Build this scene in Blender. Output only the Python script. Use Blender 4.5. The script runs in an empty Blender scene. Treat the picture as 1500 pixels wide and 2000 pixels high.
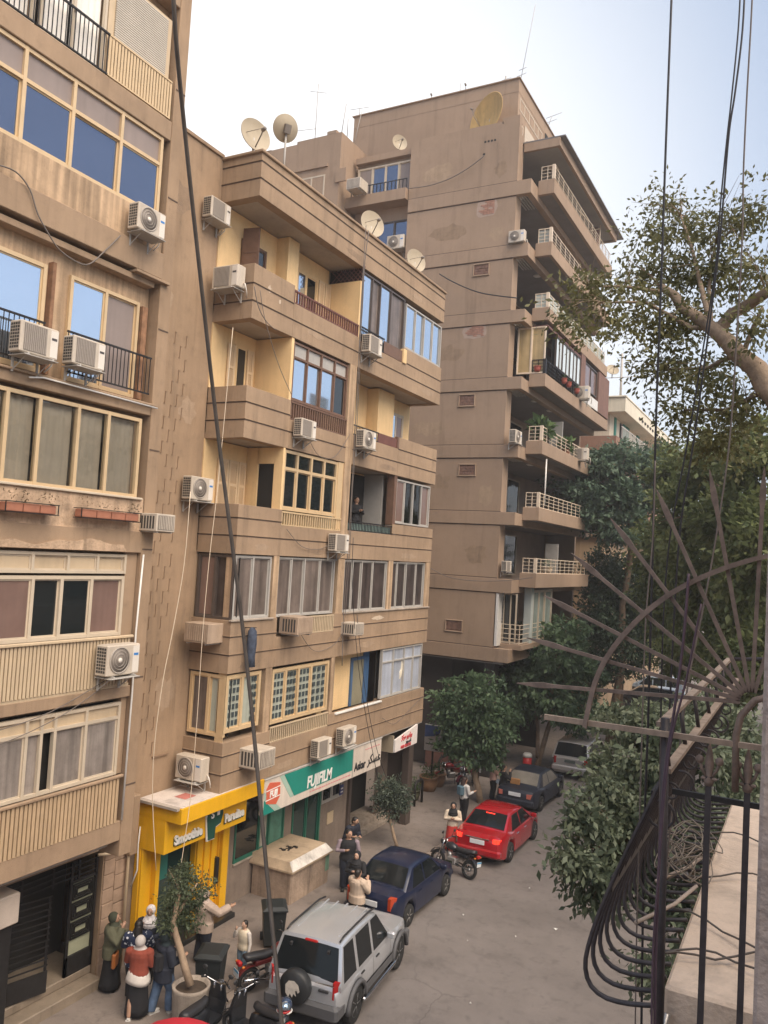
import bpy, math, random
import numpy as np
from mathutils import Vector, Matrix
random.seed(7)
RNG = np.random.default_rng(11)
C = bpy.context.scene.collection
SC = bpy.context.scene
rad, sin, cos, pi = math.radians, math.sin, math.cos, math.pi

# ------------------------------------------------------------------ camera, sky, sun, exposure
CAM_H = 10.2
def setup_view():
    yaw, pitch, roll = -0.49142942, 0.05275112, 0.05762553
    cy, sy, cp, sp = cos(yaw), sin(yaw), cos(pitch), sin(pitch)
    f = Vector((sy * cp, cy * cp, sp)); r = Vector((cy, -sy, 0)); u = r.cross(f)
    cr, sr = cos(roll), sin(roll)
    r2, u2 = cr * r + sr * u, -sr * r + cr * u
    m = Matrix(((r2.x, u2.x, -f.x, 0), (r2.y, u2.y, -f.y, 0), (r2.z, u2.z, -f.z, CAM_H), (0, 0, 0, 1)))
    cam = bpy.data.cameras.new('camera'); o = bpy.data.objects.new('camera', cam); C.objects.link(o)
    o.matrix_world = m
    cam.sensor_fit = 'VERTICAL'; cam.sensor_height = 24.0; cam.lens = 24.0 * 1575.07 / 2000.0
    cam.clip_start = 0.05; cam.clip_end = 2000
    SC.camera = o
SUN_AZ, SUN_EL = 112.0, 52.0            # degrees; a soft hazy sun high to the right and a little behind the camera
HAZE0, HAZE1, HAZEV = .0, .96, 5.2
def setup_light():
    w = bpy.data.worlds.new('World'); SC.world = w; w.use_nodes = True
    nt = w.node_tree; bg = nt.nodes['Background']
    sky = nt.nodes.new('ShaderNodeTexSky'); sky.sky_type = 'NISHITA'; sky.sun_disc = False
    sky.sun_elevation = rad(SUN_EL); sky.sun_rotation = rad(SUN_AZ)
    sky.altitude = 20; sky.air_density = 1.0; sky.dust_density = 3.0; sky.ozone_density = 1.0
    # thin high haze: paler everywhere, and a broad milky glow low over the roofs to the left
    N = nt.nodes; K = nt.links
    tc = N.new('ShaderNodeTexCoord'); dp = N.new('ShaderNodeVectorMath'); dp.operation = 'DOT_PRODUCT'
    ga, ge = rad(-40), rad(14); dp.inputs[1].default_value = (sin(ga) * cos(ge), cos(ga) * cos(ge), sin(ge))
    K.new(tc.outputs['Generated'], dp.inputs[0])
    mr = N.new('ShaderNodeMapRange'); mr.interpolation_type = 'SMOOTHSTEP'
    mr.inputs[1].default_value = .74; mr.inputs[2].default_value = 1.0; mr.inputs[3].default_value = HAZE0; mr.inputs[4].default_value = HAZE1
    K.new(dp.outputs['Value'], mr.inputs[0])
    mx = N.new('ShaderNodeMix'); mx.data_type = 'RGBA'; K.new(mr.outputs[0], mx.inputs['Factor'])
    pale = N.new('ShaderNodeMix'); pale.data_type = 'RGBA'; pale.inputs['Factor'].default_value = .55; pale.inputs['B'].default_value = (2.35, 2.75, 3.35, 1)
    K.new(sky.outputs[0], pale.inputs['A']); K.new(pale.outputs['Result'], mx.inputs['A']); mx.inputs['B'].default_value = (HAZEV, HAZEV, HAZEV * 1.0, 1)
    K.new(mx.outputs['Result'], bg.inputs[0]); bg.inputs[1].default_value = 0.085
    L = bpy.data.lights.new('sun', 'SUN'); L.energy = 1.5; L.angle = rad(60); L.color = (1.0, .83, .635)
    o = bpy.data.objects.new('sun', L); C.objects.link(o)
    az, el = rad(SUN_AZ), rad(SUN_EL)
    d = Vector((sin(az) * cos(el), cos(az) * cos(el), sin(el)))
    o.rotation_euler = d.to_track_quat('Z', 'Y').to_euler(); o.location = (-40, 40, 60)
    vs = SC.view_settings; vs.view_transform = 'Standard'; vs.look = 'None'; vs.gamma = 1.0; vs.use_curve_mapping = False
    vs.exposure = 1.58
    SC.cycles.max_bounces = 7; SC.cycles.diffuse_bounces = 4; SC.cycles.glossy_bounces = 3
    SC.cycles.transmission_bounces = 4; SC.cycles.transparent_max_bounces = 8
    SC.cycles.sample_clamp_indirect = 6.0; SC.cycles.caustics_reflective = False; SC.cycles.caustics_refractive = False
setup_view(); setup_light()

# ------------------------------------------------------------------ materials
MATS = {}
def mat(name, col, rough=.8, var=.12, scale=1.5, streak=0.0, bump=.0, bscale=60, metal=0.0, spec=.5, coat=0.0, grime=0.0, emit=0.0, sub=None):
    if name in MATS: return MATS[name]
    m = bpy.data.materials.new(name); m.use_nodes = True; nt = m.node_tree; N = nt.nodes; L = nt.links
    b = N['Principled BSDF']
    b.inputs['Roughness'].default_value = rough; b.inputs['Metallic'].default_value = metal
    b.inputs['Specular IOR Level'].default_value = spec
    if coat: b.inputs['Coat Weight'].default_value = coat; b.inputs['Coat Roughness'].default_value = .06
    tc = N.new('ShaderNodeTexCoord'); src = tc.outputs['Object']
    c = (*col, 1)
    if var > 0 or streak > 0:
        n1 = N.new('ShaderNodeTexNoise'); n1.inputs['Scale'].default_value = scale; n1.inputs['Detail'].default_value = 7; n1.inputs['Roughness'].default_value = .62
        L.new(src, n1.inputs['Vector'])
        mr = N.new('ShaderNodeMapRange'); mr.inputs[1].default_value = .32; mr.inputs[2].default_value = .68
        mr.inputs[3].default_value = 1 - var; mr.inputs[4].default_value = 1 + var
        L.new(n1.outputs[0], mr.inputs[0]); fac = mr.outputs[0]
        if streak > 0:
            mp = N.new('ShaderNodeMapping'); mp.inputs['Scale'].default_value = (7, 7, .35); L.new(src, mp.inputs[0])
            n2 = N.new('ShaderNodeTexNoise'); n2.inputs['Scale'].default_value = 1.0; n2.inputs['Detail'].default_value = 5
            L.new(mp.outputs[0], n2.inputs['Vector'])
            m2 = N.new('ShaderNodeMapRange'); m2.inputs[1].default_value = .35; m2.inputs[2].default_value = .7
            m2.inputs[3].default_value = 1 + streak * .4; m2.inputs[4].default_value = 1 - streak
            L.new(n2.outputs[0], m2.inputs[0])
            mm = N.new('ShaderNodeMath'); mm.operation = 'MULTIPLY'; L.new(fac, mm.inputs[0]); L.new(m2.outputs[0], mm.inputs[1]); fac = mm.outputs[0]
        if grime > 0:
            mp = N.new('ShaderNodeMapping'); mp.inputs['Scale'].default_value = (2.6, 2.6, .22); L.new(src, mp.inputs[0])
            n5 = N.new('ShaderNodeTexNoise'); n5.inputs['Scale'].default_value = 1.0; n5.inputs['Detail'].default_value = 6; n5.inputs['Roughness'].default_value = .65; n5.inputs['Distortion'].default_value = .4
            L.new(mp.outputs[0], n5.inputs['Vector'])
            m5 = N.new('ShaderNodeMapRange'); m5.inputs[1].default_value = .54; m5.inputs[2].default_value = .74; m5.inputs[3].default_value = 1; m5.inputs[4].default_value = 1 - grime * 1.3
            L.new(n5.outputs[0], m5.inputs[0])
            mm = N.new('ShaderNodeMath'); mm.operation = 'MULTIPLY'; L.new(fac, mm.inputs[0]); L.new(m5.outputs[0], mm.inputs[1]); fac = mm.outputs[0]
            n3 = N.new('ShaderNodeTexNoise'); n3.inputs['Scale'].default_value = scale * 6.3; n3.inputs['Detail'].default_value = 8; n3.inputs['Roughness'].default_value = .75
            L.new(src, n3.inputs['Vector'])
            m3 = N.new('ShaderNodeMapRange'); m3.inputs[1].default_value = .52; m3.inputs[2].default_value = .78; m3.inputs[3].default_value = 1; m3.inputs[4].default_value = 1 - grime
            L.new(n3.outputs[0], m3.inputs[0])
            mm = N.new('ShaderNodeMath'); mm.operation = 'MULTIPLY'; L.new(fac, mm.inputs[0]); L.new(m3.outputs[0], mm.inputs[1]); fac = mm.outputs[0]
        vm = N.new('ShaderNodeVectorMath'); vm.operation = 'SCALE'; vm.inputs[0].default_value = col
        L.new(fac, vm.inputs['Scale']); L.new(vm.outputs[0], b.inputs['Base Color'])
    else:
        b.inputs['Base Color'].default_value = c
    if bump > 0:
        n4 = N.new('ShaderNodeTexNoise'); n4.inputs['Scale'].default_value = bscale; n4.inputs['Detail'].default_value = 6
        L.new(src, n4.inputs['Vector'])
        bp = N.new('ShaderNodeBump'); bp.inputs['Strength'].default_value = bump; bp.inputs['Distance'].default_value = .02
        L.new(n4.outputs[0], bp.inputs['Height']); L.new(bp.outputs[0], b.inputs['Normal'])
    if emit:
        b.inputs['Emission Color'].default_value = c; b.inputs['Emission Strength'].default_value = emit
    if sub: b.inputs['Transmission Weight'].default_value = sub
    MATS[name] = m; return m
def glass_mat(name, tint=(.9, .95, .95), refl=.14, rough=.03, wave=.0):
    """clear window glass: mostly see-through, mirror-like at glancing angles"""
    if name in MATS: return MATS[name]
    m = bpy.data.materials.new(name); m.use_nodes = True; nt = m.node_tree; N = nt.nodes; L = nt.links
    for n in list(N):
        if n.type != 'OUTPUT_MATERIAL': N.remove(n)
    out = [n for n in N if n.type == 'OUTPUT_MATERIAL'][0]
    t = N.new('ShaderNodeBsdfTransparent'); t.inputs[0].default_value = (*tint, 1)
    g = N.new('ShaderNodeBsdfGlossy'); g.inputs['Roughness'].default_value = rough
    fr = N.new('ShaderNodeLayerWeight'); fr.inputs[0].default_value = .25
    ad = N.new('ShaderNodeMath'); ad.operation = 'ADD'; ad.inputs[1].default_value = refl; ad.use_clamp = True
    L.new(fr.outputs['Fresnel'], ad.inputs[0])
    mx = N.new('ShaderNodeMixShader'); L.new(ad.outputs[0], mx.inputs[0]); L.new(t.outputs[0], mx.inputs[1]); L.new(g.outputs[0], mx.inputs[2])
    n = N.new('ShaderNodeTexNoise'); n.inputs['Scale'].default_value = 1.3
    tc = N.new('ShaderNodeTexCoord'); L.new(tc.outputs['Object'], n.inputs['Vector'])
    bp = N.new('ShaderNodeBump'); bp.inputs['Strength'].default_value = .06; bp.inputs['Distance'].default_value = .3
    L.new(n.outputs[0], bp.inputs['Height']); L.new(bp.outputs[0], g.inputs['Normal'])
    L.new(mx.outputs[0], out.inputs[0]); MATS[name] = m; return m
def leaf_mat(name, col, col2, trans=.35):
    if name in MATS: return MATS[name]
    m = bpy.data.materials.new(name); m.use_nodes = True; nt = m.node_tree; N = nt.nodes; L = nt.links
    b = N['Principled BSDF']; out = [n for n in N if n.type == 'OUTPUT_MATERIAL'][0]
    b.inputs['Roughness'].default_value = .5; b.inputs['Specular IOR Level'].default_value = .35
    g = N.new('ShaderNodeNewGeometry'); tc = N.new('ShaderNodeTexCoord')
    n = N.new('ShaderNodeTexNoise'); n.inputs['Scale'].default_value = .9; n.inputs['Detail'].default_value = 3
    L.new(tc.outputs['Object'], n.inputs['Vector'])
    ad = N.new('ShaderNodeMath'); ad.operation = 'MULTIPLY_ADD'; ad.inputs[1].default_value = .55; L.new(g.outputs['Random Per Island'], ad.inputs[0])
    mr = N.new('ShaderNodeMapRange'); mr.inputs[1].default_value = .35; mr.inputs[2].default_value = .65; mr.inputs[3].default_value = 0; mr.inputs[4].default_value = .45
    L.new(n.outputs[0], mr.inputs[0]); L.new(mr.outputs[0], ad.inputs[2])
    mx = N.new('ShaderNodeMix'); mx.data_type = 'RGBA'; mx.inputs['A'].default_value = (*col, 1); mx.inputs['B'].default_value = (*col2, 1)
    L.new(ad.outputs[0], mx.inputs['Factor']); L.new(mx.outputs['Result'], b.inputs['Base Color'])
    tr = N.new('ShaderNodeBsdfTranslucent'); L.new(mx.outputs['Result'], tr.inputs[0])
    ms = N.new('ShaderNodeMixShader'); ms.inputs[0].default_value = trans
    L.new(b.outputs[0], ms.inputs[1]); L.new(tr.outputs[0], ms.inputs[2]); L.new(ms.outputs[0], out.inputs[0])
    MATS[name] = m; return m

# ------------------------------------------------------------------ things, parts, mesh building
ORG = {}
def props(o, label=None, cat=None, group=None, kind=None):
    if label: o['label'] = label
    if cat: o['category'] = cat
    if group: o['group'] = group
    if kind: o['kind'] = kind
    return o
def thing(name, label, cat, loc=(0, 0, 0), rz=0.0, group=None):
    o = bpy.data.objects.new(name, None); C.objects.link(o); o.location = loc; o.rotation_euler = (0, 0, rz)
    o.empty_display_size = .2
    ORG[o.name] = Vector(loc) if rz == 0 else Vector((0, 0, 0))
    return props(o, label, cat, group)
class MB:
    def __init__(s): s.v, s.f, s.m, s.sm, s.ch = [], [], [], [], []
    def add(s, vs, fs, mi=0, smooth=False):
        k = len(s.v); s.ch.append((k, len(s.f))); s.v.extend(tuple(p) for p in vs)
        for f in fs: s.f.append(tuple(i + k for i in f)); s.m.append(mi); s.sm.append(smooth)
        return s
    def box(s, x0, x1, y0, y1, z0, z1, mi=0):
        if x0 > x1: x0, x1 = x1, x0
        if y0 > y1: y0, y1 = y1, y0
        if z0 > z1: z0, z1 = z1, z0
        return s.add([(x0, y0, z0), (x1, y0, z0), (x1, y1, z0), (x0, y1, z0), (x0, y0, z1), (x1, y0, z1), (x1, y1, z1), (x0, y1, z1)],
              [(0, 3, 2, 1), (4, 5, 6, 7), (0, 1, 5, 4), (1, 2, 6, 5), (2, 3, 7, 6), (3, 0, 4, 7)], mi)
    def bbox(s, x0, x1, y0, y1, z0, z1, b=.01, mi=0):
        """box with chamfered edges"""
        if x0 > x1: x0, x1 = x1, x0
        if y0 > y1: y0, y1 = y1, y0
        if z0 > z1: z0, z1 = z1, z0
        b = min(b, (x1 - x0) * .45, (y1 - y0) * .45, (z1 - z0) * .45)
        def ring(i, z):
            return [(x0 + i + b, y0 + i, z), (x1 - i - b, y0 + i, z), (x1 - i, y0 + i + b, z), (x1 - i, y1 - i - b, z),
                    (x1 - i - b, y1 - i, z), (x0 + i + b, y1 - i, z), (x0 + i, y1 - i - b, z), (x0 + i, y0 + i + b, z)]
        return s.loft([ring(b, z0), ring(0, z0 + b), ring(0, z1 - b), ring(b, z1)], mi=mi)
    def loft(s, rings, mi=0, close=True, caps=True, smooth=False):
        n = len(rings[0]); vs = [p for r in rings for p in r]; fs = []
        for i in range(len(rings) - 1):
            for j in range(n if close else n - 1):
                a, b = i * n + j, i * n + (j + 1) % n
                fs.append((a, b, b + n, a + n))
        if caps: fs.append(tuple(range(n - 1, -1, -1))); fs.append(tuple(range((len(rings) - 1) * n, len(rings) * n)))
        return s.add(vs, fs, mi, smooth)
    def tube(s, pts, r, n=6, mi=0, caps=True, smooth=True):
        pts = [Vector(p) for p in pts]; rs = list(r) if hasattr(r, '__len__') else [r] * len(pts)
        rings = []; up = None
        for i, p in enumerate(pts):
            t = (pts[min(i + 1, len(pts) - 1)] - pts[max(i - 1, 0)])
            if t.length < 1e-9: t = Vector((0, 0, 1))
            t.normalize()
            if up is None: up = Vector((0, 0, 1)) if abs(t.z) < .9 else Vector((1, 0, 0))
            a = t.cross(up)
            if a.length < 1e-6: a = t.cross(Vector((.3, 1, .2)))
            a.normalize(); b = a.cross(t); up = b
            rings.append([p + (a * cos(2 * pi * k / n) + b * sin(2 * pi * k / n)) * rs[i] for k in range(n)])
        return s.loft(rings, mi=mi, caps=caps, smooth=smooth)
    def cyl(s, c, r, h, axis='z', n=16, mi=0, r2=None, smooth=True):
        d = {'x': Vector((1, 0, 0)), 'y': Vector((0, 1, 0)), 'z': Vector((0, 0, 1))}[axis]; c = Vector(c)
        return s.tube([c, c + d * h], [r, r if r2 is None else r2], n, mi, True, smooth)
    def lathe(s, prof, c=(0, 0, 0), n=16, mi=0, smooth=True, axis='z', caps=True):
        rings = []
        for r, h in prof:
            ring = []
            for k in range(n):
                a = 2 * pi * k / n; p = (r * cos(a), r * sin(a), h)
                if axis == 'x': p = (h, p[0], p[1])
                elif axis == 'y': p = (p[1], h, p[0])
                ring.append((p[0] + c[0], p[1] + c[1], p[2] + c[2]))
            rings.append(ring)
        return s.loft(rings, mi=mi, smooth=smooth, caps=caps)
    def torus(s, c, R, r, axis='y', n=24, k=8, mi=0, a0=0, a1=2 * pi):
        full = abs(a1 - a0 - 2 * pi) < 1e-6; rings = []
        for i in range(n + (0 if full else 1)):
            a = a0 + (a1 - a0) * i / n; ring = []
            for j in range(k):
                b = 2 * pi * j / k; q = R + r * cos(b); h = r * sin(b)
                p = {'y': (q * cos(a), h, q * sin(a)), 'z': (q * cos(a), q * sin(a), h), 'x': (h, q * cos(a), q * sin(a))}[axis]
                ring.append((p[0] + c[0], p[1] + c[1], p[2] + c[2]))
            rings.append(ring)
        if full: rings.append(rings[0])
        return s.loft(rings, mi=mi, smooth=True, caps=not full)
    def ell(s, c, rx, ry, rz, n=12, k=8, mi=0):
        rings = []
        for i in range(k + 1):
            t = pi * i / k; q = max(sin(t), .02)
            rings.append([(c[0] + rx * q * cos(2 * pi * j / n), c[1] + ry * q * sin(2 * pi * j / n), c[2] - rz * cos(t)) for j in range(n)])
        return s.loft(rings, mi=mi, smooth=True)
    def prism(s, poly, a, b, axis='y', mi=0):
        """2-D polygon extruded: axis y -> poly in (x,z); axis x -> poly in (y,z); axis z -> poly in (x,y)"""
        def P(u, w, h): return {'y': (u, h, w), 'x': (h, u, w), 'z': (u, w, h)}[axis]
        return s.loft([[P(u, w, a) for u, w in poly], [P(u, w, b) for u, w in poly]], mi=mi)
    def quad(s, a, b, c, d, mi=0): return s.add([a, b, c, d], [(0, 1, 2, 3)], mi)
    def xform(s, M, k0=0):
        s.v[k0:] = [tuple(M @ Vector(p)) for p in s.v[k0:]]; return s
    def each(s, name, mats, parent):
        """one object for every piece that was added"""
        e = s.ch + [(len(s.v), len(s.f))]; o = None
        for (v0, f0), (v1, f1) in zip(e, e[1:]):
            q = MB(); q.v = s.v[v0:v1]; q.f = [tuple(i - v0 for i in f) for f in s.f[f0:f1]]; q.m = s.m[f0:f1]; q.sm = s.sm[f0:f1]
            o = q.build(name, mats, parent)
        return o
    def build(s, name, mats, parent=None, label=None, kind=None, cat=None, group=None, fix=True):
        if not isinstance(mats, (list, tuple)): mats = [mats]
        off = Vector((0, 0, 0)); q = parent
        while q is not None:
            if q.name in ORG: off = ORG[q.name]; break
            q = q.parent
        me = bpy.data.meshes.new(name)
        vs = s.v if off.length == 0 else [(x - off.x, y - off.y, z - off.z) for x, y, z in s.v]
        me.from_pydata(vs, [], s.f)
        for m in mats: me.materials.append(m)
        me.polygons.foreach_set('material_index', s.m); me.polygons.foreach_set('use_smooth', s.sm)
        if fix:
            import bmesh
            bm = bmesh.new(); bm.from_mesh(me); bmesh.ops.recalc_face_normals(bm, faces=bm.faces); bm.to_mesh(me); bm.free()
        me.update()
        o = bpy.data.objects.new(name, me); C.objects.link(o); o.parent = parent
        return props(o, label, cat, group, kind)
def spline(P_, n=5):
    P_ = [Vector(p) for p in P_]; out = []
    for i in range(len(P_) - 1):
        a, b, c, d = P_[max(i - 1, 0)], P_[i], P_[i + 1], P_[min(i + 2, len(P_) - 1)]
        for t in [k / n for k in range(n)]:
            out.append(.5 * ((2 * b) + (c - a) * t + (2 * a - 5 * b + 4 * c - d) * t * t + (-a + 3 * b - 3 * c + d) * t ** 3))
    return out + [P_[-1]]
def B(x0, x1, y0, y1, z0, z1): return MB().box(x0, x1, y0, y1, z0, z1)
def struct(name, mb, m): return mb.build(name, m, None, kind='structure')
def dup(root, loc, rz, label=None, group=None, scale=None):
    r = root.copy(); C.objects.link(r); r.location = loc; r.rotation_euler = (0, 0, rz)
    if label: r['label'] = label
    if group: r['group'] = group
    if scale: r.scale = (scale,) * 3
    for ch in list(root.children):
        c = ch.copy(); C.objects.link(c); c.parent = r
        for g in ch.children:
            d = g.copy(); C.objects.link(d); d.parent = c
    return r
def text_mesh(body, size, shear=0.0, extrude=.01, align='CENTER', bold=0.0, spacing=1.0):
    cu = bpy.data.curves.new('lettering', 'FONT'); cu.body = body; cu.size = size; cu.shear = shear; cu.extrude = extrude
    cu.align_x = align; cu.align_y = 'CENTER'; cu.offset = bold; cu.resolution_u = 3; cu.space_character = spacing
    o = bpy.data.objects.new('lettering', cu); C.objects.link(o)
    dg = bpy.context.evaluated_depsgraph_get(); me = bpy.data.meshes.new_from_object(o.evaluated_get(dg))
    bpy.data.objects.remove(o); bpy.data.curves.remove(cu); me.name = 'lettering'
    return me
def text(body, size, m, parent, x, y, z, name='lettering', sx=1.0, **kw):
    """lettering on a plane facing +X; reads along +Y"""
    me = text_mesh(body, size, **kw)
    off = Vector((0, 0, 0)); q = parent
    while q is not None:
        if q.name in ORG: off = ORG[q.name]; break
        q = q.parent
    me.transform(Matrix(((0, 0, 1, x - off.x), (sx, 0, 0, y - off.y), (0, 1, 0, z - off.z), (0, 0, 0, 1))))
    me.materials.clear(); me.materials.append(m)
    o = bpy.data.objects.new(name, me); C.objects.link(o); o.parent = parent
    return o
def remesh(o, vox=.012, sm=4):
    """weld overlapping closed pieces into one continuous surface"""
    md = o.modifiers.new('r', 'REMESH'); md.mode = 'VOXEL'; md.voxel_size = vox; md.use_smooth_shade = True
    if sm: m2 = o.modifiers.new('s', 'SMOOTH'); m2.iterations = sm; m2.factor = .5
    dg = bpy.context.evaluated_depsgraph_get(); me = bpy.data.meshes.new_from_object(o.evaluated_get(dg))
    old = o.data; ms = list(old.materials); o.modifiers.clear(); o.data = me; me.name = old.name
    me.materials.clear()
    for m in ms: me.materials.append(m)
    bpy.data.meshes.remove(old); return o
# ------------------------------------------------------------------ palette
PL = mat('brown_plaster', (.345, .238, .152), .9, .16, .45, .07, .35, 45, grime=.27)
PLB = mat('brown_plaster_band', (.35, .245, .160), .9, .14, .6, .06, .3, 55, grime=.24)
PLS = mat('streaked_plaster', (.47, .33, .21), .9, .2, 1.2, .42, .4, 30, grime=.3)
PLT = mat('tall_plaster', (.345, .245, .172), .9, .11, .25, .035, .25, 40, grime=.17)
ROUGH = mat('peeling_plaster', (.52, .37, .25), .95, .3, 2.2, .2, .9, 18, grime=.45)
CREAM = mat('cream_plaster', (.80, .57, .30), .85, .09, .9, .04, .15, 40, grime=.1)
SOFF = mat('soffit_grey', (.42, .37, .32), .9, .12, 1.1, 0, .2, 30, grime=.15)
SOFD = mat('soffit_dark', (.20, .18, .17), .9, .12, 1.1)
FR = mat('champagne_frame', (.66, .49, .29), .45, .06, 3, 0, metal=.15)
FRW = mat('pale_frame', (.56, .475, .365), .5, .06, 3)
FRD = mat('dark_frame', (.09, .07, .06), .45, .1, 3)
FRB = mat('brown_wood_frame', (.16, .09, .06), .6, .15, 5)
FRG = mat('grey_frame', (.42, .40, .37), .5, .08, 3)
PAN = mat('panel_beige', (.56, .44, .295), .6, .06, 2, .08)
SHUT = mat('shutter_cream', (.74, .55, .34), .7, .06, 2, .06)
BLUEG = mat('blue_mirror_glass', (.165, .20, .28), .05, .05, .8, metal=.82, bump=.02, bscale=2)
SKYG = mat('pale_mirror_glass', (.62, .72, .84), .04, .03, .8, metal=.9, bump=.02, bscale=2)
DARKG = mat('dark_glass', (.012, .016, .018), .04, 0, 1, spec=.9, bump=.02, bscale=2)
BROWNG = mat('brown_screen_glass', (.20, .13, .11), .18, .1, 2, .1, spec=.6)
SCREEN = mat('grey_insect_screen', (.27, .22, .20), .55, .06, 2, .08)
DUSTG = mat('dusty_glass', (.175, .14, .122), .35, .25, 1.6, .45, grime=.25, spec=.5); DUSTL = mat('pale_dusty_glass', (.27, .235, .21), .35, .25, 1.6, .4, grime=.25, spec=.5)
DUSTD = mat('dusty_dark_glass', (.065, .05, .046), .28, .4, 1.8, .5, grime=.35, spec=.5)
CLEAR = glass_mat('clear_glass', (.95, .96, .96), .06)
CURT = mat('beige_curtain', (.78, .66, .50), .9, .08, 3, .1)
CURW = mat('white_curtain', (.80, .78, .74), .9, .05, 3)
CURG = mat('grey_curtain', (.62, .60, .57), .9, .1, 3, .1)
CURD = mat('brown_curtain', (.20, .13, .10), .9, .1, 3, .1)
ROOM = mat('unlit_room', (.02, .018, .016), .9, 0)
IRON = mat('black_iron', (.03, .028, .028), .5, .2, 8, metal=.4)
IRONP = mat('dark_iron', (.062, .055, .058), .55, .3, 14, metal=.3, grime=.3)
RUST = mat('rusty_iron', (.22, .165, .135), .75, .3, 18, metal=.2, grime=.3)
RUSTP = mat('rusty_pale_iron', (.33, .25, .19), .7, .25, 20, metal=.1, grime=.3)
ALU = mat('grey_metal', (.45, .44, .43), .4, .1, 4, metal=.7)
WHITEM = mat('white_metal', (.74, .72, .68), .45, .05, 4)
CREAMM = mat('cream_railing', (.72, .60, .46), .5, .06, 4)
REDW = mat('red_wood', (.15, .06, .045), .6, .2, 3, .1)
STONE = mat('clad_stone', (.40, .28, .20), .85, .2, 2.5, .1, .4, 35, grime=.2)
CONC = mat('raw_concrete', (.37, .31, .255), .95, .18, 2.5, .15, .5, 30, grime=.3)
BLACK = mat('black_rubber', (.018, .018, .019), .7, .1, 5)
TERRA = mat('terracotta', (.36, .15, .09), .85, .15, 4)
BRICK = mat('exposed_brick', (.37, .20, .145), .95, .3, 9, grime=.2)
MORT = mat('mortar', (.40, .30, .24), .95, .1, 4)
GROOVE = mat('groove_shadow_gap', (.11, .075, .055), .95, .1, 2)

def P(ax, p, d, u, w): return (p + d, u, w) if ax == 'x' else (u, p - d, w)
def pbox(mb, ax, p, d0, d1, u0, u1, w0, w1, mi=0):
    a, b = P(ax, p, d0, u0, w0), P(ax, p, d1, u1, w1)
    return mb.box(a[0], b[0], a[1], b[1], a[2], b[2], mi)
def curtain_mb(ax, p, d, u0, u1, w0, w1, k=None, amp=.03):
    n = max(8, int((u1 - u0) / .045)); ph = random.random() * 6; top, bot = [], []
    for i in range(n + 1):
        u = u0 + (u1 - u0) * i / n; q = amp * sin(u * 38 + ph) * (.6 + .4 * sin(u * 7 + ph)) + amp * .5 * sin(u * 91)
        top.append(P(ax, p, d + q * .6, u, w1)); bot.append(P(ax, p, d + q, u, w0))
    mb = MB(); mb.add(bot + top, [(i, i + 1, n + 2 + i, n + 1 + i) for i in range(n)], 0, True); return mb
def window(par, p, us, w0, w1, frame, pane, ax='x', t=.055, dep=.10, trans=None, trans_m=None, curt=None, room=True, setb=.0, name='window', bars=None, label=None):
    """us: list of upright positions; pane: one material or one per bay; trans: height of a transom rail"""
    f = MB(); d0, d1 = -dep - setb, -setb
    for i, u in enumerate(us):
        a = u - t * .5
        if i == 0: a = u
        if i == len(us) - 1: a = u - t
        pbox(f, ax, p, d0, d1, a, a + t, w0, w1)
    U0, U1 = us[0], us[-1]
    inner = list(us)
    for z in (w0, w1 - t) + ((trans - t * .5,) if trans else ()):
        for i in range(len(us) - 1):
            a = us[i] + (t if i == 0 else t * .5); b = us[i + 1] - (t if i == len(us) - 2 else t * .5)
            pbox(f, ax, p, d0 + .01, d1 - .006, a, b, z, z + t)
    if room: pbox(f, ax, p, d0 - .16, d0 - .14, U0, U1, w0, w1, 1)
    fo = f.build(name, [frame, ROOM], par, label=label)
    for i in range(len(us) - 1):
        a = us[i] + (t if i == 0 else t * .5); b = us[i + 1] - (t if i == len(us) - 2 else t * .5)
        m = pane[i] if isinstance(pane, (list, tuple)) else pane
        off = .02 if i % 2 else .045
        top = (trans - t * .5) if trans else w1 - t
        if m is not None:
            mb = MB(); pbox(mb, ax, p, d0 + off, d0 + off + .008, a, b, w0 + t, top); mb.build('pane', m, fo)
            if m is not CLEAR and b - a > .3:            # the sliding sash round the sheet
                s = MB(); q = .032
                pbox(s, ax, p, d0 + off, d0 + off + .022, a, a + q, w0 + t, top); pbox(s, ax, p, d0 + off, d0 + off + .022, b - q, b, w0 + t, top)
                pbox(s, ax, p, d0 + off, d0 + off + .021, a + q, b - q, w0 + t, w0 + t + q); pbox(s, ax, p, d0 + off, d0 + off + .021, a + q, b - q, top - q, top)
                s.build('sash', frame, fo)
        if trans:
            mb = MB(); pbox(mb, ax, p, d0 + .03, d0 + .04, a, b, trans + t * .5, w1 - t); mb.build('pane', trans_m or m, fo)
        if curt is not None:
            cm = curt[i] if isinstance(curt, (list, tuple)) else curt
            if cm is not None: curtain_mb(ax, p, d0 - .07, a, b, w0 + t, top).build('curtain', cm, fo, fix=False)
    return fo
def rail(par, p, u0, u1, w0, w1, m, ax='x', step=.11, r=.012, top=.022, name='railing', flat=False, d=0.0, low=True):
    mb = MB(); n = max(1, int(round((u1 - u0) / step)))
    for i in range(n + 1):
        u = u0 + (u1 - u0) * i / n
        pbox(mb, ax, p, d - r, d + r, u - (r if not flat else step * .33), u + (r if not flat else step * .33), w0 + (.02 if low else 0), w1)
    pbox(mb, ax, p, d - top, d + top, u0 - top, u1 + top, w1, w1 + top * 1.6)
    if low: pbox(mb, ax, p, d - top * .8, d + top * .8, u0 - top, u1 + top, w0 - top * .4, w0 + .02)
    return mb.build(name, m, par)
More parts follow.
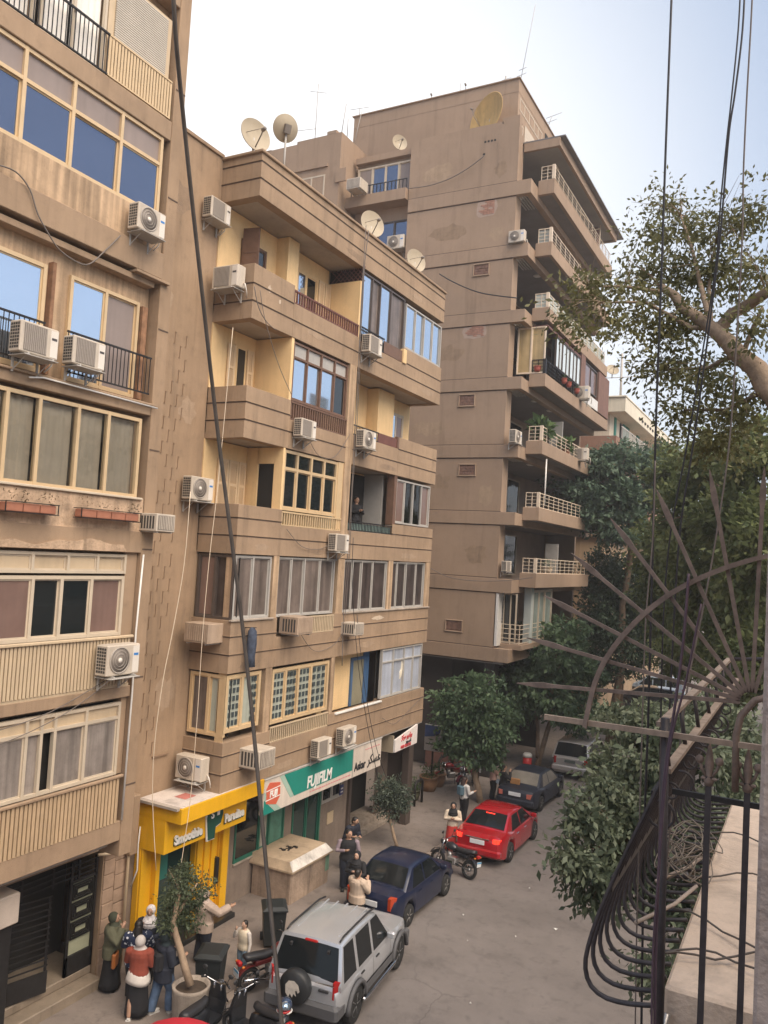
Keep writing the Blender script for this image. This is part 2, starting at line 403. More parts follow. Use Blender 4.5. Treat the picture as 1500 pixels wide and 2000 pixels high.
def slats(par, p, u0, u1, w0, w1, m, step=.1, d=.0, name='slat_screen'):
    mb = MB(); n = int((u1 - u0) / step)
    for i in range(n):
        u = u0 + step * (i + .5); pbox(mb, 'x', p, d - .02, d + .025, u - step * .34, u + step * .34, w0, w1)
    return mb.build(name, m, par, kind='stuff')
def band(par, p, u0, u1, w0, w1, m=None, x_in=.32, grooves=(), name='floor_band'):
    mb = MB(); pbox(mb, 'x', p, -x_in, 0, u0, u1, w0, w1)
    for g in grooves: pbox(mb, 'x', p, -.02, .006, u0, u1, g - .022, g + .022, 1); pbox(mb, 'x', p, 0, .018, u0, u1, g + .022, g + .040, 0)
    return mb.build(name, [m or PLB, GROOVE], par)

def patch(par, ax, p, u, w, a, b, m, seed):
    """an uneven repair or lost skin of paint on a wall, a couple of millimetres thick"""
    g = random.Random(seed); n = 18; ring = []
    for k in range(n): t = 2 * pi * k / n; q = .7 + .5 * g.random(); ring.append((u + a * q * cos(t), w + b * q * sin(t)))
    MB().prism(ring, *((p, p + .0025, 'x') if ax == 'x' else (p - .0025, p, 'y'))).build('render_patch', m, par)
REP1 = mat('repair_light', (.385, .278, .190), .95, .12, 3, .1, .5, 30, grime=.25); REP2 = mat('repair_dark', (.305, .215, .145), .95, .15, 3, .1, .5, 30, grime=.25); CHIP = mat('bare_plaster', (.58, .47, .36), .95, .15, 5, 0, .6, 30, grime=.2)
# ------------------------------------------------------------------ ground
def ground():
    asph = mat('dusty_asphalt', (.195, .172, .160), .93, .16, .35, 0, .5, 55, grime=.22)
    def crack(m, sc, dark):
        nt = m.node_tree; N = nt.nodes; L = nt.links; b = N['Principled BSDF']; old = b.inputs['Base Color'].links[0].from_socket
        tc = N.new('ShaderNodeTexCoord'); n = N.new('ShaderNodeTexNoise'); n.inputs['Scale'].default_value = 1.2; n.inputs['Detail'].default_value = 6; L.new(tc.outputs['Object'], n.inputs['Vector'])
        mx = N.new('ShaderNodeVectorMath'); mx.operation = 'MULTIPLY_ADD'; mx.inputs[1].default_value = (1.1, 1.1, 0); L.new(n.outputs['Color'], mx.inputs[0]); L.new(tc.outputs['Object'], mx.inputs[2])
        v = N.new('ShaderNodeTexVoronoi'); v.feature = 'DISTANCE_TO_EDGE'; v.inputs['Scale'].default_value = sc; L.new(mx.outputs[0], v.inputs['Vector'])
        r = N.new('ShaderNodeMapRange'); r.inputs[1].default_value = .003; r.inputs[2].default_value = .012; r.inputs[3].default_value = dark; r.inputs[4].default_value = 1; L.new(v.outputs['Distance'], r.inputs[0])
        n2 = N.new('ShaderNodeTexNoise'); n2.inputs['Scale'].default_value = .22; n2.inputs['Detail'].default_value = 5; L.new(tc.outputs['Object'], n2.inputs['Vector'])
        k = N.new('ShaderNodeMapRange'); k.inputs[1].default_value = .46; k.inputs[2].default_value = .6; L.new(n2.outputs[0], k.inputs[0])
        q = N.new('ShaderNodeMix'); q.data_type = 'FLOAT'; q.inputs['A'].default_value = 1; L.new(k.outputs[0], q.inputs['Factor']); L.new(r.outputs[0], q.inputs['B'])
        n3 = N.new('ShaderNodeTexNoise'); n3.inputs['Scale'].default_value = .75; n3.inputs['Detail'].default_value = 8; n3.inputs['Roughness'].default_value = .7; L.new(tc.outputs['Object'], n3.inputs['Vector'])
        s = N.new('ShaderNodeMapRange'); s.inputs[1].default_value = .56; s.inputs[2].default_value = .72; s.inputs[3].default_value = 1; s.inputs[4].default_value = .72; L.new(n3.outputs[0], s.inputs[0])
        w = N.new('ShaderNodeMath'); w.operation = 'MULTIPLY'; L.new(q.outputs[0], w.inputs[0]); L.new(s.outputs[0], w.inputs[1])
        z = N.new('ShaderNodeVectorMath'); z.operation = 'SCALE'; L.new(old, z.inputs[0]); L.new(w.outputs[0], z.inputs['Scale']); L.new(z.outputs[0], b.inputs['Base Color'])
    crack(asph, .30, .74)
    pave = mat('worn_pavement', (.215, .180, .158), .93, .2, .5, 0, .45, 40, grime=.3)
    crack(pave, .8, .7)
    earth = mat('far_ground', (.24, .20, .17), .95, .15, .05)
    s = MB(); s.add([(-500, -300, -.06), (500, -300, -.06), (500, 900, -.06), (-500, 900, -.06)], [(0, 1, 2, 3)]); struct('ground', s, earth)
    s = MB(); s.box(-11.25, 1.2, -30, 64, -.3, 0); s.box(-60, 1.2, 64, 84, -.3, 0); s.box(-11.25, 1.2, 84, 220, -.3, 0); struct('road', s, asph)
    s = MB(); s.bbox(-11.47, -11.25, -30, 64, -.3, .085, .02); s.bbox(1.2, 1.42, -30, 64, -.3, .085, .02); struct('kerb', s, mat('kerb_stone', (.25, .205, .175), .95, .2, 2, 0, .5, 30, grime=.3))
    s = MB(); s.box(-16.5, -11.47, -30, 64, -.3, .08); s.box(1.42, 6, -30, 64, -.3, .08); struct('pavement', s, pave)
    lit = MB(); lm = mat('litter_paper', (.75, .73, .70), .9, .1, 5)
    for (x, y) in ((-7.9, 20.9), (-6.9, 21.9), (-8.6, 22.3), (-7.6, 25.3), (-6.7, 18.1), (-8.3, 34.6), (-12.6, 18.7), (-12.2, 18.0), (-6.1, 23.0), (-7.2, 16.1), (-12.0, 22.9), (-6.0, 27.2), (-8.2, 33.9)):
        a = random.random() * 3; w = .02 + .045 * random.random() ** 2; z = .012 if x > -11.2 else .095
        c, s_ = cos(a) * w, sin(a) * w
        lit.add([(x - c, y - s_, z), (x + s_, y - c, z + .03), (x + c, y + s_, z + .01), (x - s_, y + c, z + .035)], [(0, 1, 2, 3)])
    lit.build('paper_litter', lm, None, label='scraps of white litter scattered over the road and pavement', cat='litter', kind='stuff')
ground()
# crumbled edge of the road patched up, painted kerb etc. are left as wear in the material

# ------------------------------------------------------------------ left apartment building
def left_building():
    R = thing('apartment_building', 'near brown apartment block with slatted panels and champagne window frames, cut by the left edge', 'building', (-18, 9, 0))
    X = -13.0; Y0, Y1 = 2.0, 13.12
    w = MB(); w.box(-26, X - .34, Y0, 13.45, 3.75, 26.5); w.box(-26, -15.6, Y0, 13.45, 0, 3.75); w.build('wall', PL, R)
    pf = MB(); pf.bbox(-14.0, X + .02, 13.12, 13.46, 3.4, 26.4, .015)
    for z in (4.9, 7.2, 10.0, 12.2, 14.9, 17.9, 20.4): pf.box(X + .0, X + .03, 13.14, 13.44, z, z + .03, 1)
    pf.build('pilaster', [PL, GROOVE], R)
    for (a, b, x) in ((3.75, 4.17, X), (6.82, 7.06, X), (9.93, 10.40, X + .02), (12.96, 13.22, X), (16.02, 16.60, X + .05), (19.2, 19.64, X), (22.3, 22.75, X), (25.6, 26.5, X)):
        s = MB(); s.bbox(X - .34, x, Y0, Y1, a, b, .012); s.build('floor_band', PLB, R)
    # lip and broken render under the third band, ledge bracket by the top
    s = MB(); s.bbox(X - .02, X + .07, Y0, 13.2, 13.17, 13.22, .01); s.bbox(X - .4, X - .05, Y0, 13.0, 15.80, 15.93, .01); s.bbox(X - .3, X + .12, 12.3, 13.3, 15.93, 15.99, .01); s.build('ledge', PLB, R)
    s = MB(); y = Y0; top = []
    while y < 12.62:
        top.append((y, 10.09 + .055 * sin(y * 2.3) + .03 * sin(y * 7.1) + .025 * random.random())); y += .11
    poly = [(Y0, 9.945)] + top + [(12.66, 9.945)]
    s.prism(poly, X + .02, X + .055, 'x'); s.build('broken_render', ROUGH, R)
    # --- top floor: glazed doors behind a railing, roller shutter
    window(R, X - .06, [7.0, 8.15, 9.5], 19.66, 21.9, FRW, None, curt=CURW, dep=.08)
    window(R, X - .06, [9.62, 10.38, 11.16], 19.66, 21.9, FRW, None, curt=CURW, dep=.08)
    s = MB(); s.box(X - .3, X - .1, 11.22, 13.0, 19.66, 21.95)
    s.build('shutter_surround', PAN, R)
    sh = MB()
    for i in range(38): z = 20.05 + i * .048; sh.bbox(X - .1, X - .055, 11.38, 12.86, z, z + .044, .01)
    sh.build('roller_shutter', mat('shutter_grey', (.55, .50, .43), .6, .05, 3), R)
    rail(R, X - .02, 9.55, 11.2, 19.68, 20.5, IRON, step=.10, r=.008)
    rail(R, X - .02, 11.25, 13.02, 19.68, 20.5, FR, step=.085, r=.008, flat=True)
    rail(R, X - .02, 7.0, 9.45, 19.68, 20.5, IRON, step=.10, r=.008)
    # --- blue mirror windows
    window(R, X - .04, [7.0, 8.2, 9.4, 10.52, 11.76, 12.95], 17.36, 19.19, FR, BLUEG, trans=18.57, trans_m=SCREEN, t=.075)
    s = MB(); s.box(X - .3, X - .03, Y0, 13.1, 16.6, 17.36); s.build('parapet', PLS, R)
    # --- recessed balcony floor
    s = MB(); s.box(X - .36, X - .3, Y0, 13.1, 13.22, 16.02); s.build('recess_wall', PLS, R)
    window(R, X - .22, [7.2, 8.5, 9.0, 10.35], 13.3, 15.42, FR, [SCREEN, SCREEN, SKYG], t=.08)
    window(R, X - .22, [10.92, 11.85, 12.78], 13.3, 15.42, FR, [SKYG, SCREEN], t=.07)
    s = MB(); s.box(X - .29, X - .16, 12.82, 12.97, 13.3, 15.35); s.box(X - .29, X - .15, 10.42, 10.50, 13.3, 15.5); s.each('rusty_jamb', mat('rusty_jamb', (.27, .145, .08), .9, .3, 6, .3), R)
    rail(R, X - .01, 7.0, 10.2, 13.42, 14.2, IRON, step=.105, r=.007)
    rail(R, X - .01, 10.78, 13.0, 13.42, 14.2, IRON, step=.105, r=.007)
    s = MB(); s.tube([(X + .09, 9.9, 13.1), (X + .09, 10.2, 13.16), (X + .1, 13.2, 13.14)], .018, 6); s.build('drain_pipe', WHITEM, R)
    # --- curtained windows over a peeling parapet with planters
    window(R, X - .05, [7.4, 8.6, 9.6, 10.31, 11.23, 12.01, 12.93], 11.12, 12.86, FR, CLEAR, curt=CURT, t=.075)
    s = MB(); s.box(X - .3, X - .01, Y0, 13.1, 10.40, 11.12); s.build('parapet', ROUGH, R)
    s = MB(); s.bbox(X - .02, X + .05, Y0, 13.02, 11.08, 11.13, .01); s.build('sill', FRW, R)
    # --- floor with pale transom panels and slatted screen
    window(R, X - .05, [7.4, 8.4, 9.55, 10.46, 11.13, 11.88, 12.76], 8.16, 9.42, FRW, [BROWNG, BROWNG, BROWNG, DARKG, DARKG, BROWNG], t=.07)
    window(R, X - .05, [7.4, 8.4, 9.6, 10.42, 11.25, 12.0, 12.78], 9.47, 9.88, FRW, PAN, t=.06, room=False)
    s = MB(); s.box(X - .32, X - .08, 12.78, 13.1, 7.06, 9.93); s.build('jamb', PLB, R)
    s = MB(); s.bbox(X - .02, X + .06, Y0, 13.05, 8.10, 8.16, .012); s.box(X - .2, X - .01, Y0, 13.05, 7.06, 7.12); s.box(X - .12, X - .05, Y0, 13.0, 7.18, 8.0); s.build('panel_frame', PAN, R)
    slats(R, X - .01, Y0 + 3, 13.03, 7.12, 8.1, PAN, .085)
    # --- first floor
    window(R, X - .05, [7.4, 8.6, 9.7, 10.59, 10.93, 11.25, 12.02, 12.93], 5.18, 6.72, FRW, [DUSTL, DUSTL, DUSTL, DUSTL, None, DUSTL, DUSTL], trans=6.40, trans_m=PAN, t=.065)
    s = MB(); s.bbox(X - .02, X + .06, Y0, 13.05, 5.12, 5.18, .012); s.box(X - .14, X - .06, Y0, 13.05, 4.17, 5.1); s.box(X - .32, X - .08, 12.95, 13.1, 5.18, 6.8); s.build('panel_frame', PLB, R)
    slats(R, X - .01, Y0 + 3, 13.05, 4.17, 5.12, mat('slat_tan', (.50, .36, .22), .8, .1, 3, .1), .095)
    s = MB(); s.tube([(X + .05, 13.16, 9.9), (X + .05, 13.1, 8.2), (X + .05, 13.12, 6.9), (X + .05, 13.09, 4.2)], .022, 6); s.build('drain_pipe', WHITEM, R)
    # --- entrance
    s = MB(); s.box(-15.6, X - .34, Y0, 13.3, 3.55, 3.75); s.build('soffit', SOFF, R)
    lint = MB(); lint.box(-14.6, -14.28, Y0, 14.8, 3.05, 3.56); lint.box(-14.6, -14.28, 13.95, 14.8, 0.08, 3.05); lint.build('entrance_wall', PLB, R)
    me = None
    for i in range(16):                              # cladding stones over the door and down its jamb
        y = 9.4 + i * .3
        st = MB().bbox(-14.285, -14.245 - .012 * random.random(), y + .012, y + .288, 3.16, 3.52, .008).build('cladding_stone', STONE, R)
    for i in range(9):
        z = .12 + i * .33
        MB().bbox(-14.285, -14.235 - .02 * random.random(), 13.98, 14.30, z + .006, z + .32, .01).build('cladding_stone', STONE, R)
        MB().bbox(-14.285, -14.245 - .02 * random.random(), 14.32, 14.74, z - .09, z + .225, .01).build('cladding_stone', STONE, R)
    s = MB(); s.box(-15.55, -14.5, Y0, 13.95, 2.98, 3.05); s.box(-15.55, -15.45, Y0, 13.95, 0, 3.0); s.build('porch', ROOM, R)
    s = MB(); s.bbox(-15.5, -13.95, 9.0, 13.85, 0, .30, .02); s.bbox(-15.5, -14.32, 9.0, 13.85, .30, .48, .02); s.build('step', mat('marble_step', (.28, .225, .17), .6, .15, 2, 0, grime=.25), R)
    g = MB(); gx = -14.36                            # open iron gate leaf and fixed side light
    for (a, b) in ((9.4, 11.6), (13.1, 13.86)):
        g.box(gx - .03, gx + .03, a, a + .06, .48, 2.95); g.box(gx - .03, gx + .03, b - .06, b, .48, 2.95)
        g.box(gx - .03, gx + .03, a, b, .48, .9); g.box(gx - .03, gx + .03, a, b, 2.5, 2.56)
    for z in np.arange(1.0, 2.9, .12): g.box(gx - .012, gx + .012, 9.46, 11.54, z, z + .03)
    for z in (2.62, 2.74, 2.86): g.box(gx - .012, gx + .012, 9.4, 13.86, z, z + .03)
    for y in (11.0, 11.8, 12.6, 13.3): g.box(gx - .02, gx + .02, y, y + .05, 2.56, 2.98)
    for (z0, z1) in ((1.25, 1.62), (1.68, 2.05), (2.11, 2.46)):
        for q in range(3):
            e = .05 * q
            g.box(gx - .02, gx + .025, 13.2 + e, 13.77 - e, z0 + e, z0 + e + .02); g.box(gx - .02, gx + .025, 13.2 + e, 13.77 - e, z1 - e - .02, z1 - e)
            g.box(gx - .02, gx + .024, 13.2 + e, 13.22 + e, z0 + e + .02, z1 - e - .02); g.box(gx - .02, gx + .024, 13.75 - e, 13.77 - e, z0 + e + .02, z1 - e - .02)
    go = g.build('iron_gate', IRON, R)
    MB().box(gx - .035, gx - .028, 13.16, 13.8, .9, 2.5).build('pane', mat('entrance_lit_glass', (.36, .37, .26), .4, .1, 3), go)
    leaf = MB()
    for (u, z0, z1) in ((0, .5, 2.5), (.82, .5, 2.5)): leaf.box(-14.4 + u * .2, -14.37 + u * .2, 11.62 + u, 11.67 + u, z0, z1)
    leaf.prism([(-14.4, 11.64), (-14.2, 12.5), (-14.17, 12.49), (-14.37, 11.63)], .5, .95, 'z')
    for z in np.arange(1.05, 2.5, .13): leaf.prism([(-14.4, 11.64), (-14.2, 12.5), (-14.185, 12.495), (-14.385, 11.635)], z, z + .03, 'z')
    leaf.build('gate_leaf', IRON, R)
    s = MB(); s.tube([(-14.25, 13.75, 2.98), (-14.16, 14.0, 2.95), (-14.16, 14.6, 3.0), (-14.16, 14.62, 2.94), (-14.18, 14.62, .1)], .035, 8); s.build('gas_pipe', PAN, R)
    s = MB(); s.bbox(-14.28, -14.05, 14.55, 14.78, 2.75, 4.15, .02); s.build('corner_block', PLB, R)
left_building()
def gate_pillar():
    R = thing('gate_pillar', 'dark iron gate pillar topped by a pale square lamp box at the entrance', 'pillar', (-13.75, 10.9, 0))
    MB().bbox(-13.9, -13.6, 10.75, 11.05, 0, 2.62, .02).build('post', IRON, R)
    MB().bbox(-14.0, -13.5, 10.62, 11.12, 2.62, 3.22, .03).build('lamp_box', mat('lamp_box_pale', (.55, .47, .40), .6, .1, 3), R)
gate_pillar()
# ------------------------------------------------------------------ middle building (photo shop below)
def middle_building():
    R = thing('apartment_building', 'low brown apartment block with grooved balcony bands and cream recesses above the photo shop', 'building', (-20, 22, 0))
    X = -13.0; XR = -14.3; Ya, Yb = 16.41, 28.35
    w = MB(); w.box(-32, XR, 13.46, Yb, 3.9, 19.37); w.box(-32, XR, Ya, Yb, 19.37, 20.0); w.box(-32, XR, 13.46, Ya, 19.37, 20.62); w.box(-32, -15.4, 14.8, Yb, 0, 3.9); w.build('wall', PL, R)
    s = MB(); s.box(XR - .05, XR + .025, 13.46, 14.2, 3.9, 20.62); s.bbox(XR - .3, XR + .05, 13.46, Ya, 20.58, 20.68, .01); s.build('wall_strip', PL, R)
    mk = MB()                                       # relief of short staggered ribs up the blank wall
    for i in range(17):
        z = 4.95 + i * .62
        for j, y in enumerate((14.86, 15.06, 15.27, 15.47)):
            if (i * 7 + j * 5) % 11 == 0 or (j == 3 and i < 5) or (i > 14 and j == 0): continue
            zz = z + (.31 if j % 2 else 0)
            mk.box(XR, XR + .018, y, y + .015, zz, zz + .31); mk.box(XR, XR + .016, y + .015, y + .06, zz + .293, zz + .31); mk.box(XR, XR + .016, y - .03, y, zz, zz + .016)
    mk.box(XR, XR + .05, 15.3, 15.85, 4.86, 4.9); mk.build('rib_relief', mat('relief_dark', (.275, .185, .118), .9, .1, 3), R, kind='stuff')
    def gr(z): return (z + .47, z + .93)
    def ring_band(z0, z1, lows, top_g=True, label=None):
        """a band round the front and the corner; lows: [(y0,y1,z)] stretches where it stops lower for a railing"""
        cuts = sorted(lows); y = Ya; segs = []
        for (a, b, zz) in cuts:
            if a > y: segs.append((y, a, z1))
            segs.append((a, b, zz)); y = b
        if y < Yb: segs.append((y, Yb, z1))
        mb = MB()
        for (a, b, zz) in segs:
            mb.bbox(X - .30, X, a, b, z0, zz, .006)
            for g in gr(z0):
                if g < zz - .05: mb.box(X - .02, X + .004, a, b, g - .02, g + .016, 1); mb.box(X - .02, X + .02, a, b, g + .016, g + .034, 0)
        mb.box(XR, X - .302, Ya, Ya + .3, z0, z1)
        for g in gr(z0):
            if g < z1 - .05: mb.box(XR, X + .02, Ya - .004, Ya, g - .02, g + .016, 1); mb.box(XR, X + .02, Ya - .02, Ya, g + .016, g + .034, 0)
        mb.box(XR, X - .302, Yb - .3, Yb, z0, z1)
        o = mb.build('balcony_band', [PLB, GROOVE], R)
        s = MB(); s.box(XR, X - .302, Ya + .3, Yb - .3, z0 + .03, z0 + .16); s.build('slab', SOFF, R)
        return o
    ring_band(19.37, 20.52, [])
    s = MB(); s.bbox(XR - .3, X + .06, Ya - .06, Yb + .06, 20.52, 20.6, .015); s.build('coping', PLB, R)
    ring_band(16.12, 17.57, [(18.26, 21.9, 17.08), (21.9, 25.12, 17.0)])
    ring_band(13.0, 14.36, [(18.42, 21.9, 13.82), (21.9, 25.1, 13.95)])
    ring_band(10.0, 11.28, [(18.33, 21.9, 10.84), (21.9, 24.98, 10.9)])
    ring_band(6.95, 8.30, [(18.42, 21.44, 7.76)])
    ring_band(3.95, 5.22, [(18.42, 21.44, 4.86), (21.8, 24.86, 5.14)])
    # cream lining of the recessed balconies
    c = MB()
    for (z0, z1, a, b) in ((17.5, 19.37, Ya + .0, 21.9), (14.2, 16.13, Ya, 18.4), (14.2, 16.13, 21.9, Yb), (11.1, 13.0, Ya, 18.3), (11.1, 13.0, 21.9, 25.1), (5.1, 6.96, 21.44, 24.8)):
        c.box(XR, XR + .03, a, b, z0 - 1.05, z1)
    c.box(XR + .03, XR + .45, 19.0, 19.55, 17.3, 19.37); c.box(XR + .03, XR + .50, 24.9, 26.1, 14.1, 16.1)
    c.each('recess_wall', CREAM, R)
    pt = MB(); pt.box(XR + .03, X - .05, 21.9, 22.0, 17.0, 18.93); pt.box(XR + .03, X - .02, 18.3, 18.42, 14.0, 16.12); pt.box(XR + .03, X - .85, 18.22, 18.32, 11.0, 13.0)
    pt.box(X - .30, X - .01, 18.22, 18.32, 11.0, 13.0); pt.box(X - .87, X - .29, 18.22, 18.32, 12.55, 13.0); pt.each('partition', CREAM, R)
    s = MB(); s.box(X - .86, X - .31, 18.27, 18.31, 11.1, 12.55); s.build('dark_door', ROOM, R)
    la = MB()                                       # red lattice over the partition
    for i in range(9):
        x = -14.2 + i * .16
        la.tube([(x, 21.95, 18.95), (min(x + .42, X - .02), 21.95, 18.95 + min(.42, X - .02 - x))], .014, 4, smooth=False); la.tube([(x, 21.94, 19.36), (min(x + .42, X - .02), 21.94, 19.36 - min(.42, X - .02 - x))], .014, 4, smooth=False)
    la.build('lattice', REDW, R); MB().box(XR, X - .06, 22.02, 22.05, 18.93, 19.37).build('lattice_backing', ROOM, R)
    # --- top floor
    window(R, X - .05, [22.02, 22.72, 23.28, 24.05, 25.08], 17.2, 19.3, FRD, [SKYG, DUSTG, SKYG, DUSTG], t=.06, room=True)
    window(R, X - .05, [25.2, 26.0, 26.75, 27.5, 28.3], 17.60, 19.2, FRG, SKYG, t=.05)
    rail(R, X - .01, 22.0, 23.6, 17.02, 17.45, IRON, step=.1, r=.008); MB().box(X - .04, X - .01, 23.62, 25.06, 17.02, 17.42).build('rail_panel', FRB, R)
    MB().bbox(X - .1, X + .05, 25.0, 25.25, 17.0, 17.5, .01).build('pier', CREAM, R)
    rail(R, X - .03, 18.3, 21.85, 17.1, 17.42, REDW, step=.13, r=.022, top=.03)
    so = window(R, XR + .1, [20.0, 20.55, 21.2], 16.9, 18.85, CREAM, [SKYG, DARKG], t=.08, dep=.07)
    def shutter(y0, y1, z0, z1, x, m=SHUT, ang=0.0, slit=True):
        q = MB(); q.box(x, x + .035, y0, y0 + .07, z0, z1); q.box(x, x + .035, y1 - .07, y1, z0, z1)
        for z in (z0, (z0 + z1) / 2 - .04, z1 - .08): q.box(x, x + .034, y0 + .07, y1 - .07, z, z + .08)
        n = int((z1 - z0) / .07)
        for i in range(n): z = z0 + .08 + (z1 - z0 - .16) * i / n; q.add([(x + .004, y0 + .07, z), (x + .004, y1 - .07, z), (x + .03, y1 - .07, z + .06), (x + .03, y0 + .07, z + .06)], [(0, 1, 2, 3)])
        return q.build('shutter', m, R)
    shutter(19.57, 19.98, 16.95, 18.95, XR + .12); shutter(21.22, 21.55, 16.95, 18.85, XR + .1); shutter(21.57, 21.88, 16.95, 18.85, XR + .12)
    so = window(R, XR + .1, [17.35, 17.9, 18.45], 17.35, 18.75, FRB, DARKG, t=.07, dep=.07)
    q = MB(); q.box(-.0, .5, 0, .04, 17.5, 19.0); q.box(.05, .45, -.012, 0, 17.6, 18.2); q.box(.05, .45, -.012, 0, 18.3, 18.9)
    q.xform(Matrix.Translation((XR + .12, 17.3, 0)) @ Matrix.Rotation(rad(12), 4, 'Z')); q.build('shutter', FRB, R, label='brown shutter standing open')
    # --- fourth floor
    window(R, X - .05, [18.46, 19.2, 19.95, 20.7, 21.46], 14.38, 16.06, FRB, [SKYG, SKYG, SKYG, DARKG], trans=15.62, trans_m=FRG, t=.06)
    rail(R, X - .03, 18.46, 21.46, 13.84, 14.3, FRB, step=.12, r=.022, top=.03)
    col = MB(); col.bbox(X - .3, X + .015, 21.5, 21.9, 10.0, 16.12, .012); col.box(X - .28, X - .01, 21.5, 21.9, 6.95, 10.0); col.box(X - .28, X - .01, 18.06, 18.36, 5.2, 6.96); col.box(X - .28, X - .01, 18.1, 18.36, 8.28, 10.0); col.box(X - .28, X - .01, 24.88, 25.22, 8.28, 10.0); col.box(X - .28, X - .012, 27.96, Yb, 8.28, 10.0); col.box(X - .28, X - .01, 21.46, 21.66, 4.9, 6.96); col.each('column', PLS, R)
    shutter(17.05, 17.36, 14.45, 15.72, XR + .06); shutter(17.85, 18.12, 14.45, 15.72, XR + .1); window(R, XR + .09, [17.36, 17.85], 14.4, 15.75, CREAM, DARKG, t=.05, dep=.05)
    rail(R, X - .03, 21.95, 23.6, 13.97, 14.25, IRON, step=.1, r=.008); MB().box(X - .05, X - .02, 23.6, 25.0, 13.96, 14.28).build('rail_panel', REDW, R); MB().box(X - .1, X + .01, 24.98, 25.12, 13.95, 14.36).build('rail_panel', FRB, R)
    window(R, XR + .1, [26.6, 27.1, 27.7], 13.9, 15.6, FRW, [SKYG, BROWNG], t=.07, dep=.06)
    # --- third floor
    window(R, X - .05, [18.34, 19.02, 19.75, 20.45, 21.2], 11.28, 12.97, FR, DARKG, trans=12.45, trans_m=DARKG, t=.085)
    rail(R, X - .03, 18.36, 21.46, 10.86, 11.2, FR, step=.12, r=.02, top=.03); MB().box(X - .12, X - .03, 21.2, 21.5, 10.9, 12.98).build('post', FR, R)
    for (a, b) in ((16.95, 17.4), (17.42, 17.82), (17.84, 18.16)): shutter(a, b, 11.2, 12.55, XR + .06)
    rail(R, X - .03, 21.95, 24.95, 10.92, 11.18, IRON, step=.1, r=.009)
    MB().box(X - .06, X - .05, 21.95, 24.92, 10.92, 11.15).build('rail_panel', mat('teal_panel', (.20, .28, .26), .6, .25, 3, .3), R)
    shutter(22.1, 22.75, 10.95, 12.45, XR + .15, mat('teal_shutter', (.36, .45, .38), .7, .1, 3))
    MB().box(XR, X - .5, 25.0, 25.1, 10.9, 13.0).build('partition', FRG, R)
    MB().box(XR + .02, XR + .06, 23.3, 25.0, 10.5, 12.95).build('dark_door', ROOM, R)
    window(R, X - .05, [25.2, 25.9, 26.6, 27.3, 28.05], 11.33, 12.9, FRG, [BROWNG, CLEAR, CLEAR, BROWNG], curt=[None, CURG, CURG, None], t=.055)
    MB().box(X - .3, X - .02, 24.98, 25.18, 11.25, 13.0).build('post', FRB, R)
    # --- second floor, dusty glazing all round
    window(R, X - .05, [16.5, 17.26, 18.06], 8.31, 9.97, FRG, [DUSTG, DUSTG], t=.06)
    window(R, X - .05, [18.38, 19.05, 19.72, 20.56, 21.38], 8.31, 9.97, FRG, DUSTG, t=.045)
    rail(R, X - .03, 19.8, 21.42, 7.78, 8.24, PAN, step=.09, r=.02)
    window(R, X - .05, [21.95, 22.5, 23.1, 23.85, 24.86], 8.31, 9.97, FRG, DUSTD, t=.045, curt=None)
    window(R, X - .05, [25.24, 25.66, 26.38, 27.2, 27.94], 8.31, 9.97, FRG, DUSTD, t=.045)
    window(R, Ya + .04, [XR + .06, -13.67, X - .06], 8.31, 9.97, FRD, [BROWNG, DUSTD], ax='y', t=.06)
    MB().box(X - .33, X - .06, Ya + .06, 16.5, 8.3, 9.98).build('column', PLS, R)
    si = MB(); si.bbox(X - .05, X + .05, Ya - .05, 18.2, 8.27, 8.32, .01); si.bbox(X - .05, X + .05, 21.9, Yb, 8.27, 8.32, .01); si.each('sill', CONC, R)
    # --- first floor, glass with square stickers
    st = mat('sticker_dark', (.05, .065, .07), .5, .1, 4); ag = mat('aqua_glass', (.40, .43, .37), .22, .1, 1.5, .15, spec=.6)
    f1 = window(R, X - .05, [16.46, 17.14, 17.92], 5.44, 6.90, FR, ag, t=.10)
    f2 = window(R, X - .05, [18.44, 19.11, 19.75, 20.42, 21.40], 5.36, 6.86, FR, ag, t=.09)
    f3 = window(R, Ya + .04, [XR + .06, -13.62, X - .07], 5.34, 6.9, FR, [DUSTG, ag], ax='y', t=.08)
    def stick(parent, a, b, z0, z1, nu, nz, ax='x', p=X):
        q = MB()
        for i in range(nu):
            for j in range(nz):
                u = a + (b - a) * (i + .5) / nu; z = z0 + (z1 - z0) * (j + .5) / nz; h = min((b - a) / nu, .22) * .3
                pbox(q, ax, p, -.095, -.05 if False else -.078, u - h, u + h, z - .065, z + .065)
        q.build('sticker', st, parent, kind='stuff')
    stick(f1, 16.62, 17.06, 5.56, 6.8, 3, 6); stick(f1, 17.55, 17.8, 5.56, 6.8, 2, 6)
    for (a, b) in ((18.55, 19.04), (19.18, 19.68), (19.82, 20.36), (20.5, 21.28)): stick(f2, a, b, 5.46, 6.76, 3, 6)
    stick(f3, -13.5, -13.15, 5.48, 6.8, 2, 6, 'y', Ya + .04)
    rail(R, X - .03, 18.46, 21.42, 4.88, 5.26, PAN, step=.10, r=.016, low=True)
    MB().box(X - .32, X - .06, Ya + .06, 16.46, 5.2, 6.96).build('column', FR, R)
    xr = X - .55
    s = MB(); s.box(xr - .1, xr, 21.6, 24.8, 5.1, 6.96); s.build('recess_wall', CREAM, R)
    shutter(21.72, 22.1, 5.22, 6.66, xr + .01, PAN); shutter(22.12, 22.5, 5.22, 6.66, xr + .01, PAN)
    bl = mat('blue_paint', (.06, .13, .26), .5, .15, 3)
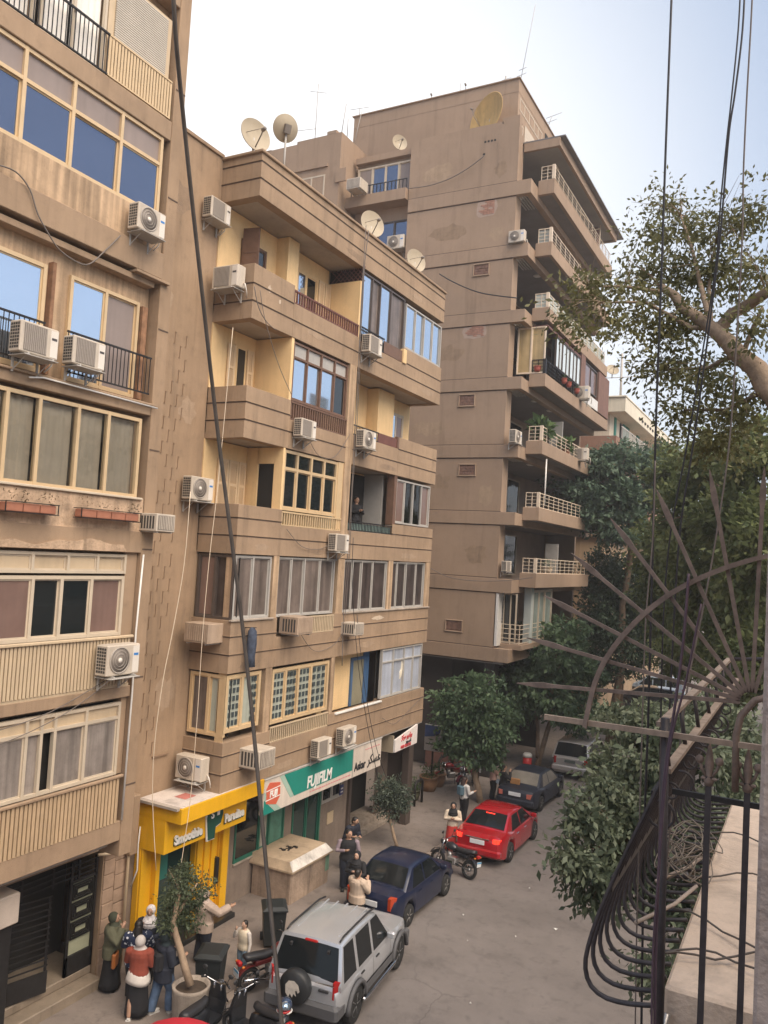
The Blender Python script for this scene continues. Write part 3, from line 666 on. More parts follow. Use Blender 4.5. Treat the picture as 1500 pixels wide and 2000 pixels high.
    d = MB(); d.box(xr, xr + .06, 23.55, 23.66, 5.1, 6.7); d.box(xr, xr + .06, 24.4, 24.75, 5.1, 6.96); d.box(xr, xr + .06, 23.66, 24.4, 6.6, 6.7); d.build('door_frame', bl, R); MB().box(xr + .005, xr + .04, 23.66, 24.4, 5.1, 6.6).build('door', mat('khaki_door', (.26, .24, .17), .6, .1, 2), R)
    pg = mat('pale_blue_panel', (.42, .46, .54), .4, .12, 1.6, .25, grime=.1)
    f4 = window(R, X - .02, [24.82, 25.7, 26.55, 27.3, 28.05], 5.24, 6.92, FRG, pg, trans=6.47, trans_m=pg, t=.045)
    sw = MB()
    for (y, k) in ((26.35, 1), (26.95, -1)):
        sw.prism([(y + k * u, w_) for u, w_ in ((0, 5.75), (.14, 5.85), (.2, 6.2), (.12, 6.42), (.08, 6.1), (-.02, 6.0))], X - .098, X - .07, 'x')
    sw.build('bird_sticker', mat('bird_sticker', (.80, .74, .60), .5, .1, 4), f4)
    s = MB(); s.bbox(X - .06, X + .045, 21.82, 24.86, 5.14, 5.2, .012); s.build('coping', WHITEM, R)
    for i, (u, w_, a, b, m, d) in enumerate(((17.1, 17.1, .07, .10, CHIP, 0), (17.6, 16.9, .05, .06, CHIP, 0), (19.4, 16.5, .5, .12, REP1, 0), (24.4, 13.2, .7, .09, REP2, 0), (27.2, 16.4, .5, .13, REP1, 0), (20.3, 10.2, .8, .10, REP2, 0), (26.3, 10.2, .6, .10, REP1, 0), (17.3, 7.15, .5, .10, REP2, 0), (23.6, 7.2, .6, .1, REP1, 0), (19.3, 4.15, .5, .1, REP1, 0), (26.8, 4.1, .4, .12, REP2, 0), (21.5, 19.58, .6, .1, REP2, 0), (26.0, 19.6, .6, .09, REP1, 0), (17.5, 10.2, .3, .1, REP1, 0), (24.3, 8.05, .4, .07, CHIP, 0))): patch(R, 'x', X, u, w_, a, b, m, 40 + i)
    for i, (u, w_, a, b, m) in enumerate(((14.5, 16.2, .45, .5, REP1), (14.2, 9.0, .3, .7, REP2), (15.7, 13.6, .3, .35, REP1), (14.9, 18.9, .5, .4, REP2), (15.6, 6.4, .35, .4, REP1))): patch(R, 'x', XR + .026 if u < 14.1 else XR, u, w_, a, b, m, 60 + i)
    # --- ground floor shops
    XS = -14.35
    g = MB(); g.box(XS - .3, X - .02, 14.9, Yb, 3.90, 3.96); g.build('soffit', SOFF, R)
    g = MB()
    for (a, b, z0, z1) in ((14.8, 15.1, 0, 3.9), (18.2, 18.9, 0, 3.9), (18.9, 21.4, 0, 1.15), (21.4, 21.8, 0, 3.9), (23.5, 25.3, 0, 1.7), (24.85, 25.3, 1.7, 3.9), (27.5, Yb, 0, 3.9), (18.2, 28.3, 3.0, 3.92)):
        g.box(XS - .12, XS, a, b, z0, z1)
    g.build('shop_wall', mat('shop_stone', (.24, .19, .155), .8, .15, 2, .1, .3, 30, grime=.2), R)
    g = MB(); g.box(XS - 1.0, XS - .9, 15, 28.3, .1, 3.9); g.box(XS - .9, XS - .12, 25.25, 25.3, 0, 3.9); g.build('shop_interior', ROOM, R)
    gf = mat('green_frame', (.03, .16, .11), .5, .1, 4)
    window(R, XS + .02, [18.92, 20.1, 20.6, 21.38], 1.17, 2.95, gf, [DARKG, mat('poster_pale', (.42, .40, .34), .5, .35, 2.5, .2), mat('poster_green', (.10, .26, .20), .5, .3, 2.5)], t=.06)
    window(R, XS + .02, [21.82, 22.65, 23.5], .12, 2.95, gf, mat('green_tint_glass', (.02, .05, .045), .04, 0, spec=.9), t=.07)
    window(R, XS + .02, [23.54, 24.2, 24.84], 1.72, 2.95, FRG, DARKG, t=.06)
    s = MB(); s.bbox(XS - .02, XS + .06, 18.9, 21.4, 1.11, 1.17, .01); s.build('sill', CONC, R)
    s = MB(); s.bbox(XS + .005, XS + .03, 23.95, 24.35, .95, 1.35, .01); s.build('meter_hatch', PAN, R)
    sg = MB(); sg.bbox(XS, XS + .03, 24.7, 24.95, 1.75, 2.1, .01); so = sg.build('shop_plate', mat('plate_blue', (.04, .05, .16), .4, 0), R)
    MB().box(XS + .03, XS + .034, 24.75, 24.9, 1.95, 2.0).box(XS + .03, XS + .034, 24.75, 24.9, 1.84, 1.88).build('print', WHITEM, so)
    s = MB(); s.bbox(-14.6, -14.0, 25.3, 28.2, 0, .22, .015); s.bbox(-15.2, -14.3, 25.3, 28.2, .22, .40, .015); s.build('step', CONC, R)
    s = MB(); s.bbox(XS - .1, XS + .1, 25.25, 25.42, 0, 3.9, .01); s.bbox(-13.6, -13.3, 28.0, 28.3, 0, 3.95, .02); s.each('post', FRD, R)
    s = MB(); s.box(XS - .1, -13.3, 28.3, 28.36, 0, 3.9); s.build('end_wall', FRD, R)
middle_building()

def smoothie_front():
    yel = mat('yellow_paint', (.80, .43, .012), .45, .06, 1.2, .05, grime=.06); gr = mat('sign_green', (.012, .075, .055), .4, .05, 3); wh = mat('sign_white', (.86, .84, .80), .4, 0)
    R = thing('yellow_shop', 'bright yellow shop with raised white lettering under the corner balcony', 'shop', (-13.6, 16.6, 0))
    s = MB(); s.bbox(-14.3, -13.42, 15.0, 18.15, 2.78, 3.6, .01); s.build('sign_box', yel, R)
    s = MB(); s.bbox(-14.3, -12.95, 15.0, 18.25, 3.57, 3.95, .012); s.build('fascia', yel, R)
    MB().bbox(-14.28, -12.97, 15.02, 17.9, 3.95, 3.97, .005).build('roof_sheet', mat('roof_sheet', (.62, .55, .50), .7, .15, 1.5, 0, grime=.3), R)
    MB().box(-13.7, -13.35, 15.55, 15.95, 3.971, 3.976).build('roof_stain', mat('roof_stain', (.45, .16, .13), .8, .2, 3), R)
    for (a, b, name) in ((15.0, 15.46, 'column'), (17.04, 18.2, 'column')):
        c = MB(); c.bbox(-14.34, -14.16, a, b, .1, 2.8, .01)
        n = int((b - a) / .28)
        for i in range(n): y = a + .02 + i * (b - a) / n; c.bbox(-14.18, -14.10, y, y + .17, .1, 2.79, .012)
        c.build(name, yel, R)
    MB().bbox(-14.34, -13.98, 17.95, 18.22, .1, 2.79, .012).build('column', yel, R)
    MB().bbox(-14.34, -14.0, 15.42, 15.56, .1, 2.79, .012).build('column', yel, R)
    MB().bbox(-14.2, -14.02, 17.78, 17.9, 1.05, 1.75, .015).build('handle', IRON, R)
    MB().box(-14.4, -14.36, 15.56, 17.04, .1, 2.8).build('door_glass', mat('green_tint_glass', (.02, .05, .045), .04), R)
    MB().box(-14.36, -14.3, 15.58, 16.15, 1.7, 2.78).build('door_panel', mat('teal_band', (.03, .19, .16), .5, .1), R)
    MB().bbox(-14.5, -13.72, 15.1, 18.35, 0.0, .20, .012).build('threshold', mat('black_granite', (.02, .02, .02), .35, .1), R)
    x = -13.41
    text('Smoothie', .30, wh, R, x + .03, 15.80, 3.03, sx=.86, extrude=.02, bold=.012)
    text('Smoothie', .30, gr, R, x + .012, 15.82, 3.0, sx=.875, extrude=.008, bold=.028, name='lettering_edge')
    text('Paradise', .30, wh, R, x + .03, 17.58, 3.08, sx=.80, extrude=.02, bold=.012)
    text('Paradise', .30, gr, R, x + .012, 17.60, 3.05, sx=.815, extrude=.008, bold=.028, name='lettering_edge')
    e = MB(); e.prism([(16.52, 2.72), (16.76, 2.72), (16.78, 3.0), (16.98, 3.05), (17.06, 3.28), (17.0, 3.5), (16.85, 3.58), (16.5, 3.56), (16.44, 3.3)], x + .01, x + .07, 'x'); eo = e.build('logo', gr, R)
    e = MB(); e.prism([(16.49, 2.69), (16.79, 2.69), (16.81, 2.97), (17.0, 3.02), (17.09, 3.28), (17.02, 3.53), (16.86, 3.61), (16.47, 3.59), (16.41, 3.3)], x + .005, x + .045, 'x'); e.build('logo_edge', wh, R)
    text('S', .26, wh, eo, x + .075, 16.63, 3.33, bold=.008); MB().box(x + .07, x + .085, 16.8, 16.9, 3.28, 3.40).build('print', wh, eo)
    s = MB(); s.tube([(-14.2, 14.98, 3.3), (-14.15, 14.9, 2.9), (-14.15, 14.93, 2.3), (-14.25, 14.85, 1.9)], .02, 6); s.build('cable', WHITEM, R)
smoothie_front()
def photo_sign():
    R = thing('shop_sign', 'long teal and white photo shop sign running under the balconies', 'sign', (-12.95, 21.6, 3.0))
    wh = mat('sign_board', (.66, .58, .50), .5, .08, 1.4, .1); gn = mat('sign_teal', (.015, .24, .19), .45, .06, 2, .05); rd = mat('sign_red', (.62, .13, .07), .5, .05); bk = mat('sign_black', (.03, .03, .035), .5, 0); pk = mat('sign_pink', (.62, .25, .26), .5, .1)
    wt = mat('sign_white', (.86, .84, .80), .4, 0); pg = mat('sign_pale_green', (.36, .50, .42), .5, .05)
    X = -12.98; za, zb = 2.94, 3.88
    MB().bbox(X - .14, X, 18.3, 25.05, za, zb, .01).build('board', wh, R)
    MB().bbox(X - .03, X + .02, 18.28, 25.07, zb, zb + .04, .008).bbox(X - .03, X + .018, 23.09, 23.12, za, zb - .001, .004).build('trim', FRG, R)
    g = MB(); g.prism([(19.78, 3.15), (23.08, 3.19), (23.08, zb - .02), (19.22, zb - .02)], X, X + .006, 'x'); g.prism([(18.31, za + .01), (18.85, za + .01), (18.31, 3.36)], X, X + .006, 'x'); g.build('print', gn, R)
    g = MB(); g.prism([(19.58, 3.15), (19.76, 3.15), (19.20, zb - .02), (19.0, zb - .02)], X, X + .005, 'x'); g.prism([(18.88, za + .01), (19.15, za + .01), (18.31, 3.58), (18.31, 3.39)], X, X + .005, 'x'); g.build('print', pg, R)
    text('FUJIFILM', .46, wt, R, X + .012, 21.1, 3.36, sx=.86, shear=.12, extrude=.004, bold=.014, spacing=.95)
    lo = MB(); cy, cz = 18.70, 3.46                  # the six-sided red emblem
    hexo = [(cy - .30, cz + .18), (cy - .16, cz + .33), (cy + .34, cz + .24), (cy + .36, cz - .13), (cy + .18, cz - .33), (cy - .29, cz - .22)]
    lo.prism(hexo, X, X + .01, 'x'); lo.build('emblem', rd, R)
    text('FUJI', .22, wt, R, X + .016, cy + .03, cz, sx=.98, extrude=.004, bold=.012, shear=.1)
    MB().prism([(cy - .31, cz + .105), (cy + .36, cz + .135), (cy + .36, cz + .16), (cy - .31, cz + .13)], X + .01, X + .014, 'x').prism([(cy - .31, cz - .15), (cy + .36, cz - .12), (cy + .36, cz - .095), (cy - .31, cz - .125)], X + .01, X + .014, 'x').build('print', wt, R)
    text('Askar', .36, bk, R, X + .012, 23.58, 3.24, sx=.86, extrude=.004, bold=.012)
    text('\uFEAE\uFEDC\uFEB4\uFECB', .42, bk, R, X + .012, 24.55, 3.30, sx=.95, extrude=.004, bold=.008)
    q = MB()
    y = 20.6
    while y < 23.0:
        l = .05 + .12 * random.random(); q.box(X, X + .006, y, y + l, 3.045 + .01 * random.random(), 3.085); y += l + .035
    y = 23.9
    while y < 24.9:
        l = .05 + .09 * random.random(); q.box(X, X + .006, y, y + l, 3.68, 3.71); y += l + .04
    q.build('small_print', pk, R)
photo_sign()
def banner_sign():
    R = thing('hanging_sign', 'tilted white sign with red lettering hung below the end of the middle block', 'sign', (-12.9, 26.9, 3.3))
    wt = mat('banner_white', (.80, .74, .70), .6, .06, 2); rd = mat('banner_red', (.55, .06, .07), .5, .1); bk = mat('sign_black', (.03, .03, .035), .5, 0)
    m = MB(); m.prism([(25.95, 3.23), (25.95, 3.66), (27.75, 3.95), (27.75, 3.26)], -12.97, -12.9, 'x'); m.build('board', wt, R)
    m = MB(); m.box(-13.5, -12.98, 25.95, 26.0, 3.2, 3.8); m.build('bracket', mat('banner_side', (.38, .31, .22), .7, .1), R)
    text('\uFEB0\uFEDB\uFEAE\uFEE3 \uFEEE\uFEF3\uFEAA\uFE8D\uFEAE\uFE91', .23, rd, R, -12.89, 26.85, 3.67, sx=.9, bold=.004)
    text('\uFEAE\uFEF3\uFEEE\uFEBC\uFE97', .15, bk, R, -12.89, 27.0, 3.47, sx=1.2, bold=.006)
    text('0100 1277116', .15, rd, R, -12.89, 26.8, 3.33, sx=.95, bold=.005)
banner_sign()
# ------------------------------------------------------------------ tall tower block with corner balconies
LEV = [(5.50, 6.18), (8.72, 9.42), (11.9, 12.55), (15.08, 15.74), (18.33, 18.97), (21.55, 22.2), (24.72, 25.4), (27.78, 28.52)]
def tall_building():
    R = thing('apartment_tower', 'tall brown tower with a blank side wall, stacked corner balconies and a flat canopy', 'building', (-20, 44, 0))
    Y, Ye, X = 36.0, 51.0, -13.06; XB = -12.32
    w = MB(); w.box(-18.9, X, Y, Y + .3, 5.5, 31.5); w.box(-18.9, -15.4, Y + .3, Ye, 5.5, 31.4); w.box(-18.9, -13.9, Y, Y + .3, 31.5, 31.62); w.box(-13.95, X, Y, Y + .4, 31.5, 31.8); w.box(-30, -18.9, Y + 1.0, Ye, 5.5, 31.2); w.box(-22.4, -18.9, Y + .6, Y + 1.0, 5.5, 31.2)
    w.box(X - .3, X, Y + .3, Y + .75, 5.5, 31.0); w.box(-15.4, X - .3, Ye - .3, Ye, 5.5, 31)
    w.build('wall', PLT, R)
    gd = MB()
    for (a, b) in LEV:
        for z in (a, b): gd.box(-18.9, X + .004, Y - .004, Y + .02, z - .028, z + .016)
    gd.build('joint', GROOVE, R)
    bm = MB()
    for (a, b) in LEV:
        bm.bbox(-18.88, XB, Y - .05, Y + .28, a + .02, b - .032, .01); bm.bbox(XB - .3, XB, Y + .28, Ye - .8, a + .03, b - .05, .01)
    bm.build('balcony_beam', PLT, R)
    sf = MB()
    for (a, b) in LEV[1:]: sf.box(-15.4, XB - .3, Y + .75, Ye - .3, a + .12, a + .3)
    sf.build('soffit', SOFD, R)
    rb = MB()
    for (a, b) in LEV[2:]:
        for i in range(5): rb.bbox(X - .15 + i * .14, X - .09 + i * .14, Y + .3, Y + 1.9, a + .05, a + .119, .01)
    rb.build('pergola_fin', FRG, R, kind='stuff')
    bk = MB(); bk.box(-15.4, -15.3, Y + .3, Ye - .3, 5.6, 31); bk.build('recess_wall', mat('tower_recess', (.42, .32, .25), .9, .12, 1), R)
    # balconies
    XF = -11.5; YB = 37.0
    fl = MB(); un = MB()
    for i, (a, b) in enumerate(LEV):
        if i == 0: fl.bbox(-13.2, -11.9, Y + .5, 46, 6.1, 6.35, .01); continue
        y1 = [0, 47, 49.2, 49.4, 50.2, 49.5, 49.6, 49.6][i]; z0 = a + .32; z1 = b + .30
        fl.bbox(XF - .18, XF, YB, y1, z0, z1, .012); fl.bbox(XB + .002, XF - .18, YB, YB + .2, z0, z1, .012); fl.box(XB + .002, XF - .18, y1 - .2, y1, z0, z1)
        un.box(XB + .002, XF - .18, YB + .2, y1 - .2, z0 + .02, z0 + .16)
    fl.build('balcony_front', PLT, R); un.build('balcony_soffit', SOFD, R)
    def hrail(z, y1, m, rows=4, h=.68, panel=None):
        mb = MB(); zz = z + .02
        for i in range(rows + 1): q = zz + h * i / rows; r = .018 if i in (0, rows) else .010; mb.box(XF - .09 - r, XF - .09 + r, YB + .08, y1, q - r, q + r); mb.box(XB + .1, XF - .09, YB + .09 - r, YB + .09 + r, q - r, q + r)
        y = YB + .09
        while y < y1: mb.box(XF - .105, XF - .075, y - .015, y + .015, zz, zz + h); y += .85
        for x in (-12.2, -11.9): mb.box(x - .015, x + .015, YB + .075, YB + .105, zz, zz + h)
        mb.box(XF - .16, XF - .02, YB + .02, YB + .16, zz, zz + h + .03)
        ro = mb.build('railing', m, R)
        if panel: MB().box(XB + .1, XF - .12, YB + .12, YB + .13, zz + .04, zz + h - .03).box(XF - .12, XF - .11, YB + .2, y1 - .1, zz + .04, zz + h - .03).build('pane', panel, ro)
    gp = mat('greenish_panel', (.50, .55, .50), .35, .1, 2)
    for i, m, y1, pn in ((1, CREAMM, 46.5, None), (2, CREAMM, 47, None), (3, CREAMM, 48.5, None), (4, IRON, 43.6, None), (5, CREAMM, 49, gp), (6, CREAMM, 46.6, WHITEM), (7, CREAMM, 49.4, None)):
        hrail(LEV[i][1] + .30, y1, m, panel=pn if i == 5 else None)
    MB().box(XB + .1, XF - .13, YB + .13, YB + .15, 25.75, 26.35).build('railing_panel', mat('grey_green_panel', (.36, .38, .35), .5, .08, 2), R)
    # glazing in the loggias
    for i, (m, cm) in enumerate(((CURT, CURG), (CURW, CURD), (CURT, CURT), (CURG, CURW))):
        z = LEV[i + 0][1] + .05 if i else 6.35
        window(R, -15.05, [36.9, 38.2, 39.5, 40.9, 42.4, 44.5], z, z + 2.25, FRW, CLEAR, curt=[m, cm, m, cm, m], t=.07)
    for i in (4, 5, 6, 7):
        z = LEV[i][1] + .05; window(R, -15.05, [36.9, 38.5, 40.0, 42, 45], z, z + 2.3, FRB if i % 2 else FRW, [DARKG, BROWNG, DARKG, BROWNG], t=.07)
    s = MB(); s.box(-15.2, -13.3, 36.75, 36.8, 24.8 + .65, 27.6); s.build('loggia_wall', mat('white_ceiling', (.66, .64, .60), .9, .05), R)
    for (x, y, z) in ((-12.8, 39.0, 24.83), (-12.9, 38.8, 21.66), (-12.7, 39.3, 18.44), (-12.7, 42.0, 18.44), (-12.8, 39.4, 15.19), (-12.8, 39.4, 12.01)):
        MB().lathe([(.16, z - .05), (.22, z - .02), (.22, z + .01)], (x, y, 0), 12).build('ceiling_lamp', WHITEM, R)
    # first floor glazed in, white pier
    MB().bbox(X - .05, X + .12, Y + .0, Y + .55, 6.24, 8.7, .01).build('pier', WHITEM, R)
    window(R, -11.95, [38.2, 39.2, 40.2, 41.4], 6.35, 8.9, FRW, mat('pale_green_glass', (.32, .38, .35), .15, .2, 1.2, .25, spec=.6), t=.10, room=True)
    MB().bbox(-12.3, -11.93, 37.85, 38.2, 6.35, 9.1, .01).build('pier', mat('pale_green_pier', (.52, .56, .52), .6, .05), R)
    window(R, 36.75, [-12.95, -12.6, -12.3], 6.4, 8.7, FRW, DARKG, ax='y', t=.05)
    mb = MB()
    for z in (6.4, 6.6, 6.82, 7.05, 7.25): mb.box(-13.0, -12.0, 36.56, 36.59, z, z + .025); mb.box(-12.02, -11.99, 36.6, 40, z, z + .025)
    for x in (-12.95, -12.5, -12.05): mb.box(x, x + .03, 36.55, 36.6, 6.35, 7.27)
    mb.build('railing', CREAMM, R)
    # glazed balcony on the fifth level with red cladding past it
    z = LEV[4][1] + .32
    window(R, XF - .03, [38.7, 39.3, 39.9, 40.6, 41.3, 42.0, 42.7, 43.4], z + .72, z + 2.25, FRD, mat('painted_reflection_glass', (.70, .80, .84), .25, .08, 1.5, .1, spec=.8), t=.04, room=True)  # bright mirror reflection put into the pane colour
    window(R, 37.05, [-13.0, -12.3, -11.6], z + .02, z + 2.3, CREAMM, mat('amber_glass', (.46, .34, .17), .3, .15, 1.5, .2, spec=.5), ax='y', t=.05, room=True)
    MB().box(-13.1, XF - .06, 37.2, 43.5, z + 2.3, z + 2.4).build('balcony_roof', REDW, R)
    MB().box(XF - .4, XF - .02, 43.5, 44.4, z + .1, z + 2.6).box(XF - .4, XF - .02, 47.6, 50.3, z + .1, z + 2.5).each('red_cladding', mat('red_brown_cladding', (.20, .11, .085), .8, .15, 2, .2), R)
    window(R, XF - .1, [44.5, 46.0, 47.5], z + .9, z + 2.4, FRD, BROWNG, t=.06)
    MB().box(XF - .06, XF - .03, 44.6, 50.0, z + .1, z + .68).build('lattice_panel', WHITEM, R)
    MB().box(-12.9, XF - .3, 47.2, 47.6, 25.6, 27.6).box(-12.9, XF - .3, 46.8, 47.2, 28.7, 30.6).each('red_cladding', mat('red_brown_cladding', (.20, .11, .085)), R)
    MB().box(-12.8, -12.1, 42.4, 42.5, 16.0, 17.9).box(-12.8, -12.1, 42.6, 42.7, 9.7, 11.3).each('divider', FRG, R)
    MB().tube([(-11.6, 38.1, 13.0), (-11.6, 38.1, 15.3)], .04, 8).build('post', WHITEM, R)
    # canopy over the top floor
    s = MB(); s.bbox(-13.3, -10.95, 36.6, 50.0, 30.62, 30.7, .01); s.build('canopy_sheet', mat('canopy_edge', (.16, .145, .14), .7, .1), R)
    s = MB(); s.bbox(-13.0, -11.2, 36.6, 36.75, 30.2, 30.62, .01); s.bbox(-11.35, -11.2, 36.75, 49.2, 30.2, 30.62, .01); s.bbox(-13, -11.35, 49.05, 49.2, 30.2, 30.62, .01); s.build('canopy_fascia', PLT, R)
    s = MB(); s.box(-15.4, -11.36, 36.76, 49.04, 30.3, 30.4); s.build('canopy_soffit', mat('canopy_soffit', (.33, .31, .285), .9, .08, 1), R)
    s = MB(); s.bbox(-12.35, -11.95, 38.6, 39.1, 30.24, 30.299, .01); so = s.build('vent_frame', CREAMM, R); MB().bbox(-12.24, -12.06, 38.75, 38.95, 30.22, 30.241, .005).build('vent', ROOM, so)
    s = MB(); s.tube([(XF - .1, 46.6, 28.8), (XF - .1, 46.6, 30.3)], .03, 6); s.tube([(XF - .1, 46.6, 30.1), (XF - 1.1, 46.6, 30.0)], .03, 6); s.tube([(XF - .1, 41.8, 29.2), (XF + .1, 44.2, 29.3)], .02, 6); s.build('clothes_pole', CREAMM, R)
    MB().prism([(37.1, 31.0), (37.3, 31.0), (36.9, 30.7)], -13.1, -13.0, 'x').build('bracket', PLT, R)
    # side windows
    o = MB(); o.bbox(-22.75, -18.95, Y - .25, Y + .6, 28.5, 29.08, .01); o.bbox(-22.4, -18.95, Y + .3, Y + .62, 31.12, 31.45, .01); o.bbox(-22.6, -18.9, Y + .55, Y + .65, 25.2, 26.0, .01); o.each('side_balcony', PLT, R)
    window(R, Y + .45, [-22.3, -21.4, -20.6, -19.8, -18.95], 29.1, 30.9, FRW, [SCREEN, BLUEG, BLUEG, SCREEN], ax='y', t=.09)
    rail(R, Y - .1, -22.3, -19.0, 29.1, 29.6, IRON, ax='y', step=.22, r=.02)
    window(R, Y + .5, [-20.9, -19.9, -18.95], 26.1, 27.75, FRD, BLUEG, ax='y', t=.07)
    # patches of brickwork showing through the render
    for (x, z, a, b) in ((-14.55, 27.42, .40, .34), (-14.84, 21.3, .48, .26)):
        q = MB(); rows = int(2 * b / .085)
        n = 16; ring = [(x + a * 1.22 * (1 + .18 * random.random()) * math.copysign(abs(cos(t)) ** .6, cos(t)), z + b * 1.3 * (1 + .18 * random.random()) * math.copysign(abs(sin(t)) ** .6, sin(t))) for t in [2 * pi * k / n for k in range(n)]]
        q.prism(ring, Y - .004, Y + .002, 'y', 1)
        for r in range(rows):
            zz = z - b + r * .085; xx = x - a + (.1 if r % 2 else 0)
            while xx < x + a - .05:
                if random.random() < .85 - .5 * ((xx - x + a) / (2 * a) < .25 and r % 3 == 0): q.box(xx, min(xx + .19, x + a), Y - .012 - .012 * random.random(), Y - .004, zz, zz + .07)
                xx += .205
        q.build('brick_patch', [BRICK, MORT], R, kind='stuff')
    nm = mat('niche_brick_shade', (.20, .115, .085), .95, .35, 7, 0, .5, 20, grime=.3)  # recess shade put into the brick colour; no hole behind it
    for (x, z, a, b) in ((-14.66, 24.33, .37, .25), (-15.06, 17.9, .38, .25), (-14.85, 14.5, .40, .24), (-15.12, 7.0, .40, .23)):
        q = MB(); q.box(x - a, x + a, Y - .012, Y - .002, z - b, z + b, 1)
        for (x0, x1, z0, z1) in ((x - a - .05, x + a + .05, z + b, z + b + .06), (x - a - .05, x - a, z - b, z + b), (x + a, x + a + .05, z - b, z + b), (x - a - .09, x + a + .07, z - b - .07, z - b)): q.bbox(x0, x1, Y - .06, Y + .01, z0, z1, .015)
        for r in range(3):
            for k in range(3): q.box(x - a + .02 + k * .25 + (.08 if r % 2 else 0), min(x - a + .23 + k * .25 + (.08 if r % 2 else 0), x + a), Y - .02 - .012 * random.random(), Y - .012, z - b + .04 + r * .14, z - b + .15 + r * .14, 1)
        q.build('vent_niche', [PLT, nm], R, kind='stuff')
    q = MB()
    for k in range(4): q.box(-14.85 + k * .17, -14.75 + k * .17, Y - .006, Y + .01, 30.72, 30.82)
    q.box(-14.9, -14.78, Y - .006, Y + .01, 30.1, 30.2); q.build('vent_hole', ROOM, R, kind='stuff')
    for i, (u, w_, a, b, m) in enumerate(((-17.2, 29.6, .8, .5, REP1), (-16.5, 26.4, 1.0, .45, REP2), (-13.9, 29.2, .35, .4, REP2), (-17.6, 23.4, .7, .6, REP1), (-16.2, 20.3, .8, .4, REP2), (-13.8, 13.3, .4, .5, REP1), (-17.0, 16.6, .9, .4, REP1), (-14.2, 10.5, .6, .45, REP2), (-14.0, 26.0, .4, .35, REP1), (-16.4, 13.9, .7, .4, REP2))): patch(R, 'y', Y, u, w_, a, b, m, 80 + i)
    # ground floor behind the pavement
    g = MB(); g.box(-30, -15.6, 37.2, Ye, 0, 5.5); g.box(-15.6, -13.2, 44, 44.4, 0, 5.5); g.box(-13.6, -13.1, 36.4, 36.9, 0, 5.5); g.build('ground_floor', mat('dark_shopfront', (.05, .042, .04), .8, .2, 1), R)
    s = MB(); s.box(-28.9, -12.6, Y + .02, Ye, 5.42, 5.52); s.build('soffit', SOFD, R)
    s = MB(); s.bbox(-16.4, -14.6, 36.3, 37.1, 0, 1.3, .02); s.build('low_wall', mat('red_brown_wall', (.20, .10, .08), .9, .15, 2), R)
    # set-back roof storey
    s = MB(); s.box(-23.4, -13.75, 37.5, 43.6, 31.2, 34.6); s.box(-23.4, -13.74, 37.49, 43.61, 33.93, 33.96); s.bbox(-23.5, -13.68, 37.42, 43.7, 34.6, 34.66, .01); s.box(-17.6, -17.2, 38, 38.4, 34.66, 34.8); s.build('roof_storey', PLT, R)
    window(R, -13.73, [37.75, 38.5, 39.3, 40.1, 40.8, 41.5], 33.1, 33.75, FRW, SKYG, t=.06)
    window(R, -13.73, [37.65, 38.4], 31.8, 32.5, FRW, SKYG, t=.06)
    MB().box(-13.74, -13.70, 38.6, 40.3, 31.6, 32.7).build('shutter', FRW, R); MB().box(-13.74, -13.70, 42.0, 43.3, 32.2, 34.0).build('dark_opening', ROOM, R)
    # rear wing seen over the middle block
    s = MB(); s.box(-30, -22.56, 35.0, 46, 10, 32.2); s.box(-30, -27.1, 34.98, 46, 32.2, 32.22); s.box(-25.4, -22.56, 35.0, 46, 32.2, 32.35); s.bbox(-23.5, -22.9, 35.0, 36.0, 32.35, 32.55, .02); s.build('rear_wing', PLT, R)
    window(R, 34.98, [-25.2, -24.3, -23.45], 28.7, 30.2, FRW, [SCREEN, BLUEG], ax='y', t=.08)
    MB().box(-26, -23.3, 34.9, 35, 30.6, 30.75).box(-22.74, -22.1, 34.9, 35.0, 29.6, 30.3).build('ledge', PLT, R)
tall_building()

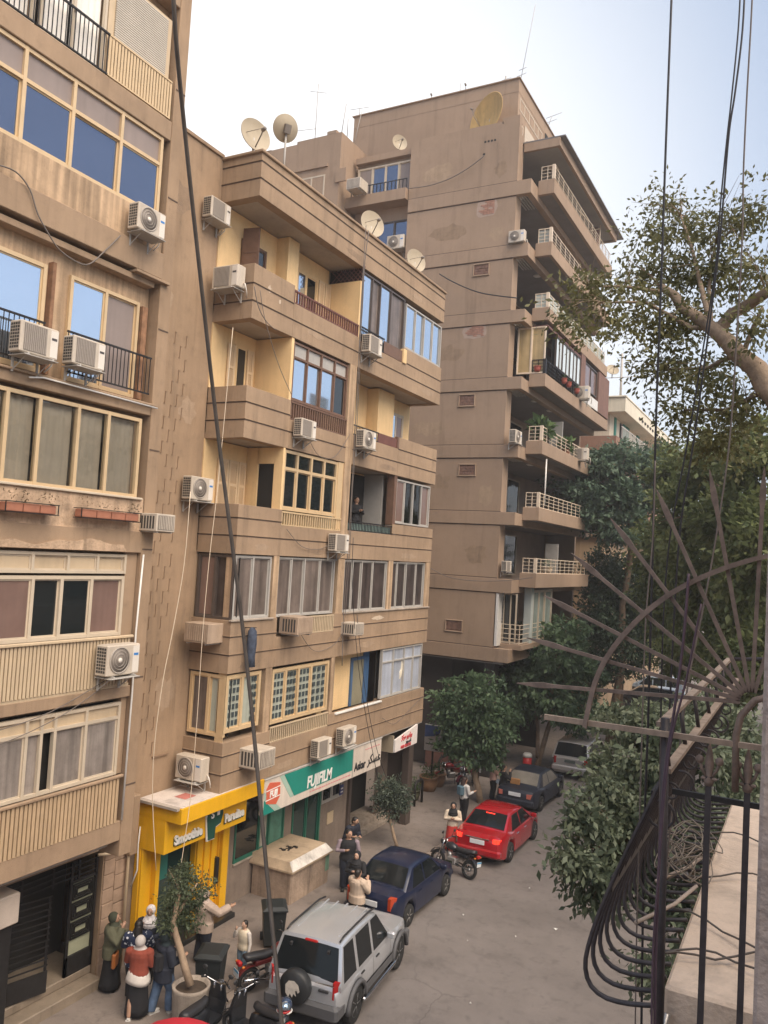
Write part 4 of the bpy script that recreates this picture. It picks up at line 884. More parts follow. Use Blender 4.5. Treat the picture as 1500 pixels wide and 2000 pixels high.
def far_building():
    R = thing('cream_building', 'distant cream building with green shutters rising behind the tower and the dark trees', 'building', (-16, 66, 0))
    cr = mat('far_cream', (.74, .68, .55), .9, .06, .5, .1); rb = mat('far_red_brick', (.30, .17, .12), .9, .15, 1.2, .1); og = mat('far_orange', (.46, .33, .21), .9, .1, .6, .15)
    s = MB(); s.box(-26, -12.9, 57, 80, 15.8, 21.6); s.build('upper_wall', cr, R)
    s = MB(); s.bbox(-26, -11.7, 56.2, 80.5, 21.0, 22.0, .02); s.bbox(-26, -11.65, 56.1, 80.6, 22.0, 22.12, .02); s.build('roof_parapet', cr, R)
    s = MB(); s.box(-26, -12.2, 56, 80, 14.2, 19.3); s.build('middle_wall', rb, R)
    s = MB(); s.box(-26, -12.6, 55.5, 80, 0, 14.2); s.bbox(-26, -11.9, 55.2, 80, 12.2, 13.0, .02); s.bbox(-26, -11.9, 55.2, 80, 9.0, 9.7, .02); s.build('lower_wall', og, R)
    gs = mat('green_shutter', (.02, .24, .19), .6, .1, 2)
    for (a, b) in ((58.3, 58.8), (61.2, 62.2), (62.4, 63.4), (66.5, 67.5)): MB().bbox(-12.92, -12.82, a, b, 19.5, 21.0, .01).build('shutter', gs, R)
    MB().box(-12.91, -12.86, 60.2, 61.15, 19.5, 20.9).build('dark_opening', ROOM, R)
    mb = MB()
    for y in np.arange(57.2, 66, .35): mb.box(-12.1, -12.07, y, y + .04, 19.3, 20.1)
    mb.box(-12.12, -12.05, 57.1, 66, 20.1, 20.15); mb.build('railing', WHITEM, R)
    mb = MB()
    for y in np.arange(61, 78, 1.1): mb.box(-11.69, -11.64, y, y + .5, 21.3, 21.45)
    mb.build('parapet_slot', ROOM, R)
    s = MB(); s.tube([(-13, 60.5, 22.0), (-13, 60.5, 26.2)], .09, 6); s.tube([(-14.4, 60.5, 24.4), (-11.4, 60.5, 24.4)], .03, 5); s.build('roof_mast', FRG, R)
    for i in range(3): window(R, -12.58, [60 + i * 5, 61 + i * 5, 62 + i * 5], 10.2, 11.8, FRW, DARKG, t=.1)
far_building()

# ------------------------------------------------------------------ the building the picture is taken from, and its neighbours along the right side
def own_building():
    R = thing('near_building', 'rough plastered wall edge standing just beside the beige ledge and iron bars', 'building', (3, 0, 0))
    pl = mat('near_rough_plaster', (.40, .33, .29), .95, .22, 3, .15, .9, 22, grime=.4)
    s = MB(); s.bbox(-.068, .7, 1.49, 1.7, 0, 13, .006); s.box(.10, 9, 1.7, 6.2, 0, 8.5); s.box(.7, 9, -8, 1.7, 0, 8.5); s.box(3.4, 9, -8, 6.2, 8.5, 15); s.build('wall', pl, R)
    lm = mat('ledge_stone', (.68, .54, .42), .9, .16, 2.5, 0, .35, 40, grime=.25)
    s = MB(); s.bbox(-.437, .10, 3.18, 5.95, 8.55, 8.70, .012); s.build('ledge', lm, R)
    s = MB(); s.bbox(-.40, .10, 3.24, 5.9, 8.36, 8.53, .01); s.box(-.36, .1, 3.3, 5.9, 4.5, 8.36); s.build('ledge_support', CONC, R)
    s = MB()
    for x in (-.42, -.22, -.07): s.tube([(x, 3.15, 8.62), (x - .03, 3.1, 8.45)], .012, 6)
    s.each('bracket', ALU, R)
own_building()
def row_house():
    for (nm, y0, y1, h, c, lab) in (('apartment_building', 22, 40, 17, (.52, .44, .34), 'pale sunlit apartment block hidden behind the street trees on the right side'),
                               ('apartment_building', 41, 62, 20, (.46, .36, .27), 'tan apartment block far along the right side behind the trees')):
        R = thing(nm, lab, 'building', (8, (y0 + y1) / 2, 0))
        m = mat('row_plaster_%d' % y0, c, .9, .1, .5, .15)
        x0 = 3.9 if y0 < 10 else 5.2
        MB().box(x0, 16, y0, y1, 0, h).build('wall', m, R)
        for k in range(int(h / 3.1)):
            s = MB(); s.bbox(x0 - .6, x0, y0, y1, 3 + k * 3.1, 3.9 + k * 3.1, .02); s.build('balcony_band', m, R)
            for j in range(4):
                a = y0 + .8 + j * (y1 - y0 - 1) / 4
                f = MB().bbox(x0 - .07, x0, a, a + 2.2, 4.1 + k * 3.1, 5.7 + k * 3.1, .01).build('window', FRB, R); MB().box(x0 - .1, x0 - .07, a + .1, a + 2.1, 4.2 + k * 3.1, 5.6 + k * 3.1).build('pane', DARKG, f)
row_house()
# ------------------------------------------------------------------ trees (crown lobes: x, y, z, rx, ry, rz; trunks: point chains)
CR = {
 'T0': [(-12,13.9,2.67,0.39,0.42,0.42),(-11.85,14.4,2.59,0.34,0.4,0.4),(-12.07,13.8,2.14,0.27,0.33,0.33),(-12.01,14.3,2.04,0.45,0.45,0.41),(-12.15,14.2,2.92,0.28,0.28,0.28)],
 'T1': [(-12.86,25.6,1.98,0.57,0.57,0.5),(-12.6,25.9,1.7,0.45,0.45,0.45),(-13.04,25.4,1.73,0.39,0.39,0.36),(-12.78,25.7,1.44,0.5,0.5,0.36)],
 'T2': [(-12.37,32.3,4.26,1.34,1.34,1.29),(-13.14,32,3.56,0.86,1.08,1.08),(-11.49,32.8,3.57,0.91,1.08,1.08),(-12.22,32.4,2.88,1.29,1.29,0.97),(-13.08,32,2.5,0.75,0.75,0.75),(-11.87,32.5,2.07,0.75,0.75,0.54),(-13.43,32,4.48,0.54,0.76,0.76)],
 'T3': [(-11.51,40.5,5.61,2.2,2.2,1.56),(-12.65,40,4.75,1.3,1.43,1.43),(-10.04,41,4.7,1.42,1.42,1.29),(-11.55,40,3.86,2.05,2.05,1.41),(-12.95,39.5,3.23,1.16,1.16,1.16),(-10.35,40.5,3.07,1.53,1.53,1.02),(-11.72,40,2.07,1.54,1.54,1.02),(-11.18,41,6.77,1.57,1.57,0.78)],
 'T4top': [(-10.28,47,16.22,2.07,2.07,1.33),(-12.02,46,14.46,1.62,1.62,0.82),(-10.49,47,14.14,2.36,2.36,1.33),(-8.7,48,15,1.78,1.78,1.78),(-11.52,46,13,1.46,1.46,0.64),(-9.84,47,12.53,1.76,1.76,1.03),(-8.36,49,16.62,1.35,1.35,1.35)],
 'T4low': [(-11.26,50,9.52,1.41,2.19,2.19),(-9.91,51,8.98,1.89,2.51,2.51),(-11.22,49,6.77,1.23,2.14,2.14),(-9.87,50,5.61,1.84,2.46,2.46),(-11.3,50,3.9,1.1,1.3,1.3),(-8.81,52,7.47,1.58,2.84,2.84)],
 'T5': [(-5.07,36,14.25,1.31,1.31,1.31),(-3.26,32,14.38,1.33,1.33,1.14),(-1.79,28,13.86,0.98,1.3,1.3),(-4.34,34,12.39,1.63,1.63,1.43),(-2.51,30,12.17,1.41,1.41,1.41),(-1.52,27,11.53,0.78,1.4,1.4),(-6.19,40,11.05,1.45,1.94,1.94),(-3.59,33,10.39,1.56,1.76,1.76),(-1.82,28,9.95,0.97,1.46,1.46),(-6.4,42,8.56,1.27,2.03,2.03),(-3.82,34,8.38,1.41,1.61,1.61),(-1.99,29,8.26,1,1.34,1.34),(-5.06,38,6.52,1.13,1.13,1.13),(-2.03,28,7.03,1.13,1.13,0.97),(-1.41,27,7.67,0.62,1.08,1.08)],
 'T6': [(-2.54,14,7.59,0.47,0.47,0.34),(-3.07,14.5,7.6,0.31,0.31,0.22),(-2.11,13,7.27,0.43,0.43,0.39),(-2.75,13.5,6.98,0.37,0.45,0.45),(-2.77,12,6.55,0.41,0.41,0.33),(-2.29,12.5,6.59,0.45,0.45,0.45),(-2.92,11.5,6.16,0.32,0.32,0.21),(-2.6,12,5.94,0.51,0.51,0.37),(-2.19,12.5,5.88,0.45,0.45,0.45),(-2.65,12,5.49,0.33,0.33,0.22),(-2.01,13,6.45,0.39,0.62,0.62),(-2.6,12.5,6.76,0.31,0.38,0.38),(-2.14,14,7.65,0.34,0.5,0.5),(-1.75,13.5,7.55,0.48,0.48,0.48)],
 'T6b': [(-1.25,13,7.49,0.38,0.45,0.45),(-1.58,12.5,6.52,0.37,0.59,0.59),(-1.1,12.5,6.62,0.36,0.58,0.58),(-1.81,12.4,5.64,0.37,0.37,0.29),(-1.36,12.2,5.53,0.35,0.5,0.5),(-1.57,11.5,4.94,0.4,0.4,0.4),(-1.13,11.5,4.87,0.4,0.4,0.4)],
 'T7': [(-2.34,9,13.38,0.29,0.29,0.23),(-2.36,8.5,12.82,0.25,0.25,0.22),(-2.15,9,13.01,0.26,0.26,0.26),(-1.88,11,15.1,0.24,0.27,0.27),(-1.96,10.8,14.61,0.3,0.3,0.3),(-1.47,10.5,14.5,0.32,0.32,0.26),(-1.06,10,14.31,0.3,0.3,0.27),(-0.69,9.5,14.17,0.25,0.28,0.28),(-1.92,10,13.85,0.35,0.35,0.31),(-1.49,10,13.74,0.37,0.37,0.34),(-1.07,9.8,13.68,0.35,0.35,0.35),(-0.64,9,13.36,0.27,0.32,0.32),(-1.86,9.5,13.13,0.33,0.33,0.27),(-1.45,9.5,12.97,0.35,0.35,0.29),(-1.55,9.5,12.5,0.35,0.35,0.29),(-1.07,9.2,12.29,0.33,0.33,0.28),(-0.69,9,11.91,0.32,0.32,0.32),(-1.31,9.5,11.97,0.35,0.35,0.23),(-0.96,9.3,11.64,0.39,0.39,0.28),(-0.58,8.5,12.62,0.23,0.23,0.2),(-2.08,9.5,13.51,0.24,0.24,0.24)],
}
TK = {
 'T0p': [(-11.44,13.9,0.83),(-11.79,13.9,1.53),(-11.95,13.8,2.07),(-12.01,14.0,2.58)],
 'T1p': [(-12.43,25.7,-0.01),(-12.68,25.6,0.79),(-12.88,25.6,1.36),(-12.82,25.6,1.9)],
 'T2p': [(-12.06,32.5,0.07),(-12.24,32.4,1.08),(-12.41,32.4,2.11),(-12.33,32.4,3.61)],
 'T2b': [(-12.41,32.4,2.11),(-12.87,32.3,2.69)],
 'T3p': [(-11.83,39.5,0.0),(-11.56,39.6,1.15),(-11.29,39.8,2.41),(-11.31,40.0,4.4)],
 'T3b': [(-11.76,39.5,0.64),(-11.86,39.6,2.11),(-12.27,39.8,3.79)],
 'T4b': [(-9.46,48.5,11.58),(-8.72,48.5,13.25),(-8.44,49.0,15.11)],
 'limb': [(-0.16,8.6,11.67),(-0.45,8.8,12.11),(-0.76,9.0,12.5),(-1.04,9.2,12.83),(-1.35,9.5,13.2),(-1.69,9.8,13.57)],
 'limb2': [(-1.01,9.2,12.79),(-0.84,9.2,12.98),(-0.49,9.0,13.12),(-0.2,8.8,13.16)],
 'l3': [(-1.04,9.2,12.83),(-1.21,9.6,13.45),(-1.39,10.0,14.1),(-1.6,10.5,14.71)],
 'l4': [(-1.04,9.2,12.83),(-1.14,9.7,13.48),(-1.13,10.0,14.07)],
 'l5': [(-0.94,9.2,12.84),(-1.26,9.3,12.9),(-1.79,9.4,13.27),(-2.16,9.0,13.18)],
 'l6': [(-0.71,9.0,12.45),(-0.61,8.9,12.73),(-0.52,8.8,12.91)],
 'l7': [(-1.66,9.6,13.44),(-2.03,9.4,13.48),(-2.34,9.0,13.38)],
 'l8': [(-0.45,8.8,12.07),(-0.85,9.1,11.93),(-1.3,9.4,12.0)],
 'l9': [(-0.76,9.0,12.5),(-1.07,9.2,12.41),(-1.55,9.5,12.5)],
}
TK.update({'T4':[(-10.11,49.0,1.92),(-9.77,49.0,4.5),(-9.92,49.0,8.09),(-9.46,48.5,11.58),(-9.64,48.0,13.19),(-10.24,47.0,15.18)],'limb':[(-0.16,8.6,11.67),(-0.45,8.8,12.11),(-0.76,9.0,12.5),(-1.04,9.2,12.83),(-1.35,9.5,13.2),(-1.69,9.8,13.57)],'limb2':[(-1.01,9.2,12.79),(-0.84,9.2,12.98),(-0.49,9.0,13.12),(-0.2,8.8,13.16)],'l3':[(-1.04,9.2,12.83),(-1.21,9.6,13.45),(-1.39,10.0,14.1),(-1.6,10.5,14.71)],'l4':[(-1.04,9.2,12.83),(-1.14,9.7,13.48),(-1.13,10.0,14.07)],'l5':[(-0.94,9.2,12.84),(-1.26,9.3,12.9),(-1.79,9.4,13.27),(-2.16,9.0,13.18)],'l6':[(-0.71,9.0,12.45),(-0.61,8.9,12.73),(-0.52,8.8,12.91)],'l7':[(-1.66,9.6,13.44),(-2.03,9.4,13.48),(-2.34,9.0,13.38)],'l8':[(-0.45,8.8,12.07),(-0.85,9.1,11.93),(-1.3,9.4,12.0)],'l9':[(-0.76,9.0,12.5),(-1.07,9.2,12.41),(-1.55,9.5,12.5)]})
def leaves(par, blobs, n, size, m, spread=.22, per=14, shell=.55, droop=.35, name='crown', kind=None, seed=1, fill=1.0):
    """a crown of folded leaf blades gathered in sprays through the volume of its lobes"""
    g = np.random.default_rng(seed); b = np.array(blobs); w = b[:, 3] * b[:, 4] * b[:, 5]; w = w ** .8; w /= w.sum()
    nc = max(4, n // per); idx = g.choice(len(b), nc, p=w)
    d = g.normal(size=(nc, 3)); d /= np.linalg.norm(d, axis=1)[:, None]
    r = (1 - shell) * g.random(nc) + shell * g.random(nc) ** .25
    lump = 1 + .28 * np.sin(d[:, 0] * 5 + idx) * np.sin(d[:, 1] * 6 + idx * 2) + .14 * g.normal(size=nc)
    c = b[idx, :3] + d * (r * lump)[:, None] * b[idx, 3:6]
    k = np.repeat(np.arange(nc), per); N = len(k)
    outw = d[k] * .6 + g.normal(size=(N, 3)) * .65; outw[:, 2] -= droop * g.random(N)
    outw /= np.linalg.norm(outw, axis=1)[:, None]
    p = c[k] + g.normal(size=(N, 3)) * spread * np.array([1, 1, .6]) + outw * size * .5
    side = np.cross(outw, g.normal(size=(N, 3))); side /= np.linalg.norm(side, axis=1)[:, None] + 1e-9
    nrm = np.cross(outw, side)
    s = (size * (.6 + .7 * g.random(N)))[:, None]
    v = np.empty((N, 4, 3)); v[:, 0] = p - outw * s * .5; v[:, 2] = p + outw * s * .55
    v[:, 1] = p + side * s * .24 + nrm * s * .07; v[:, 3] = p - side * s * .24 + nrm * s * .07
    off = np.array(ORG.get(par.name, (0, 0, 0)))
    v = (v - off).reshape(-1, 3)
    me = bpy.data.meshes.new(name); me.vertices.add(N * 4); me.loops.add(N * 4); me.polygons.add(N)
    me.vertices.foreach_set('co', v.ravel()); me.loops.foreach_set('vertex_index', np.arange(N * 4, dtype=np.int32))
    me.polygons.foreach_set('loop_start', np.arange(0, N * 4, 4, dtype=np.int32)); me.polygons.foreach_set('loop_total', np.full(N, 4, dtype=np.int32))
    me.polygons.foreach_set('use_smooth', np.ones(N, dtype=bool)); me.update(calc_edges=True)
    me.materials.append(m); o = bpy.data.objects.new(name, me); C.objects.link(o); o.parent = par
    return props(o, kind='stuff' if name == 'plant' else kind)
BARK = mat('bark', (.20, .14, .095), .95, .25, 6, .2, .8, 25, grime=.3)
BARKL = mat('smooth_bark', (.33, .24, .165), .9, .25, 4, .1, .6, 18, grime=.35)
def twigs(mb, blobs, roots, n, r=.012, seed=3):
    g = random.Random(seed)
    for i in range(n):
        b = g.choice(blobs); a = Vector(min(roots, key=lambda q: (Vector(q) - Vector(b[:3])).length))
        e = Vector((b[0] + (g.random() - .5) * b[3] * 1.5, b[1] + (g.random() - .5) * b[4] * 1.5, b[2] + (g.random() - .3) * b[5] * 1.4))
        m = a.lerp(e, .5) + Vector((g.random() - .5, g.random() - .5, g.random() * .6)) * .25 * (e - a).length * .6
        mb.tube([a, a.lerp(m, .5) + Vector((0, 0, .02)), m, m.lerp(e, .6), e], [r, r * .85, r * .7, r * .5, r * .25], 5)
LF_FICUS = leaf_mat('ficus_leaf', (.060, .105, .060), (.140, .210, .105), .32)
LF_DARK = leaf_mat('bluish_leaf', (.060, .108, .078), (.135, .200, .125), .3)
LF_MASS = leaf_mat('street_leaf', (.090, .130, .050), (.240, .265, .105), .4)
LF_NEAR = leaf_mat('near_leaf', (.075, .108, .065), (.190, .215, .14), .3)
LF_SUN = leaf_mat('thin_leaf', (.085, .092, .050), (.225, .215, .085), .38)
LF_SMALL = leaf_mat('olive_leaf', (.060, .085, .045), (.135, .165, .09), .3)
def tree(name, label, base, chains, blobs, n, size, lm, bark=BARK, group=None, tw=10, twr=.012, seed=1, cat='tree', **kw):
    R = thing(name, label, cat, base, group=group)
    mb = MB(); roots = []
    for ch, r0, r1 in chains:
        k = len(ch); pts = []
        for i in range(k - 1):
            a, b = Vector(ch[i]), Vector(ch[i + 1])
            for t in (0, .5): pts.append(a.lerp(b, t) + Vector((random.gauss(0, 1), random.gauss(0, 1), 0)) * r0 * .12)
        pts.append(Vector(ch[-1])); rs = [r0 + (r1 - r0) * i / (len(pts) - 1) for i in range(len(pts))]
        mb.tube(pts, rs, 8); roots += [tuple(q) for q in pts[len(pts) // 3:]]
    if tw: twigs(mb, blobs, roots, tw, twr, seed)
    mb.build('trunk', bark, R)
    leaves(R, blobs, n, size, lm, seed=seed, **kw)
    return R
G1 = 'trees along the left pavement'
tree('small_tree', 'small leaning bushy tree growing from a round concrete pot before the yellow shop', (-11.5, 14, .08), [(TK['T0p'], .085, .05), ([TK['T0p'][2], (-11.9, 14.2, 2.5), (-11.85, 14.4, 2.7)], .04, .02)], CR['T0'], 4200, .075, LF_SMALL, BARKL, G1, 8, spread=.07, seed=4)
tree('small_tree', 'small tree with a thin leaning trunk between the blue car and the photo shop step', (-12.43, 25.7, 0), [(TK['T1p'], .06, .04)], CR['T1'], 3600, .11, leaf_mat('grey_green_leaf', (.055, .075, .055), (.12, .15, .11), .2), BARKL, G1, 8, spread=.1, seed=5)
tree('ficus_tree', 'round dark green ficus with a bare brown trunk behind the red car', (-12.06, 32.5, 0), [(TK['T2p'], .15, .10), (TK['T2b'], .08, .04)], CR['T2'], 11000, .23, LF_FICUS, BARKL, G1, 12, .03, spread=.17, per=34, seed=6, droop=.8)
tree('ficus_tree', 'wide dark ficus leaning over the silver van under the tower', (-11.83, 39.5, 0), [(TK['T3p'], .15, .09), (TK['T3b'], .11, .06)], CR['T3'][:6] + CR['T3'][7:], 13000, .29, LF_FICUS, BARK, G1, 14, .03, spread=.24, per=34, seed=7, droop=.8)
tree('dark_tree', 'tall bluish tree with flat layered branches in front of the tower balconies', (-10.3, 49, 0), [([(-10.3, 49, 0)] + TK['T4'], .28, .10), (TK['T4b'], .12, .05)], CR['T4top'], 14000, .32, LF_DARK, BARK, G1, 16, .05, spread=.26, per=34, seed=8, droop=.5)
tree('dark_tree', 'deep dark leafy tree filling the gap below the layered tree', (-10.2, 50.6, 0), [([(-10.2, 50.6, 0), (-10.1, 50.6, 4), (-10.0, 50.6, 9)], .22, .08)], CR['T4low'], 21000, .27, leaf_mat('deep_leaf', (.028, .052, .032), (.065, .10, .055), .25), BARK, G1, 10, .05, spread=.3, seed=9)
G2 = 'trees along the right side of the street'
a, b_, c_ = CR['T5'][:6], CR['T5'][6:11], CR['T5'][11:]
tree('street_tree', 'big leafy tree behind the cables whose crown meets the sky', (.9, 29, 0), [([(.9, 29, 0), (.6, 29, 5), (-1.2, 29.5, 9), (-2.4, 30, 12.5)], .3, .12), ([(.6, 29, 5), (-.8, 28, 10), (-1.6, 28, 13)], .2, .08)], a, 19000, .25, LF_MASS, BARK, G2, 14, .04, spread=.24, per=30, seed=10)
tree('street_tree', 'shaded street tree standing farther off behind the rusty fan of spikes', (.9, 39, 0), [([(.9, 39, 0), (.2, 38.6, 5), (-3, 37, 8), (-5.5, 40, 10.5)], .28, .1)], b_, 16000, .27, LF_MASS, BARK, G2, 12, .04, spread=.26, per=30, seed=11)
tree('street_tree', 'leafy tree just past the fan hub beside the plastered wall edge', (.9, 27.5, 0), [([(.9, 27.5, 0), (.5, 28, 4), (-1.4, 29, 7), (-2, 29, 9)], .22, .1)], c_, 14000, .23, LF_MASS, BARK, G2, 10, .04, spread=.24, per=30, seed=12)
tree('street_tree', 'pale green tree below the basket railing reaching over the road', (-1.0, 13.2, 0), [([(-1.0, 13.2, 0), (-1.15, 13.1, 3), (-1.6, 12.9, 5.2), (-2.3, 12.4, 6.2)], .16, .05), ([(-1.15, 13.1, 3), (-1.4, 13.2, 5.5), (-2.1, 13.6, 7.2)], .11, .04)], CR['T6'], 13000, .125, LF_NEAR, BARK, G2, 26, .014, spread=.12, per=24, seed=13, droop=.9)
CR['T6b'] += [(-1.13,15,7.47,.52,.52,.52),(-.75,14,7.23,.4,.48,.48),(-1.56,16,7.6,.56,.56,.47),(-.81,13,6.83,.37,.44,.44)]
tree('street_tree', 'shaded green tree close under the basket railing beside the ledge', (-.6, 12.2, 0), [([(-.6, 12.2, 0), (-.9, 12.2, 3), (-1.2, 12.3, 6.5)], .14, .05)], CR['T6b'], 13000, .125, LF_NEAR, BARK, G2, 10, .014, spread=.13, per=24, seed=14, droop=.9)
lim = [([(1.1, 7.9, 0), (1.05, 7.95, 4), (.8, 8.1, 8), (.3, 8.4, 10.8)] + TK['limb'], .20, .045), (TK['limb2'], .07, .05), (TK['l3'], .035, .012), (TK['l4'], .03, .01), (TK['l5'], .035, .01), (TK['l6'], .03, .015), (TK['l7'], .025, .01), (TK['l8'], .03, .01), (TK['l9'], .03, .01)]
tree('leaning_tree', 'sparse yellowing tree with a thick bare limb stretching across the sky past the cables', (1.1, 7.9, 0), lim, [(x,y,z,a*1.45,b*1.6,c*1.4) for x,y,z,a,b,c in CR['T7']], 12000, .070, LF_SUN, mat('limb_bark', (.25, .185, .13), .9, .3, 4, .1, .7, 16, grime=.4), G2, 150, .005, spread=.085, per=9, seed=15, droop=.6, shell=.1)
# ------------------------------------------------------------------ air conditioners, dishes, aerials, pots and other fixtures on the walls
ACW = mat('ac_casing', (.56, .49, .405), .5, .08, 3, .12, grime=.15); ACG = mat('ac_grille', (.22, .19, .165), .6, .12, 8, grime=.2); ACB = mat('ac_brown', (.40, .30, .22), .7, .12, 3, .15, grime=.2)
ACV = mat('ac_slot', (.05, .045, .04), .7, .1, 8); ACL = mat('ac_label', (.72, .67, .60), .5, .04, 3); LBL = mat('ac_blue_sticker', (.05, .22, .55), .4, 0); LBK = mat('ac_dark_badge', (.07, .06, .06), .5, 0)
def ac_split(round_fan=True, w=.80, h=.56, d=.30, badge=LBL):
    R = thing('air_conditioner', '', 'air conditioner', (0, 0, 0))
    MB().bbox(.06, .06 + d, -w / 2, w / 2, 0, h, .018).build('casing', ACW, R)
    x = .06 + d; fy = -w * .12; r = h * .42
    if round_fan:
        g = MB(); g.cyl((x - .004, fy, h / 2), r, .008, 'x', 24)
        for k in range(1, 5): g.torus((x + .008, fy, h / 2), r * k / 4.2, .006, 'x', 24, 4, 1)
        g.torus((x + .006, fy, h / 2), r, .014, 'x', 28, 6, 1); go = g.build('fan_grille', [ACG, mat('ac_ring', (.36, .32, .28), .5, .05)], R)
        MB().lathe([(.05, x + .004), (.045, x + .022), (.01, x + .026)], (0, fy, h / 2), 12, axis='x').build('hub', ACL, go)
    else:
        g = MB(); g.bbox(x - .003, x + .006, fy - r * 1.02, fy + r * 1.02, h * .07, h * .93, .03)
        for k in range(12): y = fy - r + 2 * r * (k + .5) / 12; g.box(x + .006, x + .014, y - .006, y + .006, h * .09, h * .91, 1)
        g.build('fan_grille', [ACG, mat('ac_ring', (.36, .32, .28))], R)
    lb = MB(); lb.bbox(x, x + .005, w * .27, w * .47, h * .06, h * .94, .003); lo = lb.build('label_panel', ACL, R)
    MB().box(x + .005, x + .008, w * .30, w * .44, h * .62, h * .70).build('badge', badge, lo)
    sv = MB()
    for i in range(4):
        for j in range(8): sv.box(.10 + i * .058, .10 + i * .058 + .044, -w / 2 - .004, -w / 2 + .01, .06 + j * h * .105, .06 + j * h * .105 + h * .075)
    sv.build('side_vent', ACV, R)
    br = MB()
    for y in (-w * .32, w * .32): br.box(0, .42, y - .018, y + .018, -.035, 0); br.box(0, .03, y - .018, y + .018, -.30, -.035); br.tube([(.02, y, -.28), (.36, y, -.03)], .012, 4, smooth=False)
    br.bbox(.02, .44, -w * .45, w * .45, -.05, -.034, .004); br.build('bracket', FRG, R)
    pp = MB(); pp.tube([(.12, w / 2, h * .25), (.16, w / 2 + .07, h * .2), (.1, w / 2 + .08, -.05), (0, w / 2 + .02, -.18)], .017, 6); pp.build('pipe', ACL, R)
    return R
def ac_window(w=.62, h=.42, d=.55, m=ACW, face=ACG):
    R = thing('air_conditioner', '', 'air conditioner', (0, 0, 0))
    MB().bbox(-.05, d, -w / 2, w / 2, 0, h, .012).build('casing', m, R)
    g = MB(); g.bbox(d, d + .006, -w * .43, w * .43, h * .1, h * .9, .004)
    for k in range(9): y = -w * .4 + w * .8 * (k + .5) / 9; g.box(d + .006, d + .014, y - .01, y + .01, h * .12, h * .88, 1)
    g.build('back_grille', [face, m], R)
    v = MB()
    for k in range(5): x = .06 + k * (d - .1) / 5; v.box(x, x + (d - .1) / 9, -w / 2 - .005, -w / 2 + .01, h * .14, h * .86)
    v.build('side_vent', ACV, R)
    b = MB(); b.box(-.02, d * .95, -w * .4, -w * .34, -.03, 0); b.box(-.02, d * .95, w * .34, w * .4, -.03, 0); b.build('bracket', FRG, R); return R
GA = 'air conditioners on the facades'
PR = {'r': ac_split(True), 's': ac_split(False, .78, .54, badge=LBK), 'w': ac_window(), 'b': ac_window(.66, .42, .50, ACB, ACB)}
used = set()
def put_ac(k, x, y, z, label, rz=0.0, s=1.0):
    R = PR[k]
    if k not in used:
        used.add(k); R.location = (x, y, z); R.rotation_euler = (0, 0, rz); R['label'] = label; R['group'] = GA; R.scale = (s, s, s)
    else: dup(R, (x, y, z), rz, label, GA, s)
X = -13.0
put_ac('r', X + .03, 12.36, 16.72, 'round-fan condenser with a blue sticker under the blue mirror windows')
put_ac('s', X + .03, 9.82, 13.46, 'square-grille condenser on the black railing before the tree-reflecting balcony door of the near block', s=1.06)
put_ac('s', X + .03, 10.98, 13.52, 'square-grille condenser before the sliding balcony window, beside its twin', s=1.02)
put_ac('r', X + .04, 12.42, 7.40, 'big white round-fan condenser fixed to the pale slatted screen', s=1.12)
put_ac('w', -13.02, 13.32, 10.42, 'white framed window unit set in the pilaster edge of the near block', s=.92)
put_ac('s', -14.27, 16.02, 18.66, 'top condenser under the roof band in the corner of the blank wall', s=1.0)
put_ac('s', -13.62, 16.38, 16.85, 'condenser with looped pipes on the corner band below the open brown shutter', -pi / 2, s=1.08)
put_ac('r', -14.27, 16.02, 11.32, 'round-fan condenser with brown pipe loops beside the cream shutters', s=1.06)
put_ac('b', -13.62, 16.42, 7.72, 'brown window unit under the dusty corner glazing', -pi / 2, s=1.18)
put_ac('r', -13.70, 16.36, 4.28, 'old round-fan condenser standing over the yellow shop roof', -pi / 2, s=1.05)
put_ac('w', X + .0, 17.48, 4.50, 'louvred window unit jutting out above the yellow fascia', s=1.15)
put_ac('s', X + .02, 18.86, 13.36, 'square-grille condenser under the mirrored window with brown rail', s=.95)
put_ac('s', X + .02, 22.36, 16.62, 'square-grille condenser below the tall mirrored panes of the top floor', s=1.05)
put_ac('r', X + .03, 22.34, 13.56, 'round-fan condenser beside the red balcony panel')
put_ac('s', X + .02, 21.05, 10.22, 'square-grille condenser under the dark glazed bay with gilt frames', s=.98)
put_ac('b', X + .02, 18.95, 7.86, 'brown window unit on the tan railing of the dusty windows', s=1.15)
put_ac('w', X + .02, 22.16, 7.64, 'small window unit below the streaky dark glazing', s=.9)
put_ac('s', X + .05, 20.72, 4.14, 'cream condenser directly above the teal sign panel', s=.95)
put_ac('r', X + .05, 22.16, 4.22, 'white round-fan condenser above the join of the teal and white sign', s=.98)
put_ac('w', -21.65, 35.72, 29.12, 'window unit on the ledge of the high side balcony of the tower', -pi / 2, s=1.35)
put_ac('r', -19.5, 36.4, 26.02, 'condenser before the blue side window of the tower', -pi / 2, s=1.25)
put_ac('r', -12.9, 36.2, 25.44, 'condenser wedged behind the tower beam near the grey balcony panel', -pi / 2)
put_ac('r', -12.75, 36.05, 15.76, 'condenser with a rusty back standing on the beam beside the white balcony rail', 0, s=1.1)
put_ac('s', -12.95, 36.35, 9.75, 'slim white condenser behind the lowest railed balcony of the tower', 0, s=.9)
put_ac('r', -11.5, 43.75, 19.3, 'tall condenser at the end of the balcony with red flower pots', -pi / 2, s=1.25)
put_ac('s', -11.5, 44.1, 15.98, 'condenser at the end of the white balcony with plants', -pi / 2, s=1.25)
put_ac('r', -11.55, 44.66, 25.9, 'condenser half hidden by leaves on an upper tower balcony', -pi / 2, s=1.1)

